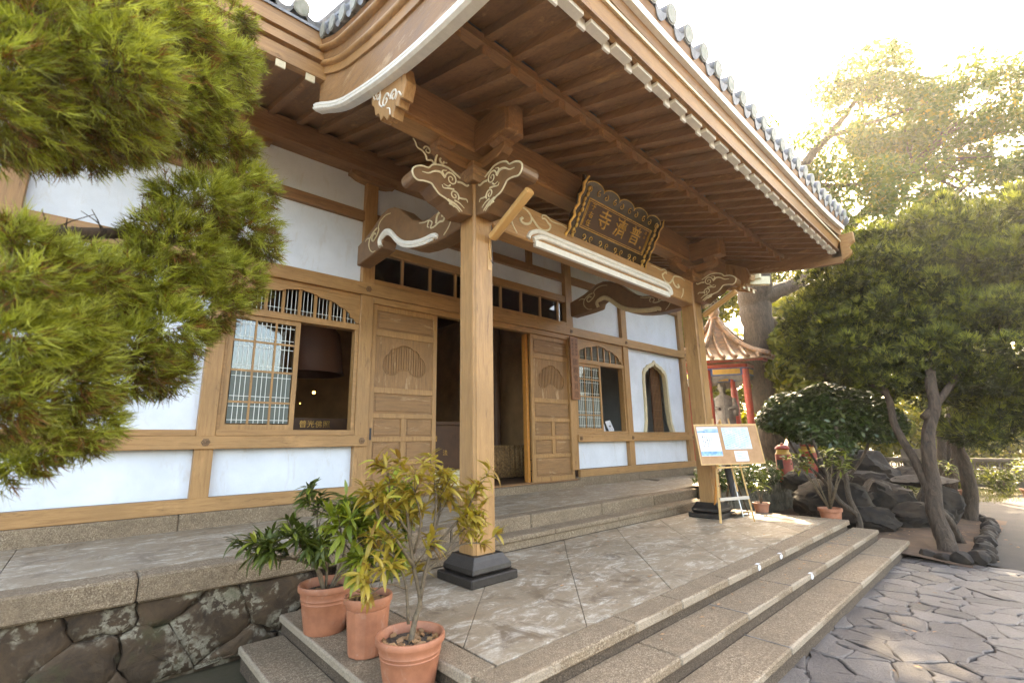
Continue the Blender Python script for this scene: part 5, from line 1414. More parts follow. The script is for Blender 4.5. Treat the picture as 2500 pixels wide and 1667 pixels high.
# statue inside
sp = Vector((pvx, pvy, 0)) - vdir*0.1
stt = tag(thing('statue', (sp.x, sp.y, pvz), 'grey stone robed figure with a staff and child, inside the pavilion', 'statue'))
def SV(u, d, z): q = sp+vperp*u-vdir*d; return (q.x, q.y, z)
def ell_stack(rings, n=24, fold=0.0):
    vs = []; fs = []
    for cu, cd, ru, rd_, z, fo in rings:
        for k in range(n):
            a = 2*PI*k/n; m_ = 1+fo*math.cos(a*9+z*2)
            vs.append(SV(cu+ru*m_*math.sin(a), cd+rd_*m_*math.cos(a), z))
    m = len(rings)
    for i in range(m-1): fs += [(i*n+k, i*n+(k+1)%n, (i+1)*n+(k+1)%n, (i+1)*n+k) for k in range(n)]
    fs += [tuple(range(n)), tuple(range((m-1)*n, m*n))]
    return vs, fs
MB().lathe([(0.55,0),(0.55,0.12),(0.45,0.16),(0.45,0.5),(0.52,0.56),(0.52,0.66)], 20, (sp.x, sp.y, pvz)).build('pedestal', M['stone_grey'], stt)
body = [(0,0,.40,.30,-.29,.05),(0,0,.38,.29,0.1,.06),(0,0,.36,.27,0.6,.06),(0,0,.37,.27,0.95,.05),(0,0,.40,.27,1.2,.04),(0,0,.39,.25,1.4,.03),(0,0,.33,.20,1.55,.02),(0,0,.16,.13,1.66,0),(0,0,.09,.09,1.72,0),(0,0,.10,.11,1.78,0),(0,0.01,.135,.15,1.88,0),(0,0,.15,.16,1.98,0),(0,0,.13,.14,2.08,0),(0,0,.05,.05,2.14,0)]
MB().add(*ell_stack(body)).build('figure', M['stone_grey'], stt, smooth='all')
mb = MB()
mb.tube([SV(0.0,0.36,-0.25), SV(0.02,0.36,1.95)], 0.018, 8); mb.tube([SV(0.02+0.07*math.cos(t),0.36,2.02+0.07*math.sin(t)) for t in np.linspace(0,2*PI,12)], 0.014, 6)
mb.build('staff', M['stone_grey'], stt)
mb = MB()
for s_ in (-1, 1): mb.tube([SV(s_*0.34,0.05,1.45), SV(s_*0.40,0.15,1.15), SV(s_*0.16,0.33,1.12)], [0.10,0.11,0.06], 10)
mb.build('sleeved_arms', M['stone_grey'], stt, smooth='all')
mb = MB(); ch = [(.36,.12,.10,.10,.85,0),(.37,.12,.13,.11,1.05,.03),(.37,.12,.12,.10,1.25,.02),(.37,.12,.05,.05,1.34,0),(.37,.12,.075,.08,1.42,0),(.37,.12,.06,.06,1.52,0)]
mb.add(*ell_stack(ch, 16)); mb.build('child_figure', M['stone_grey'], stt, smooth='all')
mb = MB()
for s_ in (-1,1): mb.add(*sphere(SV(s_*0.05,0.155,1.94), 0.016, 6, 4)); mb.add(*sphere(SV(s_*0.15,0.0,1.93), 0.03, 6, 4, (0.6,0.8,1.5)))
mb.add(*sphere(SV(0,0.17,1.90), 0.022, 6, 4, (1,1,1.4))); mb.box(*(lambda c: (c[0]-0.02,c[0]+0.02,c[1]-0.02,c[1]+0.02,c[2]-0.004,c[2]+0.004))(SV(0,0.15,1.845)))
mb.build('face', M['stone_grey'], stt, smooth='all')
# red burners
def burner(x, y, z, h, r, lean, label):
    b = tag(thing('red_burner', (x, y, z), label, 'burner', 'red cylindrical burners in the garden'))
    R = T(x, y, z) @ Matrix.Rotation(lean, 4, vdir)
    parts = [('drum', [(r*1.05,0),(r,0.05),(r,h*0.68),(r*0.97,h*0.72)], M['red']), ('neck', [(r*0.97,h*0.72),(r*0.80,h*0.78),(r*0.78,h*0.84)], M['yellow']),
             ('cap', [(r*0.86,h*0.84),(r*0.92,h*0.87),(r*0.75,h*0.93),(r*0.4,h*0.965),(r*0.2,h*0.97),(r*0.2,h),(0.0,h*1.02)], M['red'])]
    for nm, pr, mt in parts: inst(nm, MB().lathe(pr, 22).mesh(nm, mt, True), R, b)
    inst('fire_door', MB().box(-0.07,0.07,-r-0.008,-r+0.03,h*0.35,h*0.58).mesh('fire_door', M['ink']), R @ Matrix.Rotation(math.radians(-100), 4, 'Z'), b)
burner(13.24, 4.70, -1.06, 0.93, 0.185, 0.0, 'upright red cylindrical burner with yellow neck, the nearer one beside the grey boulder')
burner(14.36, 4.52, -1.06, 1.0, 0.20, 0.06, 'leaning red cylindrical burner with white scuffs, right of the grey boulder')

def rock_mesh(r, seed, amp=0.28, sub=3, flat=0.6):
    bm = bmesh.new(); bmesh.ops.create_icosphere(bm, subdivisions=sub, radius=1.0)
    o = Vector((seed*7.3, seed*3.1, seed*5.7)); rs = random.Random(seed)
    cutn = [(Vector((rs.uniform(-1,1), rs.uniform(-1,1), rs.uniform(-0.6,1))).normalized(), rs.uniform(0.62,0.88)) for _ in range(9)]
    for v in bm.verts:
        n1 = noise.noise(v.co*0.9+o); n2 = noise.noise(v.co*2.3+o); n3 = noise.noise(v.co*5+o)
        c = noise.cell(v.co*1.4+o)
        v.co *= 1+amp*n1*1.1
        for cn, cd in cutn:
            q = v.co.dot(cn)
            if q > cd: v.co -= cn*(q-cd)*0.85
        v.co *= 1+amp*0.35*n2+amp*0.34*n3+amp*0.16*noise.noise(v.co*11+o)
    bmesh.ops.recalc_face_normals(bm, faces=bm.faces)
    me = bpy.data.meshes.new('rock'); bm.to_mesh(me); bm.free()
    return me
def rock(name, x, y, z, sx, sy, sz, seed, mat, label, cat='rock', group=None, rz=0.0, sub=4, tiltx=0.0, parent=None):
    me = rock_mesh(1, seed, sub=sub); me.materials.append(M[mat])
    me.polygons.foreach_set('use_smooth', [True]*len(me.polygons))
    me.set_sharp_from_angle(angle=math.radians(28)) if hasattr(me, 'set_sharp_from_angle') else None
    m_ = T(x, y, z) @ Matrix.Rotation(rz, 4, 'Z') @ Matrix.Rotation(tiltx, 4, 'X') @ Matrix.Diagonal((sx, sy, sz, 1))
    o = inst(name, me, m_, parent); 
    return tag(o, label, cat, group) if parent is None else o
RK = [(15.0,3.7,-0.95,0.55,1.05,0.75,1,'biggest dark rounded boulder on top of the rock pile, behind the potted bush'),
      (12.1,3.55,-1.35,0.9,0.7,0.50,2,'wide dark rock at the foot of the pile, left behind the potted bush'),
      (13.0,2.75,-1.35,0.6,0.65,0.48,3,'dark blocky rock in the middle of the rock pile'),
      (13.6,1.95,-1.40,0.55,0.42,0.42,4,'brown wedge rock leaning beside the leaning tree trunk'),
      (14.2,2.2,-0.98,0.75,0.62,0.13,5,'flat slab rock lying on top of the pile near the tree trunk'),
      (12.9,4.25,-1.02,0.42,0.45,0.28,6,'grey-brown rounded rock below the red burners'),
      (11.6,2.9,-1.60,0.65,0.55,0.32,7,'low dark rock nearest the steps'),
      (12.6,2.1,-1.58,0.6,0.45,0.34,8,'rusty brown rock at the right foot of the pile'),
      (16.2,2.7,-0.95,0.5,0.35,0.20,9,'small dark rock on the ledge behind the slab rock'),
      (14.0,3.2,-1.2,0.6,0.6,0.45,11,'dark rock wedged under the biggest boulder')]
for x, y, z, a, b, c, s_, lb in RK: rock('rock', x, y, z, a, b, c, s_, 'rock', lb, 'rock', 'rocks of the garden rock pile', rz=s_*0.7)
rock('standing_stone', 14.3, 4.75, -0.62, 0.24, 0.24, 0.60, 31, 'stone_grey', 'grey upright boulder between the two red burners', rz=0.4)
# kerb of round stones round the earth bed
path_ = [(9.72,1.62),(9.70,1.34),(9.86,1.12),(10.3,1.06),(11.0,1.10),(12.0,1.14),(13.0,1.18),(14.0,1.24),(14.5,1.38),(14.62,1.75),(14.5,2.1)]
P = cr([(a,b,0) for a,b in path_], 8); seg = [0]
for i in range(1, len(P)): seg.append(seg[-1]+float(np.linalg.norm(P[i]-P[i-1])))
kb = tag(thing('stone_kerb', (11.0, 1.2, GZ), 'low kerb of rounded brown stones round the earth bed', 'kerb'))
s_ = 0.0; k = 0
while s_ < seg[-1]:
    x = float(np.interp(s_, seg, [p[0] for p in P])); y = float(np.interp(s_, seg, [p[1] for p in P])); r = random.uniform(0.10, 0.15)
    rock('stone', x, y, GZ+0.05, r*1.25, r*1.0, r*0.95, 50+k, 'rock', None, rz=random.uniform(0,3), sub=2, parent=kb); k += 1; s_ += r*1.75
rock('stone', 13.7, 2.35, GZ+0.1, 0.16,0.14,0.13, 90, 'rock', None, sub=2, parent=kb)
# slanting slate retaining wall beside the porch
swl = tag(thing('slate_wall', (11.5, 4.75, GZ), 'retaining wall of slanting mossy slates beside the porch', 'stone wall'))
MB().box(9.75, 13.9, 4.92, 5.2, GZ, -1.03).build('wall_core', M['soil'], swl)
k = 0; x = 9.8
while x < 13.8:
    for lv in range(3):
        w_ = random.uniform(0.10,0.15); h_ = random.uniform(0.15,0.22); zc = -1.62+lv*0.235
        me = rock_mesh(1, 100+k, 0.2, 2); me.materials.append(M['slate'])
        inst('slate', me, T(x+lv*0.03, 4.88-0.02*lv, zc) @ Matrix.Rotation(0.5, 4, 'Y') @ Matrix.Diagonal((w_*0.62, 0.10, h_, 1)), swl); k += 1
    x += 0.165
MB().box(9.75, 14.0, 4.86, 5.12, -1.035, -0.975).build('coping', M['granite'], swl, bev=0.01)

# breeze-block garden wall far right
bw = tag(thing('breeze_block_wall', (24.1, 3.0, -1.75), 'low openwork breeze-block garden wall with circle pattern, far right', 'wall'))
A, B = Vector((24.08, 5.6, 0)), Vector((24.0, -7.5, 0)); L = (B-A).length; d = (B-A)/L
MB().box(23.98, 24.2, -7.6, 5.7, GZ, -1.55).build('wall_foot', M['block'], bw)
MB().box(23.95, 24.23, -7.6, 5.7, -0.93, -0.83).build('wall_top', M['block'], bw)
bmk = MB(); cs = 0.31
bmk.box(-0.07,0.07,0,0.025,0,cs).box(-0.07,0.07,cs-0.025,cs,0,cs).box(-0.07,0.07,0.025,cs-0.025,0,0.025).box(-0.07,0.07,0.025,cs-0.025,cs-0.025,cs)
bmk.tube([(0, cs/2+0.085*math.cos(t), cs/2+0.085*math.sin(t)) for t in np.linspace(0,2*PI,13)], 0.022, 5, cap=False)
for q in ((0.025,0.025),(cs-0.025,0.025),(0.025,cs-0.025),(cs-0.025,cs-0.025)):
    bmk.beam((0,q[0],q[1]), (0,cs/2+(q[0]-cs/2)*0.55,cs/2+(q[1]-cs/2)*0.55), 0.03, 0.03)
bme = bmk.mesh('block', M['block'])
for i in range(42):
    for j in range(2): inst('block', bme, T(24.09, 5.3-cs*i-cs, -1.55+cs*j), bw)
MB().box(24.4, 24.5, 2.9, 4.3, GZ, -0.5).build('field_wall', M['block'], None)
tag(bpy.data.objects['field_wall'], 'plain pale wall piece standing beyond the breeze-block wall', 'wall')
# ================================================================== POTTED PLANTS
def leaf_mesh(name, L, W, mat, curve=0.25, fold=0.25, n=6):
    """curved pointed leaf along +X, 2*n quads"""
    mb = MB(); vs = []; fs = []
    for i in range(n+1):
        t = i/n; w_ = W*math.sin(PI*min(1, t*0.94+0.03))**0.8*(1-0.25*t); x = L*t; z = -curve*L*t*t
        for s_ in (-1, 0, 1): vs.append((x, s_*w_, z+abs(s_)*w_*fold))
    for i in range(n):
        for j in range(2): a = i*3+j; fs.append((a, a+3, a+4, a+1))
    mb.add(vs, fs); return mb.mesh(name, mat, smooth='all', fix=False)
def frame_from(d, rd, up=Vector((0,0,1)), roll=0.5):
    d = d.normalized(); y = up.cross(d)
    if y.length < 1e-3: y = Vector((0,1,0))
    y.normalize(); z = d.cross(y)
    m = Matrix((d, y, z)).transposed()
    return m @ Matrix.Rotation(rd.uniform(-roll, roll), 3, 'X')
def pot_plain(x, y, z, r, h, mat, ribs=False):
    return [(r*0.70,0.0),(r*0.72,0.01),(r*0.80,h*0.35),(r*0.86,h*0.62),(r*0.875,h*0.635),(r*0.865,h*0.65),(r*0.885,h*0.70),(r*0.90,h*0.715),(r*0.89,h*0.73),(r*0.915,h*0.80),(r*0.93,h*0.86),
            (r*0.99,h*0.875),(r*1.0,h*0.90),(r*1.0,h*0.975),(r*0.985,h),(r*0.93,h),(r*0.91,h*0.98),(r*0.88,h*0.80)]
def bush(parent, base, stems, leaf_meshes, n_leaf, rd, lr=(0.8,1.25), droop=0.2, pertip=6):
    """stems: list of polylines; leaves sit in whorls along the outer twigs"""
    mb = MB(); tips = []
    for pts, r0 in stems:
        P = cr(pts, 5); mb.tube(P, [r0*(1-0.6*i/(len(P)-1)) for i in range(len(P))], 7)
        # twigs
        n_t = rd.randint(5, 7)
        for k in range(n_t):
            t = rd.uniform(0.45, 1.0); p = Vector(P[int(t*(len(P)-1))])
            d = Vector((rd.uniform(-1,1), rd.uniform(-1,1), rd.uniform(0.1,1.0))).normalized()
            out = (p-Vector(base)); out.z *= 0.3
            if out.length > 0.01: d = (d+out.normalized()*0.8).normalized()
            L = rd.uniform(0.07, 0.20)
            q = p+d*L*0.5+Vector((0,0,0.01)); e = p+d*L+Vector((0,0,L*0.25))
            mb.tube([p, q, e], [r0*0.28, r0*0.2, r0*0.12], 5); tips.append((q, e, d))
        tips.append((Vector(P[-4]), Vector(P[-1]), (Vector(P[-1])-Vector(P[-4])).normalized()))
    mb.build('stems', M['stem'], parent, smooth='all')
    cnt = 0; i = 0
    extra = MB()
    while cnt < n_leaf*3.5:
        q, e, d = tips[i % len(tips)]; i += 1
        for k in range(pertip):
            if cnt >= n_leaf*3.5: break
            p = q.lerp(e, rd.uniform(0.15, 1.0)); a = rd.uniform(0, 2*PI)
            side_ = d.orthogonal().normalized(); side_.rotate(Matrix.Rotation(a, 3, d)); ld = (d*rd.uniform(0.2,0.9)+side_*rd.uniform(0.6,1.0)+Vector((0,0,-droop+rd.uniform(-0.25,0.35)))).normalized()
            s_ = rd.uniform(*lr)
            m_ = frame_from(ld, rd).to_4x4(); m_ = T(*p) @ m_ @ Matrix.Scale(s_, 4)
            me_ = rd.choice(leaf_meshes)
            if cnt % 35 < 10: inst('leaf', me_, m_, parent)
            else: extra.add([tuple(m_ @ v.co) for v in me_.vertices], [tuple(p_.vertices) for p_ in me_.polygons])
            cnt += 1
    o = extra.build('leaves', leaf_meshes[0].materials[0], parent, fix=False, smooth='all'); o['kind'] = 'stuff'
rd = random.Random(42)
def soil_disc(x, y, z, r, parent, litter=40):
    mb = MB().lathe([(0.001,0.01),(r*0.5,0.006),(r,0.0)], 20, (x,y,z), close=False); mb.build('soil', M['soil'], parent)
    mb = MB()
    for k in range(litter):
        a, q = rd.uniform(0, 2*PI), r*0.92*math.sqrt(rd.random()); c = Vector((x+q*math.cos(a), y+q*math.sin(a), z+0.015)); dd = Vector((rd.uniform(-1,1), rd.uniform(-1,1), rd.uniform(-.2,.3))).normalized()
        mb.obox(c, dd*0.02, dd.orthogonal().normalized()*0.010, Vector((0,0,0.002)))
    o = mb.build('leaf_litter', M['dark_x'], parent); o['kind'] = 'stuff'
# back pot (left), round
x, y, z = 1.70, 4.36, -1.50
p1 = tag(thing('potted_shrub', (x,y,z), 'dark-leaved shrub in a round terracotta pot, furthest left of the three on the steps', 'potted plant', 'potted shrubs on the left steps'))
r, h = 0.235, 0.37
MB().lathe(pot_plain(x,y,z,r,h,None), 32, (x,y,z), close=False).build('pot', M['terracotta'], p1, smooth=True)
MB().lathe([(0.0,0.005),(r*0.69,0.004)], 24, (x,y,z), close=False).build('pot_base', M['terracotta'], p1)
soil_disc(x, y, z+h*0.8, r*0.885, p1, 25)
lm = [leaf_mesh('leaf', L, W, M['potleaf_dark'], c, 0.3) for L, W, c in ((0.12,0.0165,0.25),(0.14,0.018,0.4),(0.10,0.0155,0.1))]
zt = z+h*0.8
st1 = [([(x-.03,y,zt),(x-.08,y+.05,zt+.22),(x-.32,y+.10,zt+.36),(x-.62,y+.08,zt+.44)], 0.016), ([(x-.03,y,zt),(x-.10,y+.04,zt+.25),(x-.24,y+.10,zt+.50),(x-.34,y+.12,zt+.74)], 0.014),
       ([(x+.0,y+.03,zt),(x+.0,y+.06,zt+.3),(x-.06,y+.15,zt+.58),(x-.05,y+.2,zt+.86)], 0.013), ([(x+.02,y,zt),(x+.12,y,zt+.28),(x+.16,y+.05,zt+.55),(x+.14,y+.1,zt+.82)], 0.014),
       ([(x+.03,y,zt),(x+.16,y-.03,zt+.24),(x+.26,y-.06,zt+.40),(x+.34,y-.05,zt+.62)], 0.012), ([(x-.1,y+.03,zt+.28),(x-.22,y-.04,zt+.45),(x-.40,y-.05,zt+.60)], 0.010),
       ([(x,y+.02,zt+.2),(x-.08,y-.1,zt+.34),(x-.16,y-.15,zt+.36)], 0.008), ([(x-.2,y+.08,zt+.34),(x-.46,y-.02,zt+.40),(x-.58,y-.08,zt+.56)], 0.009)]
st1 = [([(q[0], q[1], zt+(q[2]-zt)*0.84) for q in P_], r_) for P_, r_ in st1]
bush(p1, (x,y,zt), st1, lm, 285, rd)
# middle pot, tall ribbed
x, y, z = 1.755, 3.68, -1.50
p2 = tag(thing('potted_shrub', (x,y,z), 'green shrub in a tall ribbed terracotta pot, middle of the three on the steps', 'potted plant', 'potted shrubs on the left steps'))
r, h = 0.178, 0.40
mb = MB(); n = 12; pr = [(r*0.76,0),(r*0.78,0.012),(r*0.88,h*0.70),(r*0.90,h*0.80)]
mb.lathe([(r*0.74,0),(r*0.76,0.01),(r*0.90,h*0.80)], n, (x,y,z)); mb.build('pot', M['terracotta'], p2, bev=0.006)
MB().lathe([(r*0.885,h*0.80),(r*0.93,h*0.83),(r*0.94,h*0.88),(r*0.99,h*0.89),(r,h*0.92),(r,h*0.975),(r*0.985,h),(r*0.92,h),(r*0.90,h*0.97),(r*0.88,h*0.8)], 30, (x,y,z), close=False).build('pot_rim', M['terracotta'], p2, smooth=True)
soil_disc(x, y, z+h*0.88, r*0.90, p2, 45)
lm = [leaf_mesh('leaf', L, W, M['potleaf_mid'], c, 0.3) for L, W, c in ((0.115,0.0175,0.25),(0.135,0.019,0.4),(0.095,0.016,0.1))]
zt = z+h*0.88
st2 = [([(x,y,zt),(x-.02,y+.01,zt+.14),(x+.01,y,zt+.26),(x-.08,y+.05,zt+.45),(x-.12,y+.1,zt+.66)], 0.018), ([(x,y,zt+.2),(x+.06,y-.04,zt+.34),(x+.10,y-.05,zt+.52),(x+.08,y,zt+.70)], 0.013),
       ([(x,y,zt+.24),(x-.10,y-.02,zt+.32),(x-.22,y,zt+.46),(x-.26,y+.03,zt+.66)], 0.012), ([(x,y,zt+.22),(x+.12,y+.04,zt+.34),(x+.24,y+.06,zt+.44),(x+.32,y+.04,zt+.58)], 0.012),
       ([(x,y,zt+.2),(x+.08,y-.08,zt+.26),(x+.14,y-.10,zt+.22)], 0.008), ([(x,y,zt+.18),(x-.08,y-.06,zt+.22),(x-.12,y-.10,zt+.2)], 0.008), ([(x,y,zt+.4),(x,y-.08,zt+.5),(x-.02,y-.12,zt+.62)], 0.009),
       ([(x+.06,y,zt+.4),(x+.2,y-.04,zt+.6),(x+.26,y-.02,zt+.78)], 0.009)]
bush(p2, (x,y,zt), st2, lm, 275, rd)
# front pot, widest
x, y, z = 1.735, 3.005, -1.50
p3 = tag(thing('potted_shrub', (x,y,z), 'tall golden-leaved shrub in a wide terracotta pot, nearest of the three on the steps', 'potted plant', 'potted shrubs on the left steps'))
r, h = 0.222, 0.31
MB().lathe(pot_plain(x,y,z,r,h,None), 36, (x,y,z), close=False).build('pot', M['terracotta'], p3, smooth=True)
MB().lathe([(0.0,0.005),(r*0.69,0.004)], 24, (x,y,z), close=False).build('pot_base', M['terracotta'], p3)
soil_disc(x, y, z+h*0.80, r*0.885, p3, 70)
lm = [leaf_mesh('leaf', L, W, M['potleaf_gold'], c, 0.3) for L, W, c in ((0.095,0.0145,0.3),(0.115,0.016,0.5),(0.08,0.0135,0.1))]
zt = z+h*0.80
st3 = [([(x,y,zt),(x+.04,y+.02,zt+.12),(x+.07,y+.02,zt+.22),(x+.03,y+.04,zt+.42),(x+.0,y+.05,zt+.62),(x-.02,y+.08,zt+.86)], 0.021),
       ([(x+.07,y+.02,zt+.22),(x+.09,y,zt+.38),(x+.14,y,zt+.55),(x+.16,y,zt+.80),(x+.15,y+.02,zt+.98)], 0.015), ([(x+.03,y+.04,zt+.42),(x-.08,y+.04,zt+.58),(x-.20,y+.04,zt+.72),(x-.26,y+.06,zt+.90)], 0.013),
       ([(x+.09,y,zt+.38),(x+.20,y-.04,zt+.46),(x+.34,y-.06,zt+.52),(x+.50,y-.08,zt+.50)], 0.011), ([(x+.12,y,zt+.5),(x+.26,y-.02,zt+.62),(x+.38,y-.04,zt+.74),(x+.46,y-.05,zt+.88)], 0.012),
       ([(x+.0,y+.03,zt+.1),(x-.02,y+.05,zt+.34),(x-.10,y+.06,zt+.50),(x-.22,y+.04,zt+.56)], 0.011), ([(x+.03,y+.04,zt+.5),(x+.02,y-.06,zt+.7),(x-.06,y-.1,zt+.92)], 0.010),
       ([(x+.14,y,zt+.55),(x+.22,y+.06,zt+.72),(x+.26,y+.1,zt+.92)], 0.010), ([(x-.02,y+.05,zt+.3),(x-.16,y,zt+.36),(x-.30,y-.02,zt+.32)], 0.007), ([(x+.0,y+.05,zt+.62),(x-.1,y+.1,zt+.8),(x-.12,y+.12,zt+1.0)], 0.009),
       ([(x+.2,y-.04,zt+.46),(x+.30,y-.08,zt+.60),(x+.42,y-.10,zt+.66)], 0.008)]
st3 = [([(x+(q[0]-x)*1.12, q[1], zt+(q[2]-zt)*1.07) for q in P_], r_) for P_, r_ in st3]
bush(p3, (x,y,zt), st3, lm, 298, rd)

# ================================================================== FOLIAGE WITH NUMPY
def np_mesh(name, V, F, mat, tint=None, smooth=True):
    me = bpy.data.meshes.new(name); nf, k = F.shape
    me.vertices.add(len(V)); me.vertices.foreach_set('co', V.astype(np.float32).ravel())
    me.loops.add(nf*k); me.loops.foreach_set('vertex_index', F.astype(np.int32).ravel())
    me.polygons.add(nf); me.polygons.foreach_set('loop_start', np.arange(0, nf*k, k, dtype=np.int32)); me.polygons.foreach_set('loop_total', np.full(nf, k, dtype=np.int32))
    me.update(calc_edges=True)
    if tint is not None:
        a = me.attributes.new('tint', 'FLOAT', 'POINT'); a.data.foreach_set('value', tint.astype(np.float32))
    if smooth: me.polygons.foreach_set('use_smooth', [True]*nf)
    me.materials.append(mat); return me
def unit(v): return v/np.maximum(1e-9, np.linalg.norm(v, axis=-1, keepdims=True))
def sprays(clumps, dens, strands, L, W, seed, flow=(0,0,0), fan=0.5, segs=3, droop=0.0, shell=0.55, cam_bias=True, flat=0.0, spread=0.0):
    """tufts of thin curved blades over ellipsoid clumps; returns V, F, tint"""
    rg = np.random.default_rng(seed); C = np.array(clumps, float); allp = []; alln = []; allt = []
    for c in C:
        n = int(4*PI*c[3]**2*dens)
        d = unit(rg.normal(size=(n, 3))); rr = c[3]*(shell+(1.02-shell)*rg.random(n)**0.45)
        bumpy = 1+0.16*np.sin(d[:,0]*7+c[0]*3)*np.sin(d[:,1]*6+c[1]*5)*np.sin(d[:,2]*7+c[2]*4)
        p = c[:3]+d*(rr*bumpy)[:, None]*np.array([1, 1, 1-flat])
        allp.append(p); alln.append(d); allt.append(rr/c[3])
    P = np.concatenate(allp); D = np.concatenate(alln); Q = np.concatenate(allt)
    # drop tufts buried inside other clumps
    keep = np.ones(len(P), bool)
    for c in C:
        keep &= ~(np.linalg.norm(P-c[:3], axis=1) < c[3]*0.55)
    if cam_bias:
        tocam = unit(-P); keep &= (np.einsum('ij,ij->i', D, tocam) > -0.45)
    P, D, Q = P[keep], D[keep], Q[keep]
    n = len(P); fl = np.array(flow)
    A = unit(D + fl + 0.25*rg.normal(size=(n, 3)))
    tt = np.clip(0.42+0.22*rg.normal(size=n)+1.1*(Q-0.85)+0.25*D[:,2]+0.12*np.sin(P[:,0]*9)*np.sin(P[:,2]*11), 0.13, 1); dead = rg.random(n) < 0.03; tt[dead] = 0.0  # shade in the tint: inner tufts darker, outer and upward ones lighter, plus random
    m = n*strands
    P = np.repeat(P, strands, 0); A = np.repeat(A, strands, 0); tt = np.repeat(tt, strands)
    S = unit(A + fan*rg.normal(size=(m, 3))); bend = unit(A*0.6+0.5*rg.normal(size=(m, 3))+np.array([0, 0, 0.5-droop]))
    ln = L*(0.6+0.7*rg.random(m)); P = P + 0.125*L*rg.normal(size=(m, 3)) + A*(spread*L*(rg.random(m)-0.5))[:, None]
    side = unit(np.cross(S, rg.normal(size=(m, 3))))
    V = np.zeros((m, segs+1, 2, 3)); 
    for k in range(segs+1):
        t = k/segs; c = P+S*(ln*t)[:, None]+bend*(ln*0.35*t*t)[:, None]; w_ = W*(1-0.75*t)*(0.6+0.4*math.sin(PI*min(1, t+0.25)))
        V[:, k, 0] = c-side*w_; V[:, k, 1] = c+side*w_
    idx = np.arange(m)[:, None]*(2*(segs+1)); F = []
    for k in range(segs): F.append(np.stack([idx[:,0]+2*k, idx[:,0]+2*k+1, idx[:,0]+2*k+3, idx[:,0]+2*k+2], 1))
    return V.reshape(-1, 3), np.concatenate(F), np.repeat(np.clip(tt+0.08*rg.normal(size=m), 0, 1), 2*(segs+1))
def leaves(clumps, n_tot, L, W, seed, shell=0.3, flat=0.25, upn=0.6, holes=0.0, hscale=1.0):
    rg = np.random.default_rng(seed); C = np.array(clumps, float); wgt = C[:,3]**2.2; wgt /= wgt.sum()
    ci = rg.choice(len(C), n_tot, p=wgt); d = unit(rg.normal(size=(n_tot, 3))); rr = C[ci,3]*(shell+(1.05-shell)*rg.random(n_tot)**0.5)
    P = C[ci,:3]+d*rr[:, None]*np.array([1,1,1-flat])
    if holes > 0:
        h = np.array([noise.noise(Vector(p)*hscale) for p in P]); k = h > (-0.35+holes); P, d, ci = P[k], d[k], ci[k]
    n = len(P); A = unit(rg.normal(size=(n,3))+np.array([0,0,-0.3])); Nn = unit(d*0.4+rg.normal(size=(n,3))*0.6+np.array([0,0,upn])); B = unit(np.cross(Nn, A)); A = unit(np.cross(B, Nn))
    l = (L*(0.6+0.7*rg.random(n)))[:, None]; w_ = l*W/L
    V = np.stack([P-A*l, P-B*w_+Nn*w_*0.3, P+A*l, P+B*w_+Nn*w_*0.3], 1)
    F = np.arange(n*4).reshape(-1, 4)
    pn = np.sin(P[:,0]*2.1/hscale)*np.sin(P[:,1]*1.7)*np.sin(P[:,2]*2.3)
    t = np.clip(0.45+0.2*pn+0.22*rg.normal(size=n), 0, 1)
    return V.reshape(-1,3), F, np.repeat(t, 4)
def subclumps(C, k, f, seed, sp_=0.85):
    rg = np.random.default_rng(seed); out = []
    for c in C:
        for i in range(k):
            d = unit(rg.normal(size=3)); out.append((c[0]+d[0]*c[3]*sp_, c[1]+d[1]*c[3]*sp_, c[2]+d[2]*c[3]*sp_*0.8, c[3]*f*rg.uniform(0.7,1.2)))
    return out
def branch(mb, pts, r0, r1, n=9, wob=0.03, seed=0):
    P = cr(pts, 6); m = len(P); out = []
    for i, p in enumerate(P):
        q = Vector(p); q += Vector((noise.noise(q*1.7+Vector((seed,0,0))), noise.noise(q*1.7+Vector((0,seed,5))), 0))*wob; out.append(q)
    mb.tube(out, [(r0+(r1-r0)*i/(m-1))*(1+0.12*noise.noise(Vector((i*0.9, seed, 0)))) for i in range(m)], n)

# --- near juniper on the left
JA = [(-0.28,2.48,1.59,0.38),(-0.45,2.36,1.28,0.26),(-0.02,2.80,2.16,0.29),(0.08,2.90,1.89,0.27),(-0.07,2.80,1.57,0.18),(0.22,2.99,2.26,0.23),(-0.31,2.58,1.34,0.17),(0.37,3.48,3.03,0.16),(0.49,3.47,2.76,0.12),(0.48,3.47,2.46,0.10),(0.22,2.99,1.76,0.14),(-0.16,2.70,1.36,0.11)]
JB = [(-0.22,2.62,0.66,0.15),(-0.12,2.75,0.78,0.14),(-0.02,2.9,0.80,0.13),(-0.28,2.6,0.78,0.12),(-0.2,2.6,0.45,0.16),(0.42,3.17,1.88,0.16),(0.57,3.15,1.61,0.15),(0.69,3.18,1.27,0.10),(0.55,3.15,1.36,0.19),(0.32,3.08,1.36,0.20),(0.25,3.04,1.08,0.22),(0.55,3.15,1.00,0.16),(0.45,3.07,0.79,0.14),(0.14,3.00,0.87,0.19),(0.21,2.99,0.61,0.20),(-0.00,2.90,0.71,0.14),(0.07,2.90,0.42,0.19),(-0.11,2.70,0.50,0.15),(-0.12,2.70,0.29,0.19),(0.26,2.99,0.38,0.10),(-0.25,2.39,0.59,0.09),(-0.25,2.49,0.37,0.15),(-0.30,2.48,0.18,0.16),(-0.03,2.80,0.11,0.13),(-0.14,2.70,0.03,0.10),(-0.21,2.69,-0.05,0.07)]
jt = tag(thing('juniper_tree', (-1.2, 3.2, GZ), 'near juniper tree with dense yellow-green feathery clumps filling the left edge', 'tree'))
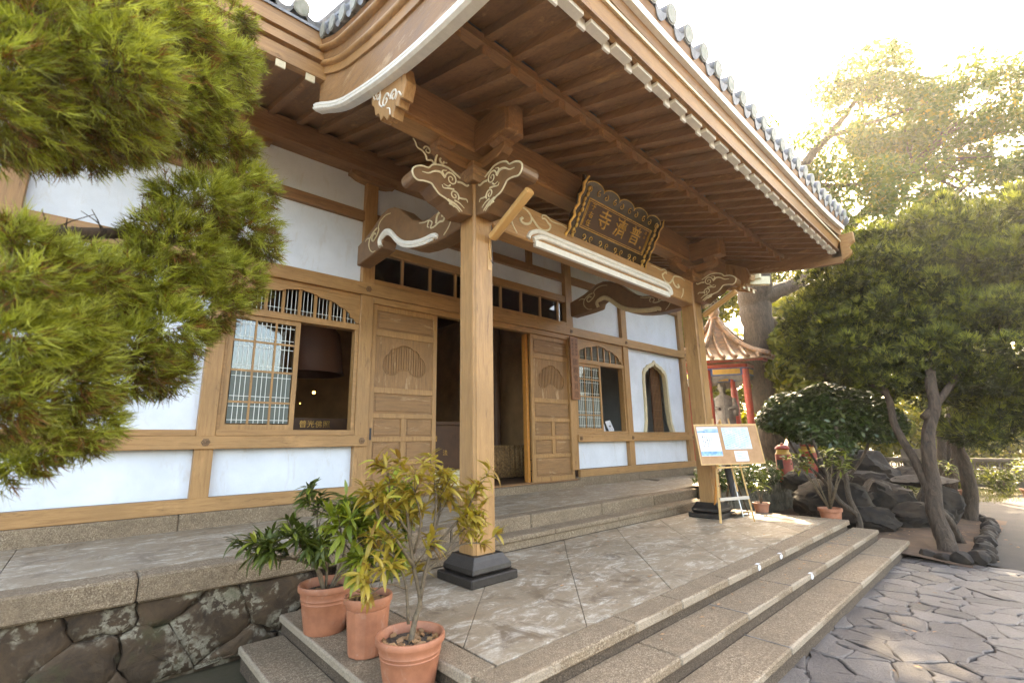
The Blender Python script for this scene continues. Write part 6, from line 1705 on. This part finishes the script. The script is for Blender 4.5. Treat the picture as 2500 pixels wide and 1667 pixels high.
V, F, t_ = sprays([(c[0],c[1],c[2],c[3]*1.02) for c in JA+JB]+subclumps(JA+JB, 9, 0.42, 31, 0.76), 620, 16, 0.046, 0.0028, 5, flow=(0.25,0.05,-0.05), fan=0.42, droop=0.1, segs=2, spread=1.5)
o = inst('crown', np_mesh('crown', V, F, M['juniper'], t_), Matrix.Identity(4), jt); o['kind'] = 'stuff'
mb = MB()
branch(mb, [(-1.2,3.2,GZ),(-1.15,3.2,-0.6),(-1.05,3.15,0.4),(-0.95,3.1,1.2),(-0.8,3.0,2.2)], 0.14, 0.07, 10, 0.05, 1)
branch(mb, [(-1.02,3.15,0.6),(-0.75,3.05,0.86),(-0.45,3.0,0.97),(-0.15,3.02,1.05),(0.1,3.1,1.14),(0.4,3.15,1.15)], 0.05, 0.018, 8, 0.04, 2)
branch(mb, [(-0.95,3.1,1.0),(-0.6,2.8,1.4),(-0.2,2.6,1.7),(0.2,2.9,2.0)], 0.05, 0.02, 8, 0.04, 3)
branch(mb, [(-1.05,3.15,-0.2),(-0.6,2.95,0.1),(-0.1,2.85,0.35),(0.2,2.95,0.5)], 0.045, 0.015, 8, 0.04, 4)
branch(mb, [(-0.8,3.0,2.2),(-0.2,3.2,2.6),(0.4,3.45,2.9)], 0.05, 0.02, 8, 0.04, 5)
rq = random.Random(8); bp_ = cr([(-0.75,3.05,0.86),(-0.45,3.0,0.97),(-0.15,3.02,1.05),(0.1,3.1,1.14),(0.4,3.15,1.15)], 10)
for k in range(70):
    t_b = rq.random(); a = Vector(bp_[int(t_b*(len(bp_)-1))]); dd = Vector((rq.uniform(-1,1), rq.uniform(-.4,.4), rq.uniform(-.6,1))).normalized()*rq.uniform(0.06,0.22)
    mb.tube([a, a+dd*0.5+Vector((0,0,0.01)), a+dd], [0.004,0.003,0.0015], 4)
mb.build('trunk', M['bark'], jt, smooth='all')

# --- tall cypress on the right with its leaning trunk
CY = [(12.99,0.41,3.75,1.15),(12.44,1.21,3.77,0.90),(11.85,1.88,3.36,0.88),(11.72,2.57,3.14,0.75),(11.61,3.04,2.45,0.68),(13.00,0.08,2.83,1.30),(12.46,0.98,2.69,1.05),(11.87,1.77,2.23,0.92),(11.24,2.41,1.81,0.70),(11.99,0.56,1.67,1.0),(11.93,1.30,1.45,0.85),(12.32,2.09,4.0,0.62),(11.57,3.19,1.89,0.51),(11.34,1.89,1.23,0.55)]
CY2 = [(13.8,0.0,1.2,0.9),(13.4,0.5,0.55,0.7),(12.9,0.95,0.25,0.55),(13.6,1.2,0.9,0.8),(14.2,0.6,0.3,0.7),(12.6,0.2,0.75,0.6)]
cyt = tag(thing('cypress_tree', (10.45, 1.52, GZ), 'dark green cypress with a twisted leaning double trunk in the earth bed', 'tree'))
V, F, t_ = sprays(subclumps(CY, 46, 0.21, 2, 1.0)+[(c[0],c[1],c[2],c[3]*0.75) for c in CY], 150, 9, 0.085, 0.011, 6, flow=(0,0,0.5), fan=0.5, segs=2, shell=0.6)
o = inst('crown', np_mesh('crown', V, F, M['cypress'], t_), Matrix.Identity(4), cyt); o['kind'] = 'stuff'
mb = MB()
branch(mb, [(10.42,1.50,GZ-0.05),(10.52,1.55,-1.4),(10.62,1.52,-0.85),(10.75,1.48,-0.2),(10.95,1.35,0.6),(11.4,1.3,1.6),(12.0,1.2,2.8)], 0.135, 0.06, 12, 0.07, 11)
branch(mb, [(10.60,1.54,-1.0),(10.70,1.68,-0.55),(10.88,1.85,-0.15),(11.0,1.95,0.3),(11.15,2.05,0.9),(11.3,2.3,1.8),(11.6,2.4,2.8)], 0.075, 0.045, 10, 0.06, 12)
branch(mb, [(10.75,1.48,0.3),(11.4,1.0,1.0),(12.0,0.6,1.4),(12.6,0.3,2.2)], 0.06, 0.03, 8, 0.05, 13)
branch(mb, [(11.15,2.05,0.8),(11.3,2.6,1.3),(11.5,3.0,1.9)], 0.04, 0.02, 8, 0.05, 14)
branch(mb, [(10.56,1.50,-1.2),(11.0,1.45,-1.45),(11.4,1.42,GZ)], 0.06, 0.09, 8, 0.04, 15)
mb.build('trunk', M['bark'], cyt, smooth='all')
c2 = tag(thing('cypress_tree', (14.3, 1.55, GZ), 'darker cypress with a straight trunk behind, at the far end of the earth bed', 'tree'))
V, F, t_ = sprays(subclumps(CY2+[(13.9,0.2,2.6,1.2),(14.3,0.8,3.6,1.0)], 20, 0.32, 3), 80, 8, 0.12, 0.012, 7, flow=(0,0,0.5), fan=0.5, segs=2, shell=0.6)
o = inst('crown', np_mesh('crown', V, F, M['cypress'], t_), Matrix.Identity(4), c2); o['kind'] = 'stuff'
mb = MB(); branch(mb, [(14.32,1.58,GZ-0.05),(14.34,1.52,-1.2),(14.30,1.50,-0.6),(14.40,1.50,0.0),(14.35,1.2,1.4),(14.2,0.9,3.0)], 0.145, 0.08, 12, 0.07, 21)
branch(mb, [(14.38,1.5,0.0),(14.0,0.9,0.4),(13.5,0.4,0.7)], 0.07, 0.03, 8, 0.05, 22)
mb.build('trunk', M['bark'], c2, smooth='all')

# --- dense dark tree behind the rock pile
DK = [(15.6,3.9,2.0,0.7),(16.2,3.5,3.0,0.9),(16.6,4.1,1.9,0.7),(16.8,3.6,1.2,0.7),(16.4,2.8,2.4,0.9),(15.8,3.1,1.4,0.6),(17.0,3.6,4.2,0.9)]
dk = tag(thing('dark_evergreen', (16.2, 4.4, GZ), 'dense dark evergreen standing in shade behind the rock pile and the red burners', 'tree'))
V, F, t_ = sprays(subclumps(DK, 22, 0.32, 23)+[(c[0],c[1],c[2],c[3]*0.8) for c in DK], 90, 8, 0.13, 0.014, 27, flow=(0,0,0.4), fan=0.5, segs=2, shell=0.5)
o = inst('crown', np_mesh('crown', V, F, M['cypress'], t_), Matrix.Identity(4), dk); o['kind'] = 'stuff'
mb = MB(); branch(mb, [(16.2,4.4,GZ),(16.15,4.35,-0.6),(16.25,4.4,0.6),(16.2,4.3,2.6)], 0.18, 0.10, 10, 0.06, 71); mb.build('trunk', M['bark'], dk, smooth='all')

# --- glossy round shrub
SH = [(12.05,3.34,0.62,0.66),(11.87,3.90,0.56,0.60),(12.18,2.83,0.50,0.66),(12.24,2.45,0.25,0.50),(11.76,4.22,0.42,0.40),(11.92,3.05,0.30,0.60),(11.74,3.66,0.28,0.52),(12.16,3.32,0.84,0.46)]
gs = tag(thing('glossy_shrub', (12.0, 3.2, GZ+0.3), 'wide round-topped shrub with glossy dark leaves over the rock pile', 'shrub'))
V, F, t_ = leaves(SH, 15000, 0.062, 0.030, 8, shell=0.72, flat=0.25, upn=0.9)
o = inst('crown', np_mesh('crown', V, F, M['glossy'], t_, False), Matrix.Identity(4), gs); o['kind'] = 'stuff'
mb = MB()
for k, (a, b, c) in enumerate(((11.4,4.0,0.2),(11.6,3.5,0.3),(12.0,3.4,0.4),(12.2,3.0,0.2),(12.3,2.6,0.1),(11.8,3.1,0.1),(11.9,3.8,0.2))):
    branch(mb, [(11.9,3.25,-1.4),(11.9+(a-11.9)*0.25,3.25+(b-3.25)*0.25,-0.9),(11.9+(a-11.9)*0.7,3.25+(b-3.25)*0.7,-0.4),(a,b,c)], 0.045, 0.018, 7, 0.03, 30+k)
mb.build('trunk', M['bark_grey'], gs, smooth='all')

# --- big camphor tree behind the hall
DE = [(23.80,3.08,14.63,2.0),(23.94,1.68,13.20,2.3),(25.00,0.10,12.98,2.0),(24.99,-0.74,10.75,2.0),(22.55,4.53,12.48,1.8),(23.81,3.03,11.83,2.3),(23.96,1.40,10.66,2.1),(24.00,0.19,8.99,1.9),(21.36,5.27,10.49,1.4),(21.67,3.81,9.37,1.8),(21.87,2.37,8.28,1.6),(23.84,2.76,15.78,1.2),(24.96,-1.38,13.19,0.95),(22.97,1.11,7.79,1.7)]
DE2 = [(19.9,6.9,9.9,1.4),(20.5,6.3,9.8,1.3),(18.6,6.7,9.4,1.0),(22.0,8.2,12.2,1.6),(17.8,8.5,7.8,1.0),(18.4,9.0,8.6,1.0),(19.5,7.6,11.5,1.3),(21,7.4,11.3,1.4),(18,8.5,11.5,1.2),(23,7.2,12.5,1.3),(17.6,7.6,9.6,0.9),(22.5,10.4,17.8,1.1),(20.5,9.5,15.5,2.0),(21.5,8.0,14.2,1.6),(19.0,10.5,13.5,2.0)]  # further crown mostly hidden by the roof, placed to shade paving and platform
ct = tag(thing('camphor_tree', (18.75, 6.97, -1.0), 'large spreading tree with a thick grey trunk and yellow-green leaves behind the pavilion', 'tree'))
V, F, t_ = leaves(subclumps(DE+DE2, 12, 0.38, 4, 0.9)+[(c[0],c[1],c[2],c[3]*0.6) for c in DE], 78000, 0.105, 0.05, 9, shell=0.2, flat=0.3, upn=0.4, holes=0.12, hscale=0.9)
o = inst('crown', np_mesh('crown', V, F, M['camphor'], t_, False), Matrix.Identity(4), ct); o['kind'] = 'stuff'
mb = MB()
branch(mb, [(18.75,6.97,-1.1),(18.75,6.97,1.2),(18.8,6.95,3.4),(18.75,6.9,5.0),(18.7,6.8,6.6)], 0.42, 0.62, 14, 0.2, 41)
branch(mb, [(18.75,6.8,5.2),(19.4,6.2,5.6),(20.2,5.5,6.1),(21.2,4.6,7.4),(22.3,3.4,9.0),(23.4,2.0,10.6)], 0.34, 0.10, 10, 0.12, 42)
branch(mb, [(18.7,6.8,6.3),(19.3,6.4,8.0),(20.6,5.6,10.4),(22.2,4.4,12.6),(23.6,3.2,14.6)], 0.36, 0.08, 10, 0.15, 43)
branch(mb, [(18.7,6.8,6.3),(18.6,7.8,8.6),(19.6,9.0,12.0),(20.6,9.6,15.0)], 0.40, 0.10, 10, 0.15, 44)
branch(mb, [(18.8,6.9,4.4),(19.6,6.1,4.3),(20.4,5.4,4.6),(21.2,4.8,4.5)], 0.26, 0.12, 9, 0.1, 45)
branch(mb, [(20.6,5.6,10.4),(21.4,4.0,9.8),(22.6,2.0,9.9),(23.6,0.6,10.2)], 0.12, 0.04, 8, 0.1, 46)
branch(mb, [(21.2,4.6,7.4),(22.0,3.2,7.6),(23.2,1.4,8.6),(24.0,0.2,9.6)], 0.12, 0.04, 8, 0.1, 47)
branch(mb, [(22.2,4.4,12.6),(23.0,2.8,12.8),(24.2,1.0,13.4)], 0.10, 0.03, 8, 0.1, 48)
for k, c in enumerate(subclumps(DE, 3, 0.3, 14, 0.7)):
    s_ = min(((21.2,4.6,7.4),(22.3,3.4,9.0),(20.6,5.6,10.4),(22.2,4.4,12.6),(23.4,2.0,10.6),(23.6,3.2,14.4)), key=lambda q: (q[0]-c[0])**2+(q[1]-c[1])**2+(q[2]-c[2])**2)
    branch(mb, [s_, tuple((s_[i]+c[i])/2+(0.2 if i == 2 else 0) for i in range(3)), c[:3]], 0.05, 0.015, 5, 0.15, 60+k)
mb.build('trunk', M['bark_grey'], ct, smooth='all')

# --- greenery beyond the garden wall and the pavilion: separate trees
BG = [('broad tree added to shade the driveway, behind the cypress crown', [(20.6,2.6,5.0,1.6),(21.2,1.4,5.3,1.6),(19.8,0.8,4.6,1.2),(21.6,3.6,5.6,1.5),(20.6,0.0,5.6,1.3),(21.8,2.2,6.6,1.4)], 'cypress', 12000),  # mostly hidden tree, put in so its crown shades the driveway
      ('feathery light green tree just right of the pavilion, in front of the thick trunk', [(18.6,5.75,3.4,0.75),(18.9,5.3,2.5,0.9),(18.3,5.5,1.5,0.9),(18.9,4.9,0.9,0.9),(18.2,6.0,2.4,0.6),(18.4,5.3,0.0,0.8)], 'bgleaf', 9000),
      ('yellow-green tree glimpsed between the right pillar and the pavilion', [(22.0,11.5,6.4,1.8),(23.5,10.6,7.5,1.8),(22.5,12.0,4.2,1.5),(21.8,10.6,1.6,1.4)], 'bgleaf', 9000),
      ('bright yellow-green tree filling the gap just right of the pavilion roof', [(23.9,8.0,3.6,1.2),(24.6,7.4,5.4,1.3),(24.2,8.2,1.6,1.2),(24.9,7.2,0.6,1.1)], 'bgleaf', 7000),
      ('feathery light green tree behind the pavilion and statue', [(24.3,11.2,4.4,1.6),(22.5,11.2,2.4,1.3),(23.9,10.3,0.2,1.3),(24.4,9.0,2.2,1.2)], 'bgleaf', 8000),
      ('sunlit bright tree seen under the eave between branches', [(28.6,8.9,8.9,2.0),(28.6,9.1,11.1,1.8),(30.7,8.8,7.0,2.2)], 'bgleaf', 7000),
      ('mid-green tree beyond the glossy shrub', [(31.0,8.1,3.7,2.4),(31.1,7.6,0.6,2.2),(31.5,5.6,0.9,2.4)], 'bgleaf', 9000),
      ('shaded green tree beyond the breeze-block wall, left part', [(32.7,4.2,0.2,2.5),(35.9,3.3,2.6,2.7)], 'bgleaf', 7000),
      ('shaded green tree beyond the breeze-block wall, right part', [(33.9,2.8,-0.6,2.2),(34.0,1.4,-0.6,2.2),(36.0,1.2,2.4,2.7),(34.5,-1.2,0.6,2.6),(34.0,-4.0,1.5,3.0)], 'bgleaf', 12000)]
for k, (lb, cl, mt, n) in enumerate(BG):
    c0 = cl[0]; t = tag(thing('background_tree', (c0[0], c0[1], GZ), lb, 'tree', 'trees beyond the garden'))
    V, F, tt = leaves(cl, n, 0.16, 0.08, 70+k, shell=0.3, flat=0.1, upn=0.3)
    o = inst('crown', np_mesh('crown', V, F, M[mt], tt, False), Matrix.Identity(4), t); o['kind'] = 'stuff'
    mb = MB()
    for c in cl[:3]: branch(mb, [(c0[0],c0[1],GZ),((c0[0]+c[0])/2+0.1,(c0[1]+c[1])/2,(GZ+c[2])/2),c[:3]], 0.14, 0.05, 7, 0.2, 80+k)
    mb.build('trunk', M['bark'], t, smooth='all')
# hedge-like shrubs in front of the breeze-block wall and pots
rq = random.Random(77)
HS = [(20.5,3.6,0.55),(21.6,2.5,0.5),(21.9,1.5,0.6),(22.2,0.4,0.55),(22.3,-0.7,0.6),(21.0,4.6,0.6),(22.0,-1.8,0.6)]
for k, (x, y, r) in enumerate(HS):
    lb = ['low leafy bush behind the rock pile','leafy bush left of the leaning trunk in front of the openwork wall','leafy bush between the two cypress trunks','leafy bush right of the straight trunk before the openwork wall','leafy bush at the right edge before the openwork wall','leafy bush below the bright tree right of the pavilion','leafy bush furthest right along the wall'][k]
    t = tag(thing('bush', (x,y,GZ), lb, 'bush', 'bushes along the garden wall'))
    V, F, tt = leaves([(x,y,GZ+r*0.6,r*0.7),(x+.2,y+.3,GZ+r*0.8,r*0.5),(x-.2,y-.3,GZ+r*0.9,r*0.4)], 900, 0.07, 0.025, 200+k, shell=0.3, flat=0.0)
    o = inst('foliage', np_mesh('foliage', V, F, M['bgleaf' if k % 2 else 'cypress'], tt, False), Matrix.Identity(4), t); o['kind'] = 'stuff'
    mb = MB()
    for q in range(5): mb.tube([(x,y,GZ),(x+rq.uniform(-.3,.3),y+rq.uniform(-.3,.3),GZ+r*1.3)], [0.02,0.008], 5)
    mb.build('stems', M['stem'], t)
# plants in pots along the wall and by the steps
def small_pot(x, y, z, r, h, lb, grp, plant=0.5, square=False, mat='terra_old', nl=60, L=0.09, lm='potleaf_dark', seed=1, stems=4, spread=0.3):
    t = tag(thing('potted_plant', (x,y,z), lb, 'potted plant', grp)); rr = random.Random(seed)
    n = 4 if square else 22
    MB().lathe([(r*0.72,0),(r*0.9,h*0.8),(r*1.0,h*0.83),(r*1.02,h),(r*0.9,h),(r*0.86,h*0.85)], n, (x,y,z), PI/4+0.3, close=False).build('pot', M[mat], t, smooth=not square)
    MB().lathe([(0.0,h*0.86),(r*0.87,h*0.85)], n, (x,y,z), PI/4+0.3, close=False).build('soil', M['soil'], t)
    mb = MB(); tips = []
    for k in range(stems):
        a = rr.uniform(0,2*PI); e = Vector((x+spread*math.cos(a)*rr.uniform(.3,1), y+spread*math.sin(a)*rr.uniform(.3,1), z+h+plant*rr.uniform(.7,1)))
        m_ = Vector((x,y,z+h*0.85)).lerp(e, 0.5)+Vector((0,0,0.06)); mb.tube([(x,y,z+h*0.85), m_, e], [0.014,0.010,0.005], 6); tips += [m_.lerp(e, 0.6), e]
    mb.build('stems', M['stem'], t, smooth='all')
    lm_ = leaf_mesh('leaf', L, L*0.16, M[lm], 0.3, 0.3, 4)
    for k in range(nl):
        p = rr.choice(tips)+Vector((rr.uniform(-1,1), rr.uniform(-1,1), rr.uniform(-0.7,0.9)))*0.09; dd = Vector((rr.uniform(-1,1), rr.uniform(-1,1), rr.uniform(-.3,.7)))
        inst('leaf', lm_, T(*p) @ frame_from(dd, rr).to_4x4() @ Matrix.Scale(rr.uniform(.8,1.3), 4), t)
small_pot(9.86, 2.86, -1.50, 0.185, 0.30, 'shrub in a terracotta pot at the far right end of the middle step', 'pots at the far end of the porch', 1.0, False, 'terracotta', 200, 0.13, 'potleaf_dark', 3, 7, 0.5)
small_pot(9.72, 3.95, PZ, 0.15, 0.17, 'low terracotta pot with a small plant on the far corner of the platform', 'pots at the far end of the porch', 0.35, False, 'terra_old', 40, 0.10, 'potleaf_dark', 4, 3, 0.15)
WP = [(19.3,2.05,0.19,0.26,False,'small round pot just right of the leaning trunk'),(18.9,0.55,0.30,0.42,False,'big terracotta pot right of the straight trunk'),(19.9,-0.35,0.26,0.34,True,'square pot in the row near the wall, left of the right edge'),(20.4,0.85,0.22,0.28,True,'half-hidden pot behind the big terracotta pot'),(20.0,-1.7,0.26,0.32,False,'last pot at the right edge of the row'),(19.5,2.75,0.16,0.22,False,'pale small pot at the left start of the row')]
for k, (x, y, r, h, sq, lb) in enumerate(WP): small_pot(x, y, GZ, r, h, lb, 'pots along the garden wall', 0.8, sq, 'terra_old', 60, 0.14, 'potleaf_mid', 20+k, 5, 0.35)
# ferny plants spilling over the slate wall
for k, (x, y, z, lb) in enumerate(((10.9,4.8,-0.98,'leafy plant spilling over the slate wall, right of the easel'), (12.2,4.95,-0.98,'leafy plant on the slate wall below the pavilion'), (9.9,5.0,-0.98,'purple-tinged leafy plant behind the easel'))):
    t = tag(thing('fern', (x,y,z), lb, 'plant', 'plants on the slate wall'))
    V, F, tt = leaves([(x,y-0.1,z+0.22,0.42),(x+0.3,y-0.15,z+0.12,0.3)], 700, 0.085, 0.016, 300+k, shell=0.2, flat=0.3)
    inst('foliage', np_mesh('foliage', V, F, M['glossy'], tt, False), Matrix.Identity(4), t)['kind'] = 'stuff'
    mb = MB()
    for q in range(8): a = q*0.8; mb.tube([(x,y,z),(x+.2*math.cos(a),y+.15*math.sin(a),z+.3)], [0.012,0.005], 5)
    mb.build('stems', M['stem'], t)
# twisted small trunk growing by the far corner pot
tt_ = tag(thing('small_tree', (10.35, 2.75, GZ), 'slim twisted pale trunks rising beside the corner pot into the glossy shrub', 'tree'))
mb = MB(); branch(mb, [(10.35,2.62,GZ),(10.42,2.60,-1.4),(10.40,2.68,-1.0),(10.6,2.75,-0.4),(10.9,2.85,0.2)], 0.06, 0.03, 8, 0.05, 91)
branch(mb, [(10.40,2.62,-1.35),(10.30,2.85,-1.1),(10.35,2.95,-0.7),(10.5,3.1,-0.2),(10.9,3.3,0.2)], 0.05, 0.02, 8, 0.05, 92); mb.build('trunk', M['bark_grey'], tt_, smooth='all')
V, F, tt = leaves([(10.8,2.85,-0.15,0.35),(10.9,3.2,0.1,0.35)], 900, 0.06, 0.025, 400, shell=0.2)
inst('crown', np_mesh('crown', V, F, M['glossy'], tt, False), Matrix.Identity(4), tt_)['kind'] = 'stuff'
# grass and fallen leaves
rg = np.random.default_rng(3); n = 9000
P = np.stack([rg.uniform(18.6,24,n), rg.uniform(-4,4.6,n), np.full(n, GZ-0.05)], 1); k = P[:,0] > 18.4+0.9*(P[:,1] < 1.3)
P = P[k]; n = len(P); d = unit(np.stack([rg.normal(size=n)*.4, rg.normal(size=n)*.4, np.ones(n)], 1)); sd2 = unit(np.cross(d, rg.normal(size=(n,3))))
l = rg.uniform(0.05,0.13,n)[:,None]; V = np.stack([P-sd2*0.006, P+sd2*0.006, P+d*l+sd2*0.001, P+d*l-sd2*0.001], 1).reshape(-1,3)
g_ = inst('grass', np_mesh('grass', V, np.arange(n*4).reshape(-1,4), M['grass'], np.repeat(rg.random(n), 4), False), Matrix.Identity(4)); tag(g_, 'thin grass on the ground along the garden wall', 'grass', kind='stuff')

# fallen leaves on the paving, the steps and the platform
rg = np.random.default_rng(17); mbl = MB(); rl = random.Random(4)
for k in range(170):
    z = GZ+0.012; x, y = rl.uniform(3.5, 12.5), rl.uniform(-1.0, 1.5)
    if k % 5 == 0: x, y, z = rl.uniform(3.5, 9.2), rl.uniform(2.8, 4.9), PZ+0.004
    if k % 5 == 1: x, y, z = rl.uniform(3.5, 9.4), rl.uniform(2.15, 2.35), -1.496
    if k % 5 == 2: x, y, z = rl.uniform(10.2, 14.3), rl.uniform(1.3, 2.4), GZ+0.09
    if z < -1.49 and z > -1.5: y += 0.03*(x-3.2)
    a = rl.uniform(0, 2*PI); l = rl.uniform(0.018, 0.034); dx, dy = math.cos(a)*l, math.sin(a)*l
    mbl.add([(x-dx,y-dy,z+0.002),(x-dy*0.4,y+dx*0.4,z+0.008),(x+dx,y+dy,z+0.003),(x+dy*0.4,y-dx*0.4,z+0.005)], [(0,1,2,3)])
o = mbl.build('fallen_leaves', M['cork'], None, fix=False); tag(o, 'small dry leaves scattered over the paving and steps', 'fallen leaves', kind='stuff')
